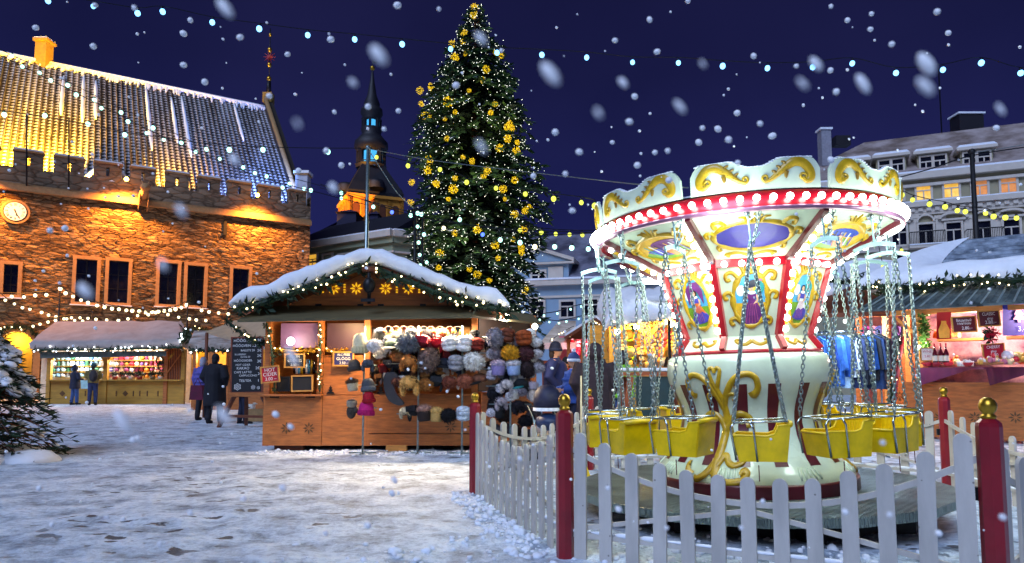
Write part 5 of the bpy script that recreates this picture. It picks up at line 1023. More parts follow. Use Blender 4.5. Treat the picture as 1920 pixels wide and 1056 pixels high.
m = MB(); p = fr(loc(1583, 268)[0], rz2 + .3, -6.5); m.box(p, (1.2, .8, .8), DKRF); m.build('chimney', hb_)
m = MB(); p = fr(loc(1795, 235)[0], rz2, -6.5); m.tube([p, p + UP * 5.2], .05, DARKM, 5); m.build('antenna', hb_)
gl = [(1680, 354, 375, PANE), (1731, 350, 375, LITW), (1783, 345, 370, LITW), (1836, 340, 366, LITO), (1890, 335, 361, LITO), (1945, 331, 357, PANE), (1632, 360, 381, PANE)]
for x, y0, y1, g_ in gl:
    u, v1 = loc(x, y0); v0 = loc(x, y1)[1]; window(hb_, fr, u - .42, v0, u + .42, v1, g_, TRM)
for i, x in enumerate((1638, 1685, 1735, 1787, 1842, 1895, 1950)):
    u, v1 = loc(x, 424 - (x - 1685) * .053); v0 = loc(x, 463 - (x - 1685) * .045)[1]; window(hb_, fr, u - .43, v0, u + .43, v1, PANE, TRM, 'seg' if i % 2 else 'round', deep=.2)
    if i % 2 == 0 and i < 6 and i > 1:
        bm_ = MB(); bm_.prism(rect(u - 1.1, v0 - .25, u + 1.1, v0 - .05), fr, 0, .9, TRM); bm_.prism(rect(u - 1.1, v0 - .05, u + 1.1, v0 + .02), fr, 0, .95, SNOW)
        for j in range(23): uu = u - 1.05 + 2.1 * j / 22; bm_.tube([fr(uu, v0, .85), fr(uu, v0 + .85, .85)], .02, DARKM, 4)
        bm_.tube([fr(u - 1.05, v0 + .85, 0), fr(u - 1.05, v0 + .85, .85), fr(u + 1.05, v0 + .85, .85), fr(u + 1.05, v0 + .85, 0)], .035, DARKM, 5); bm_.build('balcony', hb_)
m = MB()
for x in (1712, 1762, 1815, 1868, 1662): u, v1 = loc(x, 404); v0 = loc(x, 470)[1]; m.prism(rect(u - .28, v0, u + .28, v1 - .25), fr, .001, .1, TRM); m.prism(rect(u - .36, v1 - .25, u + .36, v1), fr, .001, .14, TRM); m.build('pilaster', hb_); m = MB()
for x, y in ((1672, 311), (1751, 304), (1834, 297), (1600, 320)):
    u, v = loc(x, y); d_ = MB(); u, v = loc(x, y); hb2 = MB()
    hb2.prism(rect(u - .95, ez_ + .4, u + .95, v + .75), fr, -4, -.5, CRM); hb2.prism([(u - 1.2, v + .75), (u + 1.2, v + .75), (u + 1.2, v + .95), (u - 1.2, v + .95)], fr, -4, -.15, TRM); hb2.prism([(u - 1.2, v + .95), (u + 1.2, v + .95), (u + 1.0, v + 1.12), (u - 1.0, v + 1.12)], fr, -4, -.2, SNOW)
    hb2.build('dormer', hb_); fw = lambda uu, vv, h=0: fr(uu, vv, h - .5)
    for s_ in (-.42, .42): window(hb_, fw, u + s_ - .33, v - .55, u + s_ + .33, v + .55, PANE, TRM)
for x in (1700, 1745, 1790, 1850): u, v = loc(x, 490); window(hb_, fr, u - .6, v - 1.2, u + .6, v + .5, LITO if x == 1745 else PANE, TRM, bars=False)
for x in (1790, 1900): u, v = loc(x, 473); m = MB(); m.prism([(u - 1.4, v - .5), (u + 1.4, v - .5), (u, v + .5)], fr, 0, .45, TRM); m.build('door_pediment', hb_)
# blue grey house with pediment behind the fir
BLS = mat('blue_grey_stucco', '86a0b4', .8, var=.08, vs=.8)
a, e, n_, fr, loc, ln = wallframe(960, 46, 1290, 43)
bh = thing('pedimented_house', 'blue grey stucco house with a small pediment and snowy dark roof', 'building', a)
cz = loc(1100, 534)[1]; m = MB(); m.prism(rect(-3, 0, ln, cz), fr, -10, 0, BLS); m.build('wall', bh)
m = MB(); m.prism(rect(-3, cz, ln, cz + .35), fr, -.2, .45, TRM); m.prism(rect(-3, cz + .35, ln, cz + .47), fr, -.2, .5, SNOW); m.prism(rect(-3, cz - .8, ln, cz - .65), fr, 0, .1, TRM); m.build('cornice', bh)
m = MB(); m.add([fr(-3, cz + .4, .2), fr(ln, cz + .4, .2), fr(ln, cz + 4.6, -6), fr(-3, cz + 4.6, -6)], [(0, 1, 2, 3)], mat('dark_snowy_roof', '4c4a5c', .8, var=.35, vs=.5, col2='8a8a9c')); m.build('roof', bh)
u0, vp = loc(1012, 470); v_ = loc(1012, 492)[1]; m = MB(); hw_ = loc(1066, 492)[0] - u0
m.prism(rect(u0 - hw_, cz + .47, u0 + hw_, v_), fr, -3, -.02, BLS); m.build('attic_wall', bh)
m = MB(); m.prism([(u0 - hw_ - .3, v_), (u0 + hw_ + .3, v_), (u0, vp)], fr, -3, .1, BLS)
for s_ in (-1, 1): m.prism([(u0 + s_ * (hw_ + .4), v_ - .05), (u0 + s_ * (hw_ + .4), v_ + .18), (u0, vp + .2), (u0, vp - .03)], fr, -3, .3, TRM)
m.prism(rect(u0 - hw_ - .4, v_ - .18, u0 + hw_ + .4, v_ - .05), fr, -.1, .3, TRM); m.build('pediment', bh)
for x, y0, y1 in ((1010, 510, 529), (1008, 566, 594), (1064, 566, 594), (1108, 562, 592), (1172, 545, 580), (1215, 545, 580)):
    u, v1 = loc(x, y0); v0 = loc(x, y1)[1]; window(bh, fr, u - .42, v0, u + .42, v1, PANE, TRM)
u, v = loc(1042, 513); m = MB(); m.prism(rect(u - .5, v - .45, u + .5, v + .45), fr, 0, .06, TRM); m.build('wall_panel', bh)
m = MB(); u, v = loc(1105, 512); m.lathe([(0, .75), (.5, .65), (.8, .3), (.85, 0), (.85, -.5)], DKRF, 12, fr(u, v - .3, -1.2)); m.build('dormer', bh)
# green grey house left of the fir, with the church roofs behind it
GRS = mat('sage_stucco', '8c9478', .8, var=.1, vs=.8)
a, e, n_, fr, loc, ln = wallframe(560, 62, 732, 56)
gh = thing('corner_house', 'sage green stucco corner house with one lit window behind the hat stall', 'building', a)
cz = loc(650, 457)[1]; m = MB(); m.prism(rect(-4, 0, ln, cz), fr, -14, 0, GRS); b3 = fr(ln, 0, 0); e3 = V((.86, .5, 0)); fr3 = lambda u, v, h=0: b3 + e3 * u + UP * v + V((.5, -.86, 0)) * h
m.prism(rect(0, 0, 9, cz), fr3, -8, 0, GRS); m.build('wall', gh)
m = MB()
for f_, l0, l1 in ((fr, -4, ln + .3), (fr3, -.05, 9)): m.prism(rect(l0, cz, l1, cz + .5), f_, -.2, .6, TRM); m.prism(rect(l0, cz - .5, l1, cz), f_, -.1, .3, GRS); m.prism(rect(l0, cz - 1.3, l1, cz - 1.15), f_, 0, .15, TRM); m.prism(rect(l0, cz + .5, l1, cz + .6), f_, -.2, .6, SNOW)
m.build('cornice', gh)
m = MB(); m.add([fr(-4, cz + .5, 0), fr(ln, cz + .5, 0), fr3(9, cz + .5, 0), fr3(7, cz + 3, -6), fr(ln - 2, cz + 4, -7), fr(-4, cz + 4, -7)], [(0, 1, 4, 5), (1, 2, 3, 4)], DKRF); m.build('roof', gh)
for i, x in enumerate((587, 615, 645, 690)): u, v1 = loc(x, 478); v0 = loc(x, 505)[1]; window(gh, fr, u - .55, v0, u + .55, v1, LITW if i == 0 else (GRS if i == 1 else PANE), TRM, bars=i != 1)
window(gh, fr3, 2, cz - 4.2, 3.2, cz - 2.2, GRS, TRM, bars=False)
ch = thing('church_nave', 'dark church roofs and stair turrets at the foot of the ochre tower', 'church', W(650, HZ, 100)); ch.location.z = 0
NV = mat('night_roof', '1c1838', .8, var=.2, vs=.3)
def blk(xa, xb, ya, yb, d, dep=8, roof=0):
    m = MB(); p, q = W(xa, ya, d), W(xb, yb, d); zt2 = max(p.z, q.z); m.box(((p.x + q.x) / 2, d + dep / 2, zt2 / 2), (abs(q.x - p.x), dep, zt2), NV)
    if roof: m.add([V((p.x - .3, d - .3, zt2)), V((q.x + .3, d - .3, zt2)), V((q.x + .3, d + dep, zt2)), V((p.x - .3, d + dep, zt2)), V(((p.x + q.x) / 2, d + dep / 2, zt2 + roof))], [(0, 1, 4), (1, 2, 4), (2, 3, 4), (3, 0, 4)], NV)
    return m
blk(632, 667, 398, 440, 106, 5, 1).build('stair_turret', ch); blk(693, 708, 402, 440, 106, 4, 1).build('stair_turret', ch)
m = MB(); p = [W(575, 445, 98), W(640, 412, 108), W(765, 440, 104), W(765, 470, 98), W(575, 470, 98)]; m.add(p + [x + V((0, 12, 0)) for x in p], [(0, 1, 2, 3, 4), (0, 5, 6, 1), (1, 6, 7, 2)], NV); m.build('nave_roof', ch)
m = MB(); p = [W(705, 445, 100), W(738, 428, 104), W(768, 430, 104), W(800, 452, 98), W(800, 470, 98), W(705, 470, 98)]; m.add(p + [x + V((0, 12, 0)) for x in p], [(0, 1, 2, 3, 4, 5), (0, 6, 7, 1), (1, 7, 8, 2), (2, 8, 9, 3)], NV); m.build('nave_roof', ch)
# ---------------------------------------------------------------- christmas tree
TD = 25.0; tb = W(888, HZ, TD); tb.z = 0
xt = thing('christmas_tree', 'tall dark spruce Christmas tree covered in white fairy lights', 'Christmas tree', tb)
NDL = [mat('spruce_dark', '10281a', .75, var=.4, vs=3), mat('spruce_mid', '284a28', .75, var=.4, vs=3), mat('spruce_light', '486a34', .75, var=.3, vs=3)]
ZA = W(888, 6, TD).z; top_off = 0
prof = [(6, 4), (40, 26), (60, 34), (100, 56), (140, 82), (165, 102), (200, 112), (250, 122), (300, 122), (350, 128), (400, 122), (450, 126), (500, 122), (560, 122), (600, 115), (640, 90)]
def trad(z):
    y = None; pr = [(W(888, y, TD).z, r / F * TD) for y, r in prof]
    for (z0, r0), (z1, r1) in zip(pr, pr[1:]):
        if z0 >= z >= z1: return r0 + (r1 - r0) * (z0 - z) / (z0 - z1)
    return pr[-1][1]
m = MB(); m.tube([(0, 0, 0), (0, 0, 5), (0, 0, ZA - .2)], [.28, .22, .02], WOODD, 8); m.build('trunk', xt, False)
cr = MB(); sn = MB(); lights_p = []; tips = []
zz = 2.6; rng = random.Random(3); side_bias = {}
while zz < ZA - .15:
    r0 = trad(zz); nb = max(5, int(7 + r0 * 4.2)); off = rng.uniform(0, 6.28)
    for b_ in range(nb):
        az = off + 6.283 * b_ / nb + rng.uniform(-.2, .2)
        lump = .98 + .4 * noise.noise(V((math.cos(az) * 1.3, math.sin(az) * 1.3, zz * .55))) + rng.uniform(-.12, .1)
        ln = r0 * lump; d = V((math.cos(az), math.sin(az), 0)); up0 = rng.uniform(.05, .3); z1 = zz + rng.uniform(-.12, .12); sd = d.cross(UP)
        n = max(3, int(ln / .16))
        for i in range(n):
            t = (i + .5) / n
            if t < .22 and rng.random() < .6: continue
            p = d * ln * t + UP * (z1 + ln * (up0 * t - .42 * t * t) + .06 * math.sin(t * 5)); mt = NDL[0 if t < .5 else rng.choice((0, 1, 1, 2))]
            for s_ in (-1, 1):
                for q in range(2):
                    l = (.34 * (1 - t * .35) + .1) * rng.uniform(.7, 1.25) * (.6 + .2 * min(r0, 2)); dr = (d * rng.uniform(.5, 1.0) + sd * s_ * rng.uniform(.35, 1.0) + UP * rng.uniform(-.75, .15)).normalized()
                    wv = dr.cross(UP).normalized() * l * rng.uniform(.13, .22) + UP * rng.uniform(-.05, .05); c = p + dr * l * .45
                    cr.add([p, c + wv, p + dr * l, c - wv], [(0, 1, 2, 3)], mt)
                    if rng.random() < .10 and t > .35: wv2 = wv * .35; o_ = UP * .025; sn.add([p + dr * l * .15 + o_, c + wv2 + o_, p + dr * l * .8 + o_, c - wv2 + o_], [(0, 1, 2, 3)], SNOW)
            if rng.random() < .55 and d.y < .35 and t > .45: lights_p.append(p + V((rng.uniform(-.1, .1), -.1, rng.uniform(-.15, .1))))
        tips.append((az, zz, ln, d * ln + UP * (z1 + ln * (up0 - .42))))
    zz += .24 if zz > 3 else .3
cr.build('crown', xt, False); so_ = sn.build('crown_snow', xt, False)
fl = MB(); FLT = mat('fairy_light_tree', 'ffffff', .3, var=0, emit=1.6, ecol='f0f6e0', sample=False)
for p in lights_p + [V((t[3].x * .97, t[3].y * .97, t[3].z)) + V((rng.uniform(-.15, .15), -.05, rng.uniform(-.25, .15))) for t in tips for _ in range(2) if t[3].y < .4]:
    r_ = rng.uniform(.008, .017); fl.add([p + V(q) * r_ for q in ((1, 0, 0), (-1, 0, 0), (0, 1, 0), (0, -1, 0), (0, 0, 1), (0, 0, -1))], [(0, 2, 4), (2, 1, 4), (1, 3, 4), (3, 0, 4), (2, 0, 5), (1, 2, 5), (3, 1, 5), (0, 3, 5)], FLT)
tag(fl.build('fairy_lights', xt, False), None, None, kind='stuff')
orn = MB(); OY = mat('golden_light', 'ffcf20', .4, var=0, emit=.85, ecol='f0c81c', sample=False); OD = mat('ornament_wire', '6a5418', .5, metal=.5)
orn.ball((0, 0, 0), .07, OD, 8, 6)
for i in range(90):
    d = V((random.gauss(0, 1), random.gauss(0, 1), random.gauss(0, 1))).normalized(); k = random.uniform(.5, 1.0) * .27; p = d * k; orn.tube([d * .05, p], .004, OD, 3, cap=False); r_ = .022; orn.add([p + V(q) * r_ for q in ((1, 0, 0), (-1, 0, 0), (0, 1, 0), (0, -1, 0), (0, 0, 1), (0, 0, -1))], [(0, 2, 4), (2, 1, 4), (1, 3, 4), (3, 0, 4), (2, 0, 5), (1, 2, 5), (3, 1, 5), (0, 3, 5)], OY)
om = orn.build('light_ball', world=False)
opx = [(848, 82, 1), (853, 107, 1.1), (912, 130, 1), (787, 170, 1), (808, 163, 1), (840, 190, 1.35), (797, 217, 1), (803, 217, .8), (805, 300, 1.2), (802, 320, 1.1), (772, 342, .9), (818, 345, 1), (850, 355, 1.2), (885, 302, .8), (914, 320, 1), (937, 278, 1), (952, 260, 1), (968, 283, 1), (965, 338, .9), (943, 355, 1), (965, 402, 1), (985, 395, 1), (992, 390, .9), (770, 380, .9), (895, 430, 1.1), (825, 475, 1.1), (853, 437, .8), (928, 460, 1), (977, 465, .9), (895, 515, 1), (982, 430, 1), (790, 195, .8), (890, 14, 1.1), (888, 28, 1.0), (872, 60, .7), (940, 105, .7), (985, 545, 1), (905, 150, .8), (960, 240, .8), (838, 260, .7)] + [(rng.uniform(-1, 1) * .85, rng.uniform(60, 590), rng.uniform(.55, .8)) for _ in range(26)]
for i, (x, y, k) in enumerate(opx):
    if abs(x) < 1: x = 888 + x * trad(W(888, y, TD).z) * F / TD
    p = W(x, y, TD); rr = trad(p.z); dx = p.x - tb.x; dy = -math.sqrt(max(.05, rr * rr - dx * dx)) * .93; o = om if i == 0 else om.copy()
    if i: C.objects.link(o)
    o.location = W(x, y, TD + dy); o.scale = (k * .54,) * 3; o.rotation_euler = (random.uniform(0, 6), random.uniform(0, 6), 0); tag(o, 'golden ball of tiny lights hung on the Christmas tree', 'light ornament', 'golden light balls on the Christmas tree')
light('tree_lights', 'POINT', tb + V((-.5, -3.6, 6)), 90, 'fff0c0', .5); light('tree_lights', 'POINT', tb + V((.6, -3.2, 9.5)), 60, 'ffe9a8', .5)
# ---------------------------------------------------------------- snowy fir at the left edge
fb_ = W(-72, HZ, 10.6); fb_.z = 0
ft = thing('snowy_fir', 'young fir tree loaded with snow at the left edge of the square', 'fir tree', fb_)
m = MB(); m.tube([(0, 0, -.1), (0, 0, 2.0)], [.09, .02], WOODD, 8); m.build('trunk', ft, False)
m = MB(); s2 = MB(); rg = random.Random(11); fm = [mat('fir_green', '14301c', .7, var=.5, vs=6), mat('fir_green_dark', '0a1810', .7, var=.4, vs=6), mat('fir_green_pale', '2f4a2c', .7, var=.4, vs=6)]
for b_ in range(260):
    z = rg.uniform(.15, 2.05); az = rg.uniform(0, 6.283); rr = (1.28 * (1 - max(0, z - .6) / 1.75) ** .75 + .08) * rg.uniform(.75, 1.12); d = V((math.cos(az), math.sin(az), 0)); sd = d.cross(UP)
    bp = [d * rr * t + UP * (z + rr * (.22 * t - .5 * t * t)) for t in (0, .25, .5, .75, 1)]; m.tube(bp, [.014, .012, .009, .006, .003], WOODD, 4, cap=False)
    for i in range(26):
        t = rg.uniform(.25, 1.02); k = min(3, int(t * 4)); p = bp[k].lerp(bp[k + 1], t * 4 - k); dr = (d * rg.uniform(.4, 1) + sd * rg.uniform(-1, 1) + UP * rg.uniform(-.5, .35)).normalized(); l = rg.uniform(.1, .24); wv = dr.orthogonal().normalized(); wv = (Matrix.Rotation(rg.uniform(0, 6.28), 3, dr) @ wv) * l * rg.uniform(.05, .09)
        for q in range(2): c = p + dr * l * .5; m.add([p, c + wv, p + dr * l, c - wv], [(0, 1, 2, 3)], fm[rg.choice((0, 0, 1, 2))]); wv = dr.cross(wv).normalized() * l * .07
    if z > 1.15 or rg.random() < .12:
        for i in range(7): t = rg.uniform(.4, 1.0); k = min(3, int(t * 4)); p = bp[k].lerp(bp[k + 1], t * 4 - k); rad = rg.uniform(.03, .085) * (1.15 if z > 1.1 else .7); s2.ball(p + UP * .05, (rad * 1.3, rad * 1.1, rad * .6), SNOW, 8, 6, rot=Matrix.Rotation(az, 3, 'Z') @ Matrix.Rotation(.3, 3, 'Y'), jit=.12)
m.build('crown', ft, False); s2.build('crown_snow', ft, False)
m = MB()
for i in range(16): a = rg.uniform(0, 6.28); q = rg.uniform(0, 1.5); m.ball(fb_ + V((math.cos(a) * q, math.sin(a) * q - .1, .0)), (rg.uniform(.25, .55), rg.uniform(.25, .5), rg.uniform(.06, .2)), SNOW, 12, 8, jit=.06)
tag(m.build('snow_bank', loc=fb_), 'heaped snow bank round the foot of the fir', None, kind='structure')
# ---------------------------------------------------------------- long stall in front of the town hall
RD = random.Random(5)
def pmat(c): 
    k = 'paint_' + c
    return bpy.data.materials.get(k) or mat(k, c, .5, var=.15, vs=8)
DL = 33.0
ls = thing('market_stall', 'long wooden stall with snowy roof and bright shelves below the town hall arches', 'market stall', (W(200, HZ, DL).x, DL, 0))
def q(x, y, d=DL): return W(x, y, d)
LW = mat('ochre_boards', 'a8802c', .55, var=.2, vs=2, st=(.5, 1, 3))
zc_ = q(200, 713).z
m = MB(); a, b = q(93, 713), q(345, 713); m.box(((a.x + b.x) / 2, DL, zc_ / 2), (b.x - a.x, .06, zc_), LW); m.bar(a + V((0, -.05, 0)), b + V((0, -.05, 0)), .5, .06, LW); m.build('counter', ls)
for x in (117, 141, 160, 176, 218, 235, 250, 262, 276, 296):
    m = MB(); c = q(x, 738, DL - .04)
    if x % 2: m.prism([(-.14, 0), (0, -.14), (.14, 0), (0, .14)], frame(c, (1, 0, 0), UP), 0, .01, CARVE)
    else: m.box(c, (.05, .02, .25), CARVE)
    m.build('carved_mark', ls)
m = MB()
for x in (93, 199, 312, 344): c = q(x, 700); t = q(x, 655); m = MB(); m.box((c.x, DL, t.z / 2), (.18, .18, t.z), LW if x != 312 else WOOD); m.build('post', ls)
for x, s_ in ((93, 1), (199, 1), (199, -1), (312, -1), (312, 1)): m = MB(); m.bar(q(x, 678), q(x + s_ * 15, 662), .08, .1, LW); m.build('brace', ls)
m = MB(); a, b = q(80, 650, DL + 1.8), q(360, 650, DL + 1.8); m.box(((a.x + b.x) / 2, DL + 1.8, 1.35), (b.x - a.x, .06, 2.7), mat('stall_back', 'c9b79a', .7, var=.1)); m.build('back_wall', ls)
m = MB(); c = q(330, 690); m.add([q(312, 653), q(345, 653), q(345, 713), q(312, 713)], [(0, 1, 2, 3)], WOOD)
for i in range(7): m.bar(q(315 + i * 4.5, 655, DL - .03), q(315 + i * 4.5, 712, DL - .03), .05, .02, WOODD, up=V((0, 1, 0)))
m.bar(q(313, 700, DL - .06), q(344, 658, DL - .06), .06, .06, WOOD); m.build('plank_side', ls)
e_l, e_r, r_l, r_r = q(58, 653, DL - .9), q(343, 650, DL - .9), q(104, 616, DL + 1.6), q(333, 615, DL + 1.6); g_r = q(368, 656, DL + .4)
m = MB(); m.add([e_l, e_r, r_r, r_l, g_r, q(50, 655, DL + 3)], [(0, 1, 2, 3), (1, 4, 2), (0, 3, 5)], WOODD); rf = m.build('roof', ls)
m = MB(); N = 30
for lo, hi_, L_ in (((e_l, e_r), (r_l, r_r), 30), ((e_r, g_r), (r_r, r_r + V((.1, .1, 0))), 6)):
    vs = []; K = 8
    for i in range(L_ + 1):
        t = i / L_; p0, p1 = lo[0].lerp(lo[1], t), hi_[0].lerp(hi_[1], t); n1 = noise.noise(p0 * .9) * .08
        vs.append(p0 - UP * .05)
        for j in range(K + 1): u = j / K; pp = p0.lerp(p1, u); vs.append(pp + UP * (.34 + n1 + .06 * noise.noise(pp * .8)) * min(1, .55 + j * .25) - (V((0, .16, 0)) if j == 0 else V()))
    n = K + 2; m.add(vs, [(i * n + j, (i + 1) * n + j, (i + 1) * n + j + 1, i * n + j + 1) for i in range(L_) for j in range(n - 1)], mat('dim_lit_snow', 'a89e98', .8, var=.14, vs=1.5, bump=.3, bs=8) if 'dim_lit_snow' not in bpy.data.materials else bpy.data.materials['dim_lit_snow'], True)  # dim warm lamplight is painted into this roof snow's tan-grey colour
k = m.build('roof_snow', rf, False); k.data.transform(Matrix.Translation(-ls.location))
m = MB(); m.add([q(75, 672, DL - .8), q(312, 668, DL - .8), q(312, 658, DL - .7), q(75, 660, DL - .7)], [(0, 1, 2, 3)], pmat('2a3a34')); m.build('valance', ls)
garland('fir_garland', 'lit fir garland along the eave of the long stall', [q(x, y, DL - 1) for x, y in ((64, 656), (120, 656), (180, 656), (240, 654), (300, 653), (342, 651))], .2, 22, 3.5, lm=GLOWW, ls=.035)
garland('fir_garland', 'lit fir garland up the gable end of the long stall', [q(x, y, DL - .9) for x, y in ((340, 645), (346, 622), (356, 636), (366, 656))], .3, 30, 6, lm=GLOWW, ls=.04)
kinds_ = []
for k in range(4):
    m = MB()
    if k == 0: m.ball((0, 0, .09), .09, P0, 10, 8); m.lathe([(.02, .2), (.02, .17)], P1, 6)
    if k == 1: m.box((0, 0, .09), (.16, .12, .18), P0); m.box((0, 0, .09), (.165, .125, .04), P1)
    if k == 2: m.lathe([(0, .0), (.08, .0), (.09, .1), (.05, .16), (0, .17)], P0, 10); m.ball((0, 0, .21), .055, P1, 8, 6)
    if k == 3: m.lathe([(.0, 0), (.1, 0), (.06, .12), (.075, .12), (0, .28)], P0, 8); m.ball((0, 0, .28), .025, P1, 6, 4)
    kinds_.append(m)
protoT = {}
def trinket(p, sc, cols, label, cat, group, kinds=(0, 1, 2, 3), nm='trinket'):
    k = RD.choice(kinds)
    if (k, nm) not in protoT: o = kinds_[k].build(nm, world=False); protoT[(k, nm)] = o
    else: o = protoT[(k, nm)].copy(); C.objects.link(o)
    o.location = p; o.scale = (sc * RD.uniform(.8, 1.2),) * 3; o.rotation_euler = (0, 0, RD.uniform(0, 6))
    for i in range(min(2, len(o.material_slots))): o.material_slots[i].link = 'OBJECT'; o.material_slots[i].material = pmat(RD.choice(cols))
    tag(o, label, cat, group); return o
for x0, x1, cols, lab in ((97, 194, ('d8e4ea', '9ac0d8', '5a9a6a', 'e8e8e0', '4a70a0', 'b8d0c0'), 'small pale ornament on the bluish shelves in the left bay of the long stall'), (205, 308, ('c02838', 'e8e0d8', 'd88a30', '8a3a6a', 'f0d8c0', '5a4a9a', 'b04858'), 'small colourful ornament on the pinkish shelves in the middle bay of the long stall')):
    for j, y in enumerate((708, 697, 686, 675)):
        m = MB(); m.bar(q(x0, y + 1, DL + 1.55), q(x1, y + 1, DL + 1.55), .4, .03, LW); m.build('shelf', ls)
        for i in range(11): trinket(q(x0 + 4 + i * (x1 - x0 - 8) / 10, y + .5, DL + 1.5) + UP * .02, 1.15, cols, lab, 'ornament', 'ornaments on the long stall shelves, %s bay' % ('left' if x0 < 100 else 'middle'))
for x, y, pw, c in ((145, 662, 190, 'e8f6ff'), (255, 660, 170, 'ffe2d0')): light('stall_lamp', 'POINT', q(x, y, DL + .6), pw, c, .2)
for i, x in enumerate((215, 232, 246, 262, 286, 301)):
    c = q(x, 712, DL - .05); o = thing('potted_evergreen', 'small potted evergreen in the row on the long stall counter', 'potted plant', c, 0, 'potted evergreens on the long stall counter')
    m = MB(); m.lathe([(0, 0), (.1, 0), (.13, .16), (0, .16)], pmat(('8a2a20', '6a5a3a', 'c8c0b0')[i % 3]), 10); m.build('pot', o, False); m = MB()
    for _ in range(50): needles(m, V((RD.uniform(-.14, .14), RD.uniform(-.1, .1), .2 + RD.uniform(0, .14))), UP, .12, 3, FIR2)
    m.build('foliage', o, False)
for i, (x, y) in enumerate(((299, 676), (303, 687))):
    c = q(x, y, DL - .05); m = MB(); pts = [c + V((.16 * math.cos(a), 0, .2 * math.sin(a))) for a in [j * math.pi / 6 for j in range(12)]]
    m.tube(pts, .03, FIR2, 5, closed=True)
    for p in pts:
        for _ in range(5): needles(m, p, UP, .08, 3, FIR2)
    tag(m.build('wreath', loc=c), 'dark fir wreath hung on the stall post, ' + ('upper' if i == 0 else 'lower') + ' of two', 'wreath')
# second snow roofed stall behind the couple
s2_ = thing('market_stall', 'low stall with snowy brown roof behind the couple in dark coats', 'market stall', (W(400, HZ, 27).x, 27, 0)); m = MB()
a, b = W(362, 716, 27), W(505, 716, 27); m.box(((a.x + b.x) / 2, 27, .55), (b.x - a.x, .1, 1.1), WOOD); m.build('counter', s2_)
m = MB(); m.box(((a.x + b.x) / 2, 29, 1.3), (b.x - a.x, .1, 2.6), pmat('c89a48')); m.build('back_wall', s2_)
m = MB()
for x in (365, 428, 500): p = W(x, 700, 27); m = MB(); m.box((p.x, 27, 1.2), (.14, .14, 2.4), WOOD); m.build('post', s2_)
m = MB(); p = [W(352, 655, 26), W(520, 655, 26), W(520, 628, 29), W(364, 628, 29)]; m.add(p + [x + UP * .18 for x in p], [(0, 3, 2, 1), (4, 5, 6, 7), (0, 1, 5, 4), (1, 2, 6, 5), (3, 0, 4, 7)], mat('thin_snow_roof', '9a8674', .8, var=.3, vs=1.5, col2='cfc4ba')); m.build('roof', s2_)
garland('fir_garland', 'fir garland with white lights under the eave behind the couple', [W(x, 657, 25.9) for x in (356, 380, 405, 430)], .16, 25, 5, lm=GLOWW, ls=.03)
light('stall_lamp', 'POINT', W(398, 668, 27.6), 90, 'ffcf70', .15)
for i in range(12): trinket(W(368 + i * 6.5, 712, 27.2), .9, ('c8a040', '8a5a2a', 'd8d0b0', '5a2a20'), 'small goods item on the counter behind the couple', 'goods', 'goods on the low stall counter')
cv = MB(); p = [W(378, 612, 21), W(445, 603, 21), W(500, 596, 21), W(500, 632, 19.5), W(440, 640, 19.5), W(372, 633, 19.5)]; 
p = [W(386, 622, 22), W(440, 601, 23), W(505, 598, 22), W(505, 640, 20), W(440, 636, 20)]; cvm = mat('cream_canvas', 'b89a78', .8, var=.1, vs=2)
cv.add(p + [x - UP * .06 for x in p], [(0, 1, 2, 3, 4), (9, 8, 7, 6, 5), (0, 4, 9, 5), (4, 3, 8, 9)], cvm); o = thing('canvas_canopy', 'cream canvas canopy spread between the two stalls beside the menu board', 'canopy', (W(445, HZ, 21).x, 21, 0)); cv.build('canvas', o)
m = MB(); p = W(500, 640, 20.2); m.tube([V((p.x, p.y, 0)), p], .05, WOODD, 6); p = W(388, 624, 21.8); m.tube([V((p.x, p.y, 0)), p], .05, WOODD, 6); m.build('pole', o)
# menu board
mo, fr, mw, mh = sign('menu_board', 'tall chalk menu board on a wooden easel, with drinks and prices', ((432, 632), (494, 631), (493, 737), (433, 738)), 17.2, SBLK, (
    ('HÕÕGVEIN', -.1, .43, .07), ('3€', .38, .43, .07), ('HÕÕGVEIN 0,2', -.08, .34, .062), ('3€', .38, .34, .07), ('BAILEYS 20', .02, .255, .052), ('3€', .38, .25, .07), ('BLUEBERRY', -.2, .185, .04), ('GLÖGI 20', -.05, .14, .04), ('2€', .38, .16, .07), ('HÕÕGSIIDER', -.12, .075, .055), ('3€', .38, .06, .07),
    ('HOT CIDER', -.12, .0, .05), ('KAKAO', -.12, -.06, .065), ('2€', .33, -.06, .065), ('CAFE LATTE/', -.12, -.13, .055), ('CAPPUCCINO', .04, -.19, .05), ('2€', .4, -.16, .065), ('TEE/TEA', -.05, -.28, .06), ('1', .36, -.28, .07), ('❄', -.28, -.39, .13), ('❄', .2, -.4, .08), ('❄', .36, -.41, .06)), frm=mat('board_frame', '7a3a22', .5, var=.2), fw=.035, cat='menu board')
m = MB()
for x0, y0, x1, y1, d0, d1 in ((442, 738, 410, 796, 17.2, 17.5), (488, 738, 520, 796, 17.2, 17.5), (462, 700, 462, 780, 17.35, 18.4)): a, b = W(x0, y0, d0), W(x1, y1, d1); b.z = 0; m.bar(a, b, .09, .06, WOODD)
m.bar(W(424, 780, 17.45), W(508, 782, 17.45), .12, .06, WOODD); m.bar(W(430, 740, 17.15), W(496, 740, 17.15), .06, .1, WOOD); m.build('easel', mo)
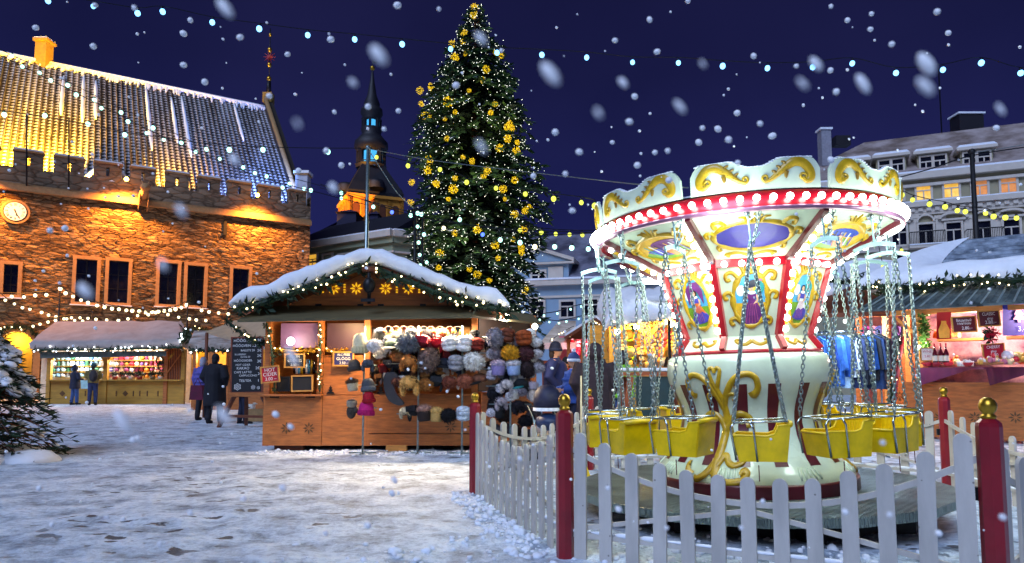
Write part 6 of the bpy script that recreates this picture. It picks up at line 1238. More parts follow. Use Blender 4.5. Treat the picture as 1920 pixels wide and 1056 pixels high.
for x, y, wx_, hz_, c, lab in ((482, 790, .5, .35, 'b08a5a', 'open cardboard box behind the easel beam'), (466, 786, .3, .45, 'd8d2c4', 'white paper bag standing behind the easel')):
    p = G(x, y); m = MB(); w_, h_ = wx_, hz_; mt_ = pmat(c)
    for s_ in (-1, 1): m.box(p + V((s_ * w_ / 2, 0, h_ / 2)), (.015, w_ * .7, h_), mt_); m.box(p + V((0, s_ * w_ * .35, h_ / 2)), (w_, .015, h_), mt_); m.box(p + V((s_ * w_ * .62, 0, h_ + .02)), (w_ * .26, w_ * .7, .012), mt_, rot=Matrix.Rotation(s_ * .5, 3, 'Y'))
    m.box(p + UP * .01, (w_, w_ * .7, .02), mt_); tag(m.build('cardboard_box' if wx_ == .5 else 'paper_bag', loc=p), lab, 'box' if wx_ == .5 else 'bag')
# ---------------------------------------------------------------- mulled wine stall at the right
PURC = mat('purple_cloth', '5e1646', .6, var=.12, vs=4); 
a, e, n_, fr, loc, ln = wallframe(1700, 14.4, 2040, 12.6)
mw_ = thing('market_stall', 'mulled wine stall with purple counter cloth, red price signs and snowy shingle roof', 'market stall', a)
cz = loc(1820, 689)[1]; bz = loc(1820, 717)[1]; uL = loc(1722, 650)[0]
m = MB(); m.prism(rect(uL - .3, .05, ln, bz), fr, -.06, 0, WOOD); m.build('counter_front', mw_)
for x in (1762, 1828, 1904): u, v = loc(x, 783); m = MB(); flake(m, lambda uu, vv, h=0: fr(u + uu, v + vv, h), .11, CARVE, .005); m.build('carved_snowflake', mw_)
m = MB(); m.prism(rect(uL - .1, cz - .03, ln, cz), fr, -.5, .12, PURC); N = 60; vs = []
for i in range(N + 1):
    u = uL - .1 + (ln - uL + .1) * i / N; x = (u - uL) / 1.15; dip = .34 - .3 * abs((x % 1) - .5) * 2 if True else 0
    vs += [fr(u, cz, .125), fr(u, cz - max(.04, .36 - .42 * abs((x % 1) - .02)), .14 + .015 * math.sin(u * 30))]
m.add(vs, [(2 * i, 2 * i + 1, 2 * i + 3, 2 * i + 2) for i in range(N)], PURC, True); m.build('counter_cloth', mw_)
m = MB(); hz_ = loc(1722, 588)[1]
for u in (uL, loc(1905, 600)[0] + 1.2): m = MB(); m.prism(rect(u - .05, 0, u + .05, hz_ + .1), fr, -.1, -.001, WOODL); m.build('post', mw_)
m = MB()
m.prism(rect(uL - .5, hz_ - .02, ln, hz_ + .08), fr, -.1, .0, WOODL); m.bar(fr(uL - .45, hz_ - .02, -.05), fr(uL - .02, hz_ - .45, -.05), .05, .06, WOODL); m.build('beam', mw_)
BKP = mat('violet_backdrop', '6a3a6a', .6, var=.35, vs=2.6, col2='d89aa0'); m = MB(); m.prism(rect(uL, 0, ln, hz_ + .1), fr, -1.25, -1.2, BKP); m.prism(rect(uL - .05, 0, uL, hz_ + .1), fr, -1.25, -.1, WOODL); m.build('back_wall', mw_)
for x0, x1, y in ((1752, 1842, 637), (1884, 1990, 632)): u0, v = loc(x0, y); u1 = loc(x1, y)[0]; m = MB(); m.prism(rect(u0, v - .02, u1, v + .03), fr, -.75, -.35, WOODL); m.build('shelf', mw_)
STR = mat('striped_awning', '2c3a3c', .8, var=.5, vs=3, st=(1, 1, 1), col2='5c6a6a'); ez_ = loc(1800, 578)[1]; tz_ = loc(1800, 556)[1] + .25
m = MB(); p = [fr(uL - .9, ez_ - .02, 1.0), fr(ln, ez_ - .02, 1.0), fr(ln, tz_ - .02, .1), fr(uL - .4, tz_ - .02, .1)]; m.add(p + [x - UP * .04 for x in p], [(0, 1, 2, 3), (7, 6, 5, 4), (0, 4, 5, 1), (3, 0, 4, 7)][0:4], STR)
for i in range(30): t = i / 29; m.tube([p[0].lerp(p[1], t) + UP * .01, p[3].lerp(p[2], t) + UP * .01], .02, pmat('7a8a8a') if i % 2 else STR, 4)
m.build('awning', mw_)
SHG = mat('snow_dusted_shingle', '5a6a7c', .8, var=.35, vs=3, col2='a4b2c2', bump=.4, bs=8, bd=.05); m = MB(); r0 = [fr(uL - .95, tz_ + .02, .35), fr(ln, tz_ + .02, .35), fr(ln, tz_ + 1.15, -1.6), fr(uL + .85, tz_ + 1.15, -1.6)]
for j in range(11):
    t0, t1 = j / 11, (j + 1) / 11; q0, q1, q2, q3 = r0[0].lerp(r0[3], t0), r0[1].lerp(r0[2], t0), r0[1].lerp(r0[2], t1), r0[0].lerp(r0[3], t1); m.add([q0 + UP * .05, q1 + UP * .05, q2, q3, q0, q1], [(0, 1, 2, 3), (0, 4, 5, 1)], SHG)
m.add([r0[0], r0[3], fr(uL - .9, tz_, -2.6)], [(0, 1, 2)], SHG); rf = m.build('roof', mw_)
sb = MB(); L_ = 40; K = 9; vs = []
for i in range(L_ + 1):
    t = i / L_; p0, p1 = r0[0].lerp(r0[1], t), r0[3].lerp(r0[2], t); cover = max(.2, 1.0 - t * 2.6); th = .26 + .07 * noise.noise(p0 * 1.3)
    vs.append(p0 - UP * .03 + (r0[0] - r0[3]).normalized() * .02)
    for j in range(K + 1): u = cover * j / K; pp = p0.lerp(p1, u); vs.append(pp + UP * (.05 + th * math.sin(math.pi * min(1, .22 + j / K * .78)) * (1 if j < K else 0)) + (r0[0] - r0[3]).normalized() * (.1 if j < 1 else 0))
n = K + 2; sb.add(vs, [(i * n + j, (i + 1) * n + j, (i + 1) * n + j + 1, i * n + j + 1) for i in range(L_) for j in range(n - 1)], SNOW, True); sb.add(vs[:n], [tuple(range(n))], SNOW)
k = sb.build('roof_snow', rf, False); k.data.transform(Matrix.Translation(-mw_.location))
garland('fir_garland', 'thick fir garland with warm lights under the snow of the mulled wine stall roof', [fr(u, tz_ - .02 - .04 * math.sin(u * 4), .5) for u in [uL - .9 + i * .35 for i in range(14)]], .15, 70, 9, ls=.017)
garland('fir_garland', 'green leafy garland hanging down the post of the mulled wine stall', [fr(uL + .12, hz_ - .05 - .1 * i, .02) for i in range(9)], .12, 90, 6, m=mat('leafy_green', '3a6a20', .6, var=.5, vs=20))
for x0, x1, yy, yb in ((1885, 1835, 520, 545), (1920, 1900, 512, 520)):
    m = MB(); p = [fr(loc(x, y)[0], 0, 0) for x, y in ((x0, 0), (x1, 0))]
garland('light_string', 'curl of yellow lights lying on the shingle roof', [W(x, y, d) for x, y, d in ((1830, 520, 13.2), (1842, 508, 13.4), (1850, 500, 13.5), (1868, 495, 13.6), (1885, 483, 13.8), (1898, 476, 13.9))], .03, 6, 14, m=pmat('a8a030'), lm=GLOWY, ls=.022)
def bsign(label, px, lines, d):
    sign('price_sign', label, px, d, SIGNM, lines, frm=mat('sign_frame_gold', 'c8923a', .45, var=.2) if 'sign_frame_gold' not in bpy.data.materials else bpy.data.materials['sign_frame_gold'], fw=.022)
bsign('maroon sign with Cyrillic mulled wine text and price 2.80', ((1783, 594), (1830, 592), (1832, 622), (1786, 625)), (('Вишневый', 0, .24, .24, CHALK, 'CENTER', .78), ('глинтвейн', .0, .05, .22, CHALK, 'CENTER', .8), ('2.80.–', .1, -.24, .27)), 13.1)
bsign('maroon CLASSIC sign, higher of the two hanging price signs', ((1833, 583), (1874, 581), (1876, 611), (1834, 614)), (('CLASSIC', 0, .27, .27, CHALK, 'CENTER', .8), ('glögi', .05, .0, .2), ('2.80.–', .06, -.24, .29)), 13.0)
sign('price_sign', 'bright red CHERRY sign standing on the counter among sweets', ((1841, 645), (1884, 643), (1884, 672), (1843, 675)), 12.95, SRED, (('CHERRY', 0, .26, .27, CHALK, 'CENTER', .85), ('glögi', 0, .0, .2), ('2.80', .02, -.25, .29)), fw=.02)
sign('price_sign', 'white handwritten card beside the red wine bottles', ((1726, 652), (1751, 652), (1751, 677), (1726, 677)), 13.35, pmat('e0d8cc'), (('WINE', 0, .2, .26, SRED), ('2.80', 0, -.15, .26, SRED)), fw=.015)
pst = lambda px, d, cm, lab, extra: None
c_ = [W(x, y, 13.6) for x, y in ((1757, 586), (1783, 585), (1783, 636), (1757, 636))]; m = MB(); m.add(c_ + [p + V((0, .01, 0)) for p in c_], [(3, 2, 1, 0), (4, 5, 6, 7)], SRED); f2 = frame(W(1770, 618, 13.58), (1, 0, 0), UP); m.prism([(-.1, -.17), (.1, -.17), (.11, .0), (.05, .12), (.05, .17), (-.05, .17), (-.05, .12), (-.11, 0)], f2, 0, .004, pmat('e0b040')); tag(m.build('poster', loc=c_[0]), 'red poster with a yellow jug shape on the back wall', 'poster')
c_ = [W(x, y, 13.3) for x, y in ((1880, 572), (1935, 569), (1935, 628), (1880, 630))]; m = MB(); m.add(c_, [(3, 2, 1, 0)], pmat('3a3aa8')); f2 = frame(W(1910, 588, 13.28), (1, 0, 0), UP); m.prism([(-.12, -.12), (-.03, -.12), (-.03, -.17), (.03, -.17), (.03, -.12), (.12, -.12), (.05, -.02), (.09, -.02), (.0, .16), (-.09, -.02), (-.05, -.02)], f2, 0, .004, pmat('e8b8dc')); po = m.build('poster', loc=c_[0]); tag(po, 'blue poster with a pale fir tree and the price 3.–', 'poster'); t_ = text('lettering', '3.–', .14, lambda u, v, h=0: f2(u + .05, v - .3, h), CHALK, po, .004)
WINE = mat('wine_glass', '5a0a1a', .1, var=.1, spec=.8); LBL = pmat('e8e0c8')
for i, (x, d) in enumerate(((1754, 13.25), (1765, 13.2), (1775, 13.15))):
    p = W(x, 683, d); m = MB(); m.lathe([(0, 0), (.042, 0), (.045, .2), (.016, .29), (.015, .37), (0, .37)], WINE, 14); o = thing('wine_bottle', ('dark red wine bottle nearest the leafy garland', 'middle red wine bottle with a white label', 'red wine bottle nearest the white cups')[i], 'bottle', p, 0, 'wine bottles on the mulled wine counter'); m.build('glass', o, False); m = MB(); m.lathe([(.0465, .06), (.0465, .16)], LBL, 14); m.build('label', o, False); m = MB(); m.lathe([(0, .4), (.017, .4), (.018, .33)], SRED, 8); m.build('cap', o, False)
for i, (x, d, c) in enumerate(((1738, 13.2, 'c01830'), (1755, 13.1, 'a01028'), (1778, 13.05, 'c82030'), (1815, 13.0, 'b01828'))):
    p = W(x, 687, d); m = MB(); m.lathe([(0, 0), (.05, 0), (.1, .07), (.09, .07), (.05, .02), (0, .02)], pmat(c), 16, p); tag(m.build('bowl', loc=p), ('red bowl beside the white card', 'dark red bowl in front of the bottles', 'scarlet bowl nearest the white cups', 'red bowl heaped with white sweets')[i], 'bowl')
p = W(1815, 681, 13.0); m = MB()
for i in range(20): m.ball(p + V((RD.uniform(-.07, .07), RD.uniform(-.06, .06), RD.uniform(0, .05))), .022, pmat('f0ece4'), 6, 5)
tag(m.build('sweets', loc=p), 'white sweets heaped in the red bowl', 'sweets', kind='stuff')
for i in range(14): x = 1798 + (i % 7) * 4.0; p = W(x, 687, 13.4 + .1 * (i // 7)); m = MB(); m.lathe([(0, 0), (.03, 0), (.042, .1), (.038, .1), (.028, .01)], pmat('e8e4de'), 10, p); tag(m.build('paper_cup', loc=p), 'white cup in the double row on the wine counter', 'cup', 'cups on the mulled wine counter')
m = MB(); p = W(1858, 684, 12.85); m.lathe([(0, 0), (.25, 0), (.28, .05), (.26, .05)], pmat('a86a3a'), 16, p, sy=.6); tag(m.build('basket', loc=p), 'low wicker basket below the CHERRY sign', 'basket')
for i in range(26): trinket(W(1836 + RD.uniform(0, 90), 684 - RD.uniform(0, 6), 12.8 + RD.uniform(-.1, .15)), .55, ('f0e0d8', 'd02838', 'e8c890', 'c86a80', 'f4f0e8', 'd8a040'), 'wrapped sweet among the heap on the wine counter', 'sweet', 'wrapped sweets on the mulled wine counter', (0, 2), 'wrapped_sweet')
for i in range(34):
    t = i % 17; x = (1754 + t * 5.0) if t < 9 else (1888 + (t - 9) * 6); trinket(PL(x, 634 - (x - 1754) * .03, fr(0, 0, -.55), n_) if i < 17 else PL(x, 684 - (x - 1754) * .005, fr(0, 0, -.32), n_), .62, ('c01828', 'e8b850', 'f0e8e0', 'd86a2a', 'a01830', 'f0d8a0'), 'small red, white or gold gift on the wine stall shelf or counter back', 'gift', 'gifts on the wine stall shelf', nm='gift')
for i, (x, y) in enumerate(((1889, 667), (1909, 670))): p = W(x, y, 12.9); m = MB(); m.ball(p, .1, pmat(('d8ccd0', 'd8a850')[i]), 14, 10, jit=.05); fur(m, p, (.1, .1, .1), pmat(('d8ccd0', 'd8a850')[i]), 120, .02); tag(m.build('popcorn_ball', loc=p), ('pale' if i == 0 else 'golden') + ' round sweet ball on the wine counter', 'sweets')
p = W(1858, 628, 12.95); o = thing('poinsettia', 'red poinsettia bunch hung between the price signs', 'flowers', p); m = MB(); m2 = MB()
for k in range(7):
    c = p + V((RD.uniform(-.12, .12), RD.uniform(-.06, .02), RD.uniform(-.14, .12)))
    for i in range(7): aa = i * .9; d_ = V((math.cos(aa), -.4, math.sin(aa))).normalized(); w_ = d_.orthogonal() * .028; m.add([c, c + d_ * .05 + w_, c + d_ * .1, c + d_ * .05 - w_], [(0, 1, 2, 3)], SRED)
    for i in range(5): aa = i * 1.3; d_ = V((math.cos(aa), .2, math.sin(aa))).normalized(); w_ = d_.orthogonal() * .03; m2.add([c, c + d_ * .07 + w_, c + d_ * .15, c + d_ * .07 - w_], [(0, 1, 2, 3)], FIR2)
m.build('petals', o); m2.build('leaves', o)
light('stall_lamp', 'POINT', fr(uL + 1.0, hz_ - .12, -.25), 75, 'ffe0c8', .1); light('stall_lamp', 'POINT', fr(uL + 2.4, hz_ - .12, -.25), 75, 'ffd8d0', .1); light('stall_lamp', 'POINT', fr(uL + .1, cz + .45, .3), 9, 'fff0d8', .04)
m = MB(); m.ball(fr(uL + .02, cz + .42, .03), .04, BULB, 8, 6); m.build('lamp', mw_)
# neighbouring wooden stall with clothes
a2, e2_, n2_, f2_, loc2, ln2 = wallframe(1560, 16.6, 1725, 15.2)
cs = thing('market_stall', 'larch stall full of colourful clothes between the jeans rack and the wine stall', 'market stall', a2); z1 = loc2(1670, 664)[1]; zt2 = loc2(1670, 592)[1]
m = MB(); m.prism(rect(loc2(1638, 700)[0], 0.05, ln2, z1), f2_, -.08, 0, WOOD); m.build('counter', cs)
m = MB()
for x in (1606, 1660, 1700, 1722): u = loc2(x, 600)[0]; m = MB(); m.prism(rect(u - .07, 0, u + .07, zt2), f2_, -.12, .01, WOODL if x != 1606 else WOOD); m.build('post', cs)
m = MB()
m.prism(rect(loc2(1600, 600)[0], zt2, ln2, zt2 + .25), f2_, -.1, .03, WOOD); m.build('beam', cs)
m = MB(); m.prism(rect(0, 0, ln2, zt2 + .2), f2_, -1.6, -1.5, pmat('8a4a4a')); m.build('back_wall', cs)
m = MB(); u, v = loc2(1653, 688); fr_ = lambda uu, vv, h=0: f2_(u + uu, v + vv, h); m.prism([(-.07, -.05), (.07, -.05), (.05, -.02), (.02, -.015), (.04, .02), (.015, .025), (.03, .06), (.01, .065), (0, .1), (-.01, .065), (-.03, .06), (-.015, .025), (-.04, .02), (-.02, -.015), (-.05, -.02)], fr_, 0, .01, HINGE); m.build('hinge', cs)
u, v = loc2(1687, 742); m = MB(); flake(m, lambda uu, vv, h=0: f2_(u + uu, v + vv, h), .12, CARVE, .005); m.build('carved_snowflake', cs)
m = MB(); p = [W(1535, 596, 15.5), W(1700, 592, 14.6), W(1700, 520, 18), W(1600, 505, 18), W(1548, 520, 18)]; m.add(p + [x + UP * .1 for x in p], [(0, 1, 2, 3, 4), (9, 8, 7, 6, 5), (0, 5, 6, 1), (0, 4, 9, 5)], WOODD); rf = m.build('roof', cs)
m = MB(); p2 = [W(1534, 560, 16.2), W(1560, 510, 18), W(1600, 494, 18.1), W(1680, 500, 18), W(1640, 530, 17)]; m.add([x + UP * .16 for x in p2] + [x + UP * .0 for x in p2], [(0, 1, 2, 3, 4), (0, 5, 6, 1), (1, 6, 7, 2), (4, 9, 5, 0), (3, 8, 9, 4)], SNOW); k = m.build('roof_snow', rf, False); k.data.transform(Matrix.Translation(-cs.location)); k.modifiers.new('b', 'BEVEL').width = .08
garland('fir_garland', 'dark fir garland across the brown roof behind the swing chains', [W(x, y, 15.3) for x, y in ((1545, 522), (1580, 530), (1620, 528), (1655, 545))], .2, 30, 3, ls=.02)
for i in range(16):
    x = 1612 + (i % 8) * 13.5; c = PL(x, 630 if i < 8 else 648, f2_(0, 0, -.5 if i % 2 else -.8), n2_); m = MB(); m.prism([(-.13, .2), (-.05, .24), (.05, .24), (.13, .2), (.12, .05), (.1, .06), (.1, -.25), (-.1, -.25), (-.1, .06), (-.12, .05)], frame(c, e2_, UP), -.025, .025, pmat(('c83a5a', '3a4a9a', 'e8d8d0', '8a2a7a', 'd84a3a', '4a7ac0', 'e8a0b8', '6a3aa0')[(i * 3) % 8])); tag(m.build('child_garment', loc=c, bev=.01), 'small bright garment hung in the larch clothes stall', 'garment', 'garments hung in the larch clothes stall')
light('stall_lamp', 'POINT', W(1640, 610, 15.3), 90, 'ffd8c8', .1); m = MB(); m.ball(W(1628, 625, 15.2), .05, BULB, 8, 6); m.build('lamp', cs)
p0_, p1_ = G(1662, 775, .05), W(1692, 632, 14.2); p0_ = W(1664, 770, 14.0); p0_.z = 0; o = thing('garland_pole', 'leaning red pole wrapped in green garland, propped beside the wine stall', 'pole', p0_); m = MB(); m.tube([p0_, p1_], .04, pmat('8a2030'), 6); m.build('shaft', o)
garland('garland_wrap', None, [p0_.lerp(p1_, t) + V((-.1, -.04, 0)) for t in (.35, .5, .7, .85, 1)], .11, 70, 6, parent=o)
# clothes rack with jeans
DR = 11.4; a_, b_ = W(1518, 624, DR), W(1648, 619, DR - .3); rk = thing('clothes_rack', 'steel clothes rack hung with blue jackets and jeans behind the carousel', 'clothes rack', V((a_.x, DR, 0))); m = MB(); m.tube([a_, b_], .014, CHROME, 7); m.build('rail', rk)
for p in (a_, b_): m = MB(); m.tube([V((p.x, p.y, 0)), p], .014, CHROME, 7); m.tube([V((p.x - .05, p.y - .25, .02)), V((p.x + .05, p.y + .25, .02))], .014, CHROME, 6); m.build('upright', rk)
gcol = ('2a5aa0', '4a88d0', '1c3a7a', '6aa8e0', '3a70c0', 'a8c8e8', '24509a', 'd8e4f0', '1a2a50', '20242e', '2c62b0', '12141c', '14305a', '3a2a30')
for i, c in enumerate(gcol):
    t = (i + .5) / len(gcol); p = a_.lerp(b_, t); ang = R(62 + 8 * math.sin(i * 2.1)); ex = V((math.cos(ang), -math.sin(ang), 0)) if i not in (3, 5) else V((.8, -.6, 0)); L_ = .75 + .12 * math.sin(i * 1.7); fg = frame(p - UP * .07, ex, UP)
    o = thing('hanging_jacket', ('%s jacket, number %s along the clothes rack' % (('mid blue', 'sky blue', 'deep blue', 'light blue patterned', 'cobalt', 'pale blue', 'denim blue', 'white and blue', 'navy', 'charcoal', 'royal blue', 'black', 'dark navy', 'plum brown')[i], 'x')).replace(', number x along the clothes rack', ' hanging on the steel clothes rack'), 'jacket', p, 0, 'jackets on the clothes rack')
    m = MB(); m.prism([(-.23, -.08), (-.06, .0), (.06, .0), (.23, -.08), (.29, -.55), (.22, -.57), (.19, -.25), (.2, -L_), (-.2, -L_), (-.19, -.25), (-.22, -.57), (-.29, -.55)], fg, -.04, .04, mat('cloth_' + c, c, .75, var=.35, vs=7, bump=.5, bs=12, bd=.03) if 'cloth_' + c not in bpy.data.materials else bpy.data.materials['cloth_' + c]); m.build('garment', o, bev=.03)
    m = MB(); m.tube([fg(-.2, -.05), fg(0, .03), fg(.2, -.05)], .007, STEEL, 5); m.tube([fg(0, .03), fg(0, .09), fg(.015, .1)], .004, STEEL, 5); m.build('hanger', o)
p = W(1572, 762, DR - .4); p.z = 0; m = MB(); m.box(p + UP * .45, (.42, .3, .45), mat('patterned_tub', 'b8c4d0', .5, var=.4, vs=14, col2='5a6a8a')); m.box(p + UP * .12, (.36, .26, .2), pmat('3a4050')); m.box(p + UP * .69, (.46, .34, .03), pmat('d8dce2')); tag(m.build('storage_tub', loc=p, bev=.02), 'pale speckled storage tub under the jackets', 'tub')
light('stall_lamp', 'POINT', W(1585, 606, DR - .6), 36, 'c8e0ff', .1); m = MB(); c = W(1585, 606, DR - .6); m.ball(c + UP * .03, .03, BULB, 8, 6); m.tube([c + UP * .05, c + UP * .8], .006, DARKM, 4); tag(m.build('hanging_lamp', loc=c), 'bare lamp bulb hanging over the clothes rack', 'lamp')
# ---------------------------------------------------------------- stalls behind the left side of the carousel
bs_ = thing('market_stall', 'small brown gabled stall with light strings and red and white goods', 'market stall', W(1095, HZ, 21)); bs_.location.z = 0
def g1(x, y, d=21): return W(x, y, d)
m = MB(); p = [g1(1062, 636), g1(1112, 604), g1(1160, 636)]; m.add(p + [x + V((0, 3, 0)) for x in p], [(0, 1, 2), (0, 3, 4, 1), (1, 4, 5, 2)], WOODD); m.build('gable', bs_)
m = MB()
for s_ in ((1, 0), (1, 2)): m.bar(p[s_[0]] + V((0, -.3, .05)), p[s_[1]] + (p[s_[1]] - p[1]) * .08 + V((0, -.3, .05)), .4, .09, WOODD); m.bar(p[s_[0]] + V((0, -.28, .13)), p[s_[1]] + (p[s_[1]] - p[1]) * .08 + V((0, -.28, .13)), .42, .08, SNOW)
m.build('roof', bs_); m = MB(); m.lathe([(0, .02), (.16, .02), (.16, -.02)], BLACK, 12, (0, 0, 0)); k = m.build('vent', bs_, False); k.location = g1(1111, 622, 20.95) - bs_.location; k.rotation_euler = (R(90), 0, 0)
m = MB(); m.box((g1(1111, 700).x, 21.1, .55), (1.75, .1, 1.1), WOOD); m.build('counter', bs_); m = MB()
for x in (1066, 1092, 1158): m = MB(); m.box((g1(x, 650).x, 21, 1.2), (.1, .1, 2.4), pmat('b86a2a')); m.build('post', bs_)
m = MB(); m.box((g1(1111, 650).x, 22.6, 1.3), (1.8, .1, 2.6), pmat('d86a7a')); m.build('back_wall', bs_)
for i in range(20): trinket(g1(1072 + (i % 10) * 9, 650 + 18 * (i // 10), 22.2), 1.1, ('e8e0e0', 'd02040', 'f0b0c0', 'b01830', 'f4f0f0'), 'red or white knitted goods item in the small brown gabled stall', 'goods', 'goods in the brown gabled stall')
light('stall_lamp', 'POINT', g1(1112, 645, 21.5), 60, 'ffb8c0', .15)
for sgn, pts, lb in ((0, ((1030, 640), (1060, 620), (1075, 612)), 'snowy roof edge beside the brown gable'), (1, ((1064, 633), (1088, 616), (1112, 601)), 'left slope of the small brown gable'), (2, ((1112, 601), (1136, 616), (1160, 634)), 'right slope of the small brown gable')): garland('fairy_light_string', 'tiny white lights along the ' + lb, [g1(x, y, 20.6) for x, y in pts], .03, 4, 11, m=DARKM, lm=GLOW, ls=.022)
rs_ = MB(); p = [g1(1012, 655, 22), g1(1080, 655, 22), g1(1080, 612, 24.5), g1(1048, 612, 24.5)]; rs_.add(p + [x + UP * .2 for x in p], [(0, 3, 2, 1), (4, 5, 6, 7), (0, 1, 5, 4), (3, 0, 4, 7)], bpy.data.materials['thin_snow_roof']); o = thing('market_stall', 'low stall with grey snowy roof half hidden behind the hat rack', 'market stall', V((p[0].x, 22, 0))); rs_.build('roof', o); m = MB(); m.box((p[0].x + .7, 22.6, .9), (1.2, .1, 1.8), WOODD); m.build('counter', o)
ys_ = thing('market_stall', 'yellow lit timber stall hung with wicker goods and toys', 'market stall', W(1210, HZ, 16)); ys_.location.z = 0
YW = mat('honey_timber', 'd09a38', .5, var=.2, vs=3, st=(1, 1, 5)); g2 = lambda x, y, d=16: W(x, y, d)
m = MB(); m.bar(g2(1140, 614), g2(1290, 594), .12, .22, YW)
m.build('beam', ys_)
for x in (1146, 1214, 1285): t = g2(x, 606); m = MB(); m.box((t.x, 16, t.z / 2), (.13, .13, t.z), YW); m.build('post', ys_)
for x, s_ in ((1214, -1), (1214, 1), (1146, 1)): m = MB(); m.bar(g2(x, 632), g2(x + s_ * 24, 606), .08, .1, YW); m.build('brace', ys_)
m = MB(); m.box((g2(1214, 650).x, 18, 1.3), (2.3, .08, 2.6), YW); m.build('back_wall', ys_); m = MB(); m.box((g2(1214, 700).x, 16.2, .5), (1.9, .5, 1.0), YW); m.build('counter', ys_)
m = MB(); m.add([g2(1136, 612, 15.6), g2(1295, 592, 15.6), g2(1295, 560, 18), g2(1150, 568, 18)], [(0, 1, 2, 3)], YW); rf = m.build('roof', ys_)
sb = snow_sheet([g2(1133 + i * 8.2, 611 - i * 1.0 + (8 if i in (0, 20) else 0), 15.5) for i in range(21)], V((.2, 3, .75)), .42, .05); k = sb.build('roof_snow', rf, False); k.data.transform(Matrix.Translation(-ys_.location))
garland('fir_garland', 'fir garland with lights under the snow of the yellow timber stall', [g2(x, y, 15.4) for x, y in ((1140, 608), (1180, 603), (1220, 600), (1262, 592))], .14, 40, 6, ls=.02)
light('stall_lamp', 'POINT', g2(1193, 612, 15.8), 75, 'ffc850', .1); light('stall_lamp', 'POINT', g2(1258, 608, 15.8), 70, 'ffe0a0', .1); m = MB()
for x, y in ((1193, 613), (1258, 608), (1158, 622)): m.ball(g2(x, y, 15.7), .07, BULB, 8, 6)
m.build('lamp', ys_)
WICK = mat('wicker', 'c08a3a', .7, var=.35, vs=25)
for i in range(16):
    x, y = 1150 + (i % 8) * 16 + RD.uniform(-3, 3), 632 + 26 * (i // 8) + RD.uniform(-5, 5); c = g2(x, y, 16.6); m = MB(); r_ = RD.uniform(.1, .17); col = pmat(('8a5a2a', 'd8c8a0', '7ab020', 'b87830', '4a3a6a', 'c8a860', 'a02a30', 'e0c050')[i % 8])
    pts = [c + V((r_ * math.cos(a), 0, r_ * math.sin(a))) for a in [j * math.pi / 7 for j in range(14)]]; m.tube(pts, .035, col, 6, closed=True); m.ball(c, (r_ * .7, .04, r_ * .7), WICK if i % 3 else col, 10, 6); tag(m.build('wicker_ring', loc=c), 'round woven wicker disc or ring hung in the yellow timber stall', 'wicker goods', 'wicker goods in the yellow timber stall')
for i in range(22): trinket(g2(1180 + RD.uniform(0, 85), 692 - RD.uniform(0, 26), 15.9 + RD.uniform(0, .3)), 1.1, ('e0b860', 'f0d8a0', '8a5a2a', '3a3028', 'e8e0c8', 'd0902a'), 'honey coloured toy or box piled on the yellow stall counter', 'toy', 'toys piled on the yellow stall counter')
# trestle table with green cloth
p = W(1222, 800, 11.8); p.z = 0; o = thing('trestle_table', 'wooden trestle table with white snow on top and a dark green cloth', 'table', p); TB = mat('red_brown_timber', '9a4a26', .5, var=.25, vs=3); zt_ = W(1222, 697, 11.8).z
m = MB(); m.box(p + UP * (zt_ - .04), (1.15, .7, .06), TB); m.build('table_top', o); m = MB(); m.box(p + UP * (zt_ + .03), (1.1, .66, .06), SNOW); m.build('top_snow', o, bev=.02)
for s_ in (-1, 1): m = MB(); m.bar(p + V((s_ * .4, -.32, zt_ - .08)), p + V((s_ * .6, -.34, 0)), .1, .05, TB, up=V((0, 1, 0))); m.build('leg', o); m = MB(); m.bar(p + V((s_ * .4, .32, zt_ - .08)), p + V((s_ * .6, .34, 0)), .1, .05, TB, up=V((0, 1, 0))); m.build('leg', o)
m = MB(); m.box(p + V((0, -.3, zt_ - .45)), (.62, .02, .74), pmat('12343a')); m.build('cloth', o)
# baby stroller in front of the rack
p = W(1026, 815, 10.3); p.z = 0; o = thing('baby_stroller', 'navy baby stroller with rounded hood and white reflective band beside the hat rack', 'stroller', p, R(20)); o.scale = (.8,) * 3; NV1 = mat('navy_fabric', '121736', .6, var=.2, vs=6); NV2 = pmat('16294e')
m = MB(); zc1 = W(1026, 762, 10.3).z / .8; m.lathe([(0, .42), (.12, .4), (.21, .32), (.25, .2), (.255, 0), (.24, 0), (.235, .2), (.19, .3), (0, .39)], NV1, 20, (0, 0, zc1 - .02)); m.build('hood', o, False)
m = MB(); m.lathe([(.262, .0), (.262, .06)], pmat('e8ecf0'), 20, (0, 0, zc1 - .08)); m.build('reflective_band', o, False); m = MB(); m.ball((0, -.05, zc1 - .28), (.23, .3, .16), NV2, 14, 10); m.build('seat', o, False)
m = MB()
for s_ in (-1, 1): m.tube([(s_ * .24, .35, 1.02), (s_ * .24, .1, zc1 - .2), (s_ * .24, -.3, .14)], .014, STEEL, 6); m.tube([(s_ * .24, .3, .14), (s_ * .24, 0, zc1 - .25)], .014, STEEL, 6)
m.tube([(-.24, .35, 1.02), (.24, .35, 1.02)], .016, BLACK, 6); m.build('frame', o, False)
for sx_, sy_ in ((-1, -.3), (1, -.3), (-1, .3), (1, .3)):
    m = MB(); m.tube([(sx_ * .26, sy_ + .12 * math.cos(a), .13 + .12 * math.sin(a)) for a in [k * math.pi / 7 for k in range(14)]], .018, BLACK, 6, closed=True); m.tube([(sx_ * .25, sy_, .13), (sx_ * .28, sy_, .13)], .03, STEEL, 8); m.build('wheel', o, False)
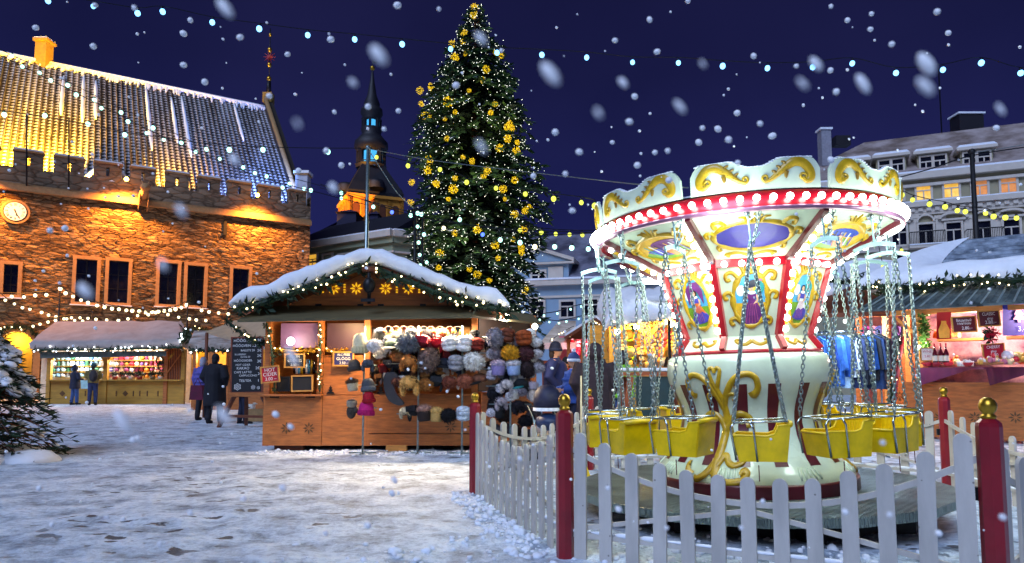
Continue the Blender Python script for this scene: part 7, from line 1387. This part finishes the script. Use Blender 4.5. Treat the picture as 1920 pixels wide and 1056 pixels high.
p = W(1090, 868, 8.6); p.z = .02; o = thing('broom', 'yellow bristled broom leaning by the slim red post', 'broom', p); m = MB(); m.tube([p + UP * .2, p + V((.03, .25, 1.25))], .013, pmat('c8b890'), 6); m.build('handle', o); m = MB(); m.prism([(-.1, 0), (.12, 0), (.04, .22), (-.04, .22)], frame(p, (1, 0, 0), UP), -.03, .03, pmat('e0b820')); m.build('bristles', o)
# ---------------------------------------------------------------- people
SKIN = mat('skin', 'c8906e', .55, var=.06)
def cm(c): k = 'cloth_' + c; return bpy.data.materials.get(k) or mat(k, c, .8, var=.22, vs=7, bump=.35, bs=16, bd=.02)
def person(label, pos, h, rz, coat, trousers, clen=.78, puffy=1.0, hat=None, hair='2a1c14', hood=False, arms='down', shoes='14121a', stride=.06, group=None):
    o = thing('person', label, 'person', pos, rz, group); o.scale = (h / 1.74,) * 3
    hipz, shz = .92, 1.43; ar = {}
    for s in (-1, 1):
        if arms == 'down': el, wr_ = V((s * .275, .02, 1.15)), V((s * .27, -.06, .92))
        elif arms == 'front': el, wr_ = V((s * .27, -.02, 1.16)), V((s * .12, -.27, 1.12))
        elif arms == 'pocket': el, wr_ = V((s * .3, .06, 1.16)), V((s * .2, -.1, .96))
        ar[s] = (V((s * .19, 0, shz)), el, wr_)
    legs = {s: [V((s * .09, 0, hipz)), V((s * .1, -.02 + s * stride * .5, .5)), V((s * .105, s * stride, .08))] for s in (-1, 1)}
    b = MB(); b.ball((0, -.01, 1.63), (.078, .095, .115), SKIN, 14, 10); b.ball((0, -.03, 1.58), (.06, .075, .07), SKIN, 10, 8); b.tube([(0, .01, 1.4), (0, 0, 1.55)], [.06, .052], SKIN, 8)
    b.tube([(0, -.095, 1.645), (0, -.118, 1.615), (0, -.1, 1.605)], [.012, .017, .012], SKIN, 6)
    for s in (-1, 1): b.ball((s * .08, .0, 1.62), (.012, .02, .032), SKIN, 8, 6)
    b.tube([(0, 0, .9), (0, 0, 1.1), (0, 0, 1.3), (0, 0, 1.42)], [.15, .13, .16, .1], SKIN, 12); b.tube([(-.17, 0, 1.41), (.17, 0, 1.41)], .06, SKIN, 8)
    for s in (-1, 1):
        a_, e_, w_ = ar[s]; b.tube([a_, e_, w_], [.055, .042, .03], SKIN, 8); d = (w_ - e_).normalized(); sd = d.orthogonal().normalized(); pm_ = w_ + d * .05; b.ball(pm_, (.035, .03, .045), SKIN, 8, 6)
        for k, l in enumerate((.07, .08, .078, .062)): q = pm_ + d * .03 + sd * (-.024 + k * .016); b.tube([q, q + d * l * .5, q + d * l + d.cross(sd) * .018], [.011, .01, .008], SKIN, 5)
        q = pm_ - sd * .03; b.tube([q, q - sd * .03 + d * .03, q - sd * .035 + d * .055], [.012, .011, .009], SKIN, 5)
        b.tube(legs[s], [.085, .06, .04], SKIN, 8)
    remesh(b, 'body', o, .0125, 2, False)
    for s in (-1, 1): m = MB(); m.ball((s * .03, -.1, 1.645), (.011, .006, .008), BLACK, 8, 6); m.build('eye', o, False)
    m = MB(); m.tube([(-.022, -.1, 1.572), (0, -.106, 1.57), (.022, -.1, 1.572)], .005, cm('8a3a3a'), 5); m.build('mouth', o, False)
    c = MB(); M_ = cm(coat); k = puffy; hem = shz - clen; c.tube([(0, .01, 1.47), (0, .01, 1.4), (0, 0, 1.25), (0, 0, 1.05), (0, 0, .92), (0, 0, hem + .03), (0, 0, hem)], [.075, .155 * k, .18 * k, .175 * k, .185 * k, .2 * k, .185 * k], M_, 16); c.tube([(-.16, 0, 1.39), (.16, 0, 1.39)], .085 * k, M_, 10)
    for s in (-1, 1): c.tube([ar[s][0], ar[s][1], ar[s][1].lerp(ar[s][2], .95)], [.085 * k, .07 * k, .055 * k], M_, 10)
    if clen < .6:
        for z in (1.3, 1.18, 1.06): c.tube([(.185 * k * math.cos(a), .185 * k * math.sin(a), z) for a in [j * math.pi / 10 for j in range(20)]], .02, M_, 6, closed=True)
    if hood: c.ball((0, .03, 1.62), (.125, .135, .15), M_, 14, 10)
    else: c.tube([(.075 * math.cos(a), .01 + .075 * math.sin(a), 1.47) for a in [j * math.pi / 8 for j in range(16)]], .028, M_, 6, closed=True)
    remesh(c, 'coat', o, .018, 3, False)
    t = MB(); T_ = cm(trousers); t.tube([(0, 0, .98), (0, 0, .86)], [.155, .16], T_, 12)
    for s in (-1, 1): t.tube([legs[s][0], legs[s][1], legs[s][2] + UP * .03], [.105, .08, .07], T_, 10)
    remesh(t, 'trousers', o, .018, 2, False)
    for s in (-1, 1): m = MB(); f = legs[s][2]; m.ball((f.x, f.y - .06, .045), (.052, .135, .05), cm(shoes), 12, 8); m.tube([(f.x, f.y, .06), (f.x, f.y, .22)], [.06, .065], cm(shoes), 10); m.build('boot', o, False)
    if hat:
        m = MB(); m.lathe([(0, 1.79), (.05, 1.78), (.09, 1.74), (.11, 1.68), (.112, 1.655)], cm(hat[0]), 16, (0, 0, 0)); m.lathe([(.112, 1.665), (.12, 1.66), (.12, 1.615), (.108, 1.61)], cm(hat[1]), 16)
        if len(hat) > 2: m.ball((0, 0, 1.81), .04, cm(hat[1]), 10, 8); fur(m, V((0, 0, 1.81)), (.04, .04, .04), cm(hat[1]), 80, .02)
        m.build('knitted_hat', o, False)
    if not hood: m = MB(); m.ball((0, .022, 1.645), (.09, .095, .112), cm(hair), 14, 10); m.ball((0, .06, 1.56), (.075, .06, .1), cm(hair), 12, 8); m.build('hair', o, False)
    return o
def gp(x, d): p = W(x, HZ, d); p.z = ground_h(p.x, p.y) - .01; return p
person('person in a navy padded coat and jeans at the bluish bay', gp(141, 32.0), 1.82, R(150), '1a2036', '2f4f86', .72, 1.05, None, '15110f', True, 'front')
o = person('person in an olive jacket with a dark backpack and teal hat at the long stall', gp(175, 31.6), 1.9, R(200), '6e6434', '24335e', .5, 1.1, ('2a5a60', '1e444a'), arms='front')
bkp = lambda lab, o, c, w_, h_, z, y: None
p = gp(178, 31.6); m = MB(); m.ball(p + V((.08, -.25, 1.33)), (.19, .13, .27), cm('2c2a2e'), 14, 10); m.ball(p + V((.08, -.35, 1.22)), (.13, .06, .13), cm('2c2a2e'), 12, 8); tag(m.build('backpack', loc=p + UP * 1.3), 'dark backpack worn on the olive jacket', 'backpack')
p = gp(161, 31.7); m = MB(); m.prism([(-.16, 0), (.16, 0), (.2, .38), (-.2, .38)], frame(p + UP * .75, (1, 0, 0), UP), -.06, .06, pmat('a8d0cc')); m.tube([p + V((-.1, 0, 1.13)), p + V((0, 0, 1.3)), p + V((.1, 0, 1.13))], .012, pmat('a8d0cc'), 5); tag(m.build('shopping_bag', loc=p + UP * .75, bev=.03), 'pale turquoise shopping bag held between the two shoppers', 'bag')
person('grey haired woman in a lavender quilted jacket beside the long black coat', gp(381, 20.6), 1.86, R(165), '5a54a0', '14141e', .55, 1.12, None, '9a9aa6', False, 'down')
person('person in a long black coat seen from behind, beside the menu board', gp(404, 19.2), 1.92, R(172), '0a0c18', '0c0e18', .98, 1.38, None, '08080c', False, 'pocket', stride=.09)
person('person in black clothes almost hidden behind the menu board', gp(457, 18.9), 1.75, R(120), '10121e', '141830', .7, 1.05, ('14141c', '1c1c26'), arms='pocket')
p = gp(371, 20.2); m = MB(); m.prism([(-.2, 0), (.2, 0), (.16, .42), (-.16, .42)], frame(p + UP * .62, (1, 0, 0), UP), -.08, .08, cm('5a1030')); m.tube([p + V((-.1, 0, 1.04)), p + V((0, 0, 1.25)), p + V((.1, 0, 1.04))], .014, cm('5a1030'), 5); tag(m.build('handbag', loc=p + UP * .62, bev=.04), 'maroon bag carried by the woman in lavender', 'bag')
person('man in a navy jacket and dark cap looking at the hats', gp(1042, 13.2), 1.9, R(75), '1a2450', '14182c', .72, 1.25, ('14182c', '1c2238'), arms='pocket')
person('child in a blue plaid jacket and striped knitted hat facing the hat rack', gp(1076, 11.6), 1.64, R(-70), '2a4a90', '14182e', .55, 1.12, ('2a3a6a', 'c8d0e0', 1), '2a1c14', arms='front')
person('person in a bulky dark brown hooded coat seen from behind', gp(1116, 10.6), 1.76, R(175), '2a1c24', '14121c', .95, 1.55, None, '15110f', True, 'pocket')
person('person in a lime green jacket behind the swing seat chains', gp(1168, 14.2), 1.78, R(160), '74c010', '2a4a7a', .6, 1.3, ('2a2a30', '4a4a50'), arms='front')
person('person in a red jacket and black cap between the hats and the child', gp(1062, 17), 1.72, R(-20), 'a01828', '20222e', .6, 1.1, ('101014', '18181c'), arms='pocket')
# ---------------------------------------------------------------- poles, light strings, falling snow
def pole(name, label, x, y0, y1, d, r, mt, base=True):
    p = W(x, y0, d); b = V((p.x, p.y, 0)); o = thing(name, label, 'pole', b); m = MB(); m.tube([b, b.lerp(p, .5), p], [r * 1.25, r * 1.1, r * .8], mt, 10); m.build('shaft', o)
    m = MB(); m.ball(p, r * 1.3, mt, 10, 6); m.lathe([(r * 2.4, 0), (r * 2.4, .04), (r * 1.4, .1)], mt, 10, b); m.build('base_cap', o); return o
pole('flag_pole', 'tall steel pole rising behind the ridge of the hat stall', 690, 277, 0, 15.6, .045, STEEL)
pole('light_pole', 'dark pole in front of the tree, holding the sagging light wires', 779, 392, 0, 17, .05, DARKM); pole('light_pole', 'thin dark pole beside the taller one in front of the tree', 793, 410, 0, 17.5, .035, DARKM)
pole('light_pole', 'black pole standing before the cream apartment house', 1822, 285, 0, 22, .085, BLACK)
for x, y, lb in ((113, 540, 'nearest the snowy fir'), (174, 585, 'above the bluish bay'), (293, 580, 'shorter one above the gable end'), (352, 572, 'taller one at the gable end')): pole('light_pole', 'slim black pole behind the long stall roof, ' + lb, x, y, 0, 37, .05, DARKM)
for x, y0, y1 in ((129, 222, 356), (50, 215, 350)): m = MB(); m.tube([hp(x, y1, .3), hp(x, y0, .3)], .045, DARKM, 6); m.bar(hp(x - 12, y0 + 85, .3), hp(x + 12, y0 + 85, .3), .05, .05, DARKM); m.build('banner_rod', hall)
def bulbmat(n, c, e): return mat('bulb_' + n, c, .3, var=0, emit=e, ecol=c)
BM = {'blue': bulbmat('blue', '78c4ff', 1.7), 'cool': bulbmat('cool', 'b0ffe6', 1.5), 'warm': bulbmat('warm', 'fff0b8', 1.6), 'yellow': bulbmat('yellow', 'e8f050', .6), 'deep': bulbmat('deep', '4a6aff', 1.6)}
protoB = {}
def string(label, pts, d, mt, px=9, wire=None, drop=.6, cw=1.6, every=None, sag=True, group=None):
    """pts: photo pixels of the bulbs; the wire runs just above them"""
    dd = d if isinstance(d, (list, tuple)) else (d, d); n = len(pts); x0, x1 = pts[0][0], pts[-1][0]
    P = [W(x, y, dd[0] + (dd[1] - dd[0]) * (i / (n - 1))) for i, (x, y) in enumerate(pts)]
    o = thing('light_string', label, 'light string', P[0], 0, group); r = px / 2 / F * (dd[0] + dd[1]) / 2
    wp = wire if wire else [p + UP * r * 2.2 for p in P]
    if wire: wp = [W(x, y, dd[0] + (dd[1] - dd[0]) * (i / (len(wire) - 1))) for i, (x, y) in enumerate(wire)]
    m = MB(); m.tube(smooth_path(wp, 4), cw / 2 / F * (dd[0] + dd[1]) / 2, DARKM, 4, cap=False); m.build('cable', o)
    for i, p in enumerate(P):
        mm = BM[mt[i % len(mt)]] if isinstance(mt, (list, tuple)) else BM[mt]
        if 'b' not in protoB: b = MB(); b.ball((0, 0, -.0), (1, 1, 1.12), P0, 10, 8); b.lathe([(.5, .95), (.55, 1.5), (.2, 1.9), (0, 1.9)], DARKM, 8); b.mats[0] = P0; q = b.build('bulb', o, False); protoB['b'] = q
        else: q = protoB['b'].copy(); C.objects.link(q); q.parent = o
        q.location = p - P[0]; q.scale = (r * random.uniform(.88, 1.1),) * 3; q.rotation_euler = (random.uniform(-.2, .2), random.uniform(-.2, .2), 0); q.material_slots[0].link = 'OBJECT'; q.material_slots[0].material = mm
    return o
string('string of blue white bulbs across the whole night sky', [(-40, -10), (90, 2), (175, 12), (258, 25), (305, 22), (398, 42), (486, 54), (577, 66), (665, 74), (754, 83), (845, 92), (932, 99), (1016, 103), (1100, 108), (1186, 117), (1272, 118), (1355, 124), (1439, 128), (1524, 126), (1598, 119), (1680, 137), (1768, 131), (1840, 118), (1914, 137), (2000, 134)], 10.5, 'blue', 10, drop=0)
string('twin wire of greenish white bulbs descending across the hall roof, upper wire', [(-20, 88), (22, 105), (74, 137), (127, 160), (177, 188), (227, 211), (287, 240), (340, 268), (387, 280), (456, 314), (500, 331), (543, 345), (583, 357), (640, 372)], (14, 16), 'cool', 7, wire=[(-20, 82), (0, 93), (100, 140), (200, 190), (300, 237), (400, 283), (500, 320), (600, 348), (690, 372)])
string('twin wire of greenish white bulbs descending across the hall roof, lower wire', [(42, 125), (95, 151), (143, 178), (190, 203), (240, 228), (275, 250), (307, 262), (367, 285), (412, 298), (478, 325), (530, 352), (570, 354)], (14, 16), 'cool', 7, wire=[(-20, 95), (60, 133), (150, 178), (240, 224), (330, 268), (420, 306), (500, 336), (600, 362), (690, 385)])
string('level wire with few white bulbs from the hall to the steel pole', [(8, 215), (84, 217), (165, 233), (234, 253), (430, 281), (493, 281), (615, 285)], (14, 15.6), 'cool', 9, wire=[(-20, 205), (100, 222), (250, 250), (400, 270), (550, 277), (690, 278)])
string('yellow bulbs sagging from the steel pole past the tree', [(706, 295), (765, 311), (825, 318), (875, 342), (930, 353), (985, 364), (1038, 373), (1090, 380), (1115, 386)], (15.4, 12), 'yellow', 9)
string('thick wire of greenish white bulbs below the tree, from the steel pole to the carousel', [(640, 362), (700, 388), (735, 398), (770, 404), (790, 402), (832, 428), (862, 412), (905, 440), (938, 450), (975, 455), (1003, 463), (1040, 463), (1072, 465), (1103, 467)], (15.5, 13), ['cool', 'cool', 'deep', 'cool', 'cool', 'warm', 'cool', 'deep', 'cool', 'cool', 'warm', 'cool', 'cool', 'cool'], 8, wire=[(600, 345), (690, 378), (790, 408), (900, 424), (1000, 432), (1100, 436), (1130, 436)])
string('white bulbs hanging down the dark pole in front of the tree', [(783, 425), (785, 455), (795, 440), (787, 478), (800, 492), (788, 498), (783, 400)], 16.8, 'cool', 7)
string('yellow bulbs against the blue house roof beside the carousel', [(975, 432), (1015, 436), (1042, 439), (1068, 440), (1092, 441), (1130, 440)], 14, 'yellow', 8)
string('yellow bulbs across the cream apartment house', [(1660, 352), (1691, 366), (1711, 375), (1743, 383), (1772, 388), (1795, 395), (1810, 397), (1848, 400), (1863, 406), (1885, 408), (1906, 409), (1950, 405)], 16, 'yellow', 9)
string('warm yellow bulbs between the swing chains and the cream house', [(1640, 432), (1645, 455), (1650, 478), (1655, 500), (1665, 520), (1690, 470)], 15, 'yellow', 7)
string('row of warm white bulbs across the hall windows, from the pole nearest the fir', [(113, 542), (123, 550), (137, 556), (152, 563), (165, 568), (182, 573), (196, 576), (210, 579), (223, 580), (237, 582), (248, 583), (261, 584), (273, 586), (285, 585), (297, 584), (308, 583), (319, 582), (329, 580), (340, 577), (350, 572), (378, 582), (392, 585), (410, 587), (428, 589)], 37, 'warm', 6, drop=0)
string('row of warm white bulbs rising from the hall corner, over the first arch', [(-10, 546), (10, 563), (27, 570), (42, 577), (56, 580), (78, 586), (91, 591), (105, 594), (125, 598), (140, 601), (155, 602)], 37, 'warm', 5)
string('level row of white bulbs at the foot of the first hall window', [(-8, 556), (22, 556), (45, 557), (66, 554), (87, 553), (112, 541)], 37, 'warm', 6)
string('lowest row of warm bulbs just above the long stall roof', [(62, 612), (75, 608), (90, 604), (104, 601), (120, 598), (134, 596), (150, 596), (165, 597), (180, 599), (200, 600), (222, 601), (240, 598), (258, 592), (278, 590), (292, 586), (315, 590), (335, 595), (355, 598), (368, 600), (386, 601)], 36.5, 'warm', 5)
string('fine white bulbs over the snowy roofs in front of the blue house', [(1012, 600), (1030, 604), (1048, 606), (1062, 603), (1085, 598), (1105, 593), (1125, 588), (1145, 580), (1165, 572)], 20, 'cool', 4)
string('second fine row of bulbs in front of the blue house windows', [(1020, 592), (1045, 588), (1070, 580), (1090, 575), (1110, 572), (1130, 567)], 20.5, 'cool', 4)
def wire(label, pts, d, px=1.6, mt=None):
    P = [W(x, y, d[0] + (d[1] - d[0]) * i / (len(pts) - 1)) for i, (x, y) in enumerate(pts)]; m = MB(); m.tube(smooth_path(P, 6), px / 2 / F * sum(d) / 2, mt or STEEL, 5); tag(m.build('cable', loc=P[0]), label, 'cable')
wire('pale wire from the steel pole to the carousel roof', [(690, 279), (800, 299), (950, 318), (1080, 333), (1200, 346), (1290, 352)], (15.6, 6.9), 1.8); wire('slack cable curving from the steel pole down to the dark pole', [(690, 279), (715, 318), (745, 362), (779, 394)], (15.6, 17), 1.8); wire('dark double wire rising past the dormers to the black pole', [(1640, 345), (1740, 318), (1822, 292), (1930, 275)], (20, 23), 2.4, DARKM)
wire('pale wire from the black pole to the frame edge', [(1822, 287), (1870, 280), (1940, 268)], (22, 21), 1.5); wire('dark wire below the tree waist running towards the carousel', [(600, 352), (760, 395), (900, 425), (1050, 440), (1180, 428)], (15.5, 12.5), 1.6, DARKM)
# lit strip canopy behind the chains
p = W(1228, 530, 15.5); o = thing('strip_light', 'white strip light glowing under snow behind the carousel column', 'lamp', p); m = MB(); m.tube([p - V((.28, 0, 0)), p + V((.28, 0, 0))], .035, BULB, 8); m.build('tube', o); m = MB(); m.ball(p + UP * .16, (.45, .3, .12), SNOW, 14, 8); m.build('snow_cap', o); m = MB(); m.bar(p + V((.3, 0, .05)), V((p.x + .3, p.y, 0)), .06, .06, DARKM, up=V((0, 1, 0))); m.build('mast', o)
FLK = mat('snowflake', 'ffffff', .5, var=0, spec=.6); FLK.node_tree.nodes['Principled BSDF'].inputs['Sheen Weight'].default_value = .6; rg = random.Random(21); fs_ = MB()
def flk(x, y, d, px, el=1.0, an=55):
    r_ = px / 2 / F * d; c = W(x, y, d); rt = Matrix.Rotation(R(an), 3, 'Y'); fs_.ball(c, (r_ * el, r_, r_), FLK, 10, 7, rot=rt)
for x, y, px, el in ((710, 103, 36, 1.3), (1032, 138, 36, 1.35), (662, 155, 22, 1.5), (902, 72, 28, 1.4), (903, 275, 22, 1.6), (1168, 155, 22, 1.5), (1275, 200, 24, 1.5), (1122, 212, 16, 1.7), (1318, 120, 12, 1.6), (1505, 157, 22, 1.5), (1618, 157, 34, 1.35), (1737, 120, 38, 1.3), (1735, 162, 32, 1.3), (1530, 120, 24, 1.4), (422, 15, 34, 1.4), (558, 232, 16, 1.6), (1876, 205, 16, 1.8), (340, 395, 22, 1.5), (306, 497, 24, 1.6), (160, 545, 30, 1.5), (420, 780, 26, 1.5), (548, 668, 20, 2), (230, 790, 24, 1.8), (440, 300, 26, 1.2), (625, 352, 30, 1.3)): flk(x, y, rg.uniform(.3, .5), px * rg.uniform(.45, .7), el * rg.uniform(1.2, 1.9), rg.uniform(45, 62))
small = [(67, 52), (178, 10), (252, 15), (357, 38), (175, 87), (344, 63), (344, 122), (539, 102), (384, 154), (620, 74), (745, 10), (823, 17), (855, 160), (747, 208), (720, 242), (627, 210), (640, 310), (612, 283), (690, 200), (1153, 76), (1232, 97), (1218, 37), (1190, 181), (1180, 228), (1041, 248), (1086, 285), (1148, 267), (1228, 286), (1252, 283), (1382, 212), (1413, 105), (1425, 232), (1310, 267), (1346, 242), (1366, 262), (1448, 255), (1317, 240), (1558, 12), (1589, 38), (1634, 26), (1632, 55), (1757, 22), (1672, 83), (1778, 62), (1493, 124), (1568, 172), (1557, 132), (1073, 395), (1060, 326), (1195, 310), (1254, 338), (1383, 305), (1558, 300), (94, 432), (122, 428), (1868, 240), (1290, 2), (450, 70), (505, 180), (940, 95), (1000, 330), (560, 320)]
for x, y in small: flk(x, y, rg.uniform(1.2, 2.6), rg.uniform(8, 13), rg.uniform(1, 1.3), rg.uniform(-20, 60))
for x, y in [(98, 983), (232, 973), (357, 962), (457, 935), (530, 915), (74, 915), (250, 825), (258, 823), (517, 777), (356, 770), (735, 925), (740, 900), (975, 860), (1160, 955), (1140, 915), (1390, 990), (1430, 940), (1655, 830), (1668, 965), (1880, 970), (740, 1040), (610, 1000), (690, 985), (300, 1020), (880, 965), (1250, 990), (1585, 960), (1760, 1000), (200, 970), (545, 800)]: flk(x, y, rg.uniform(.7, 1.3), rg.uniform(7, 12), rg.uniform(1, 1.4), 40)
for i in range(230): flk(rg.uniform(0, 1920), rg.uniform(0, 1056) ** 1.0, rg.uniform(1.5, 8), rg.uniform(2.5, 6), rg.uniform(1, 1.3), rg.uniform(0, 90))
tag(fs_.build('falling_snow'), 'snowflakes falling through the air over the square', None, kind='stuff')
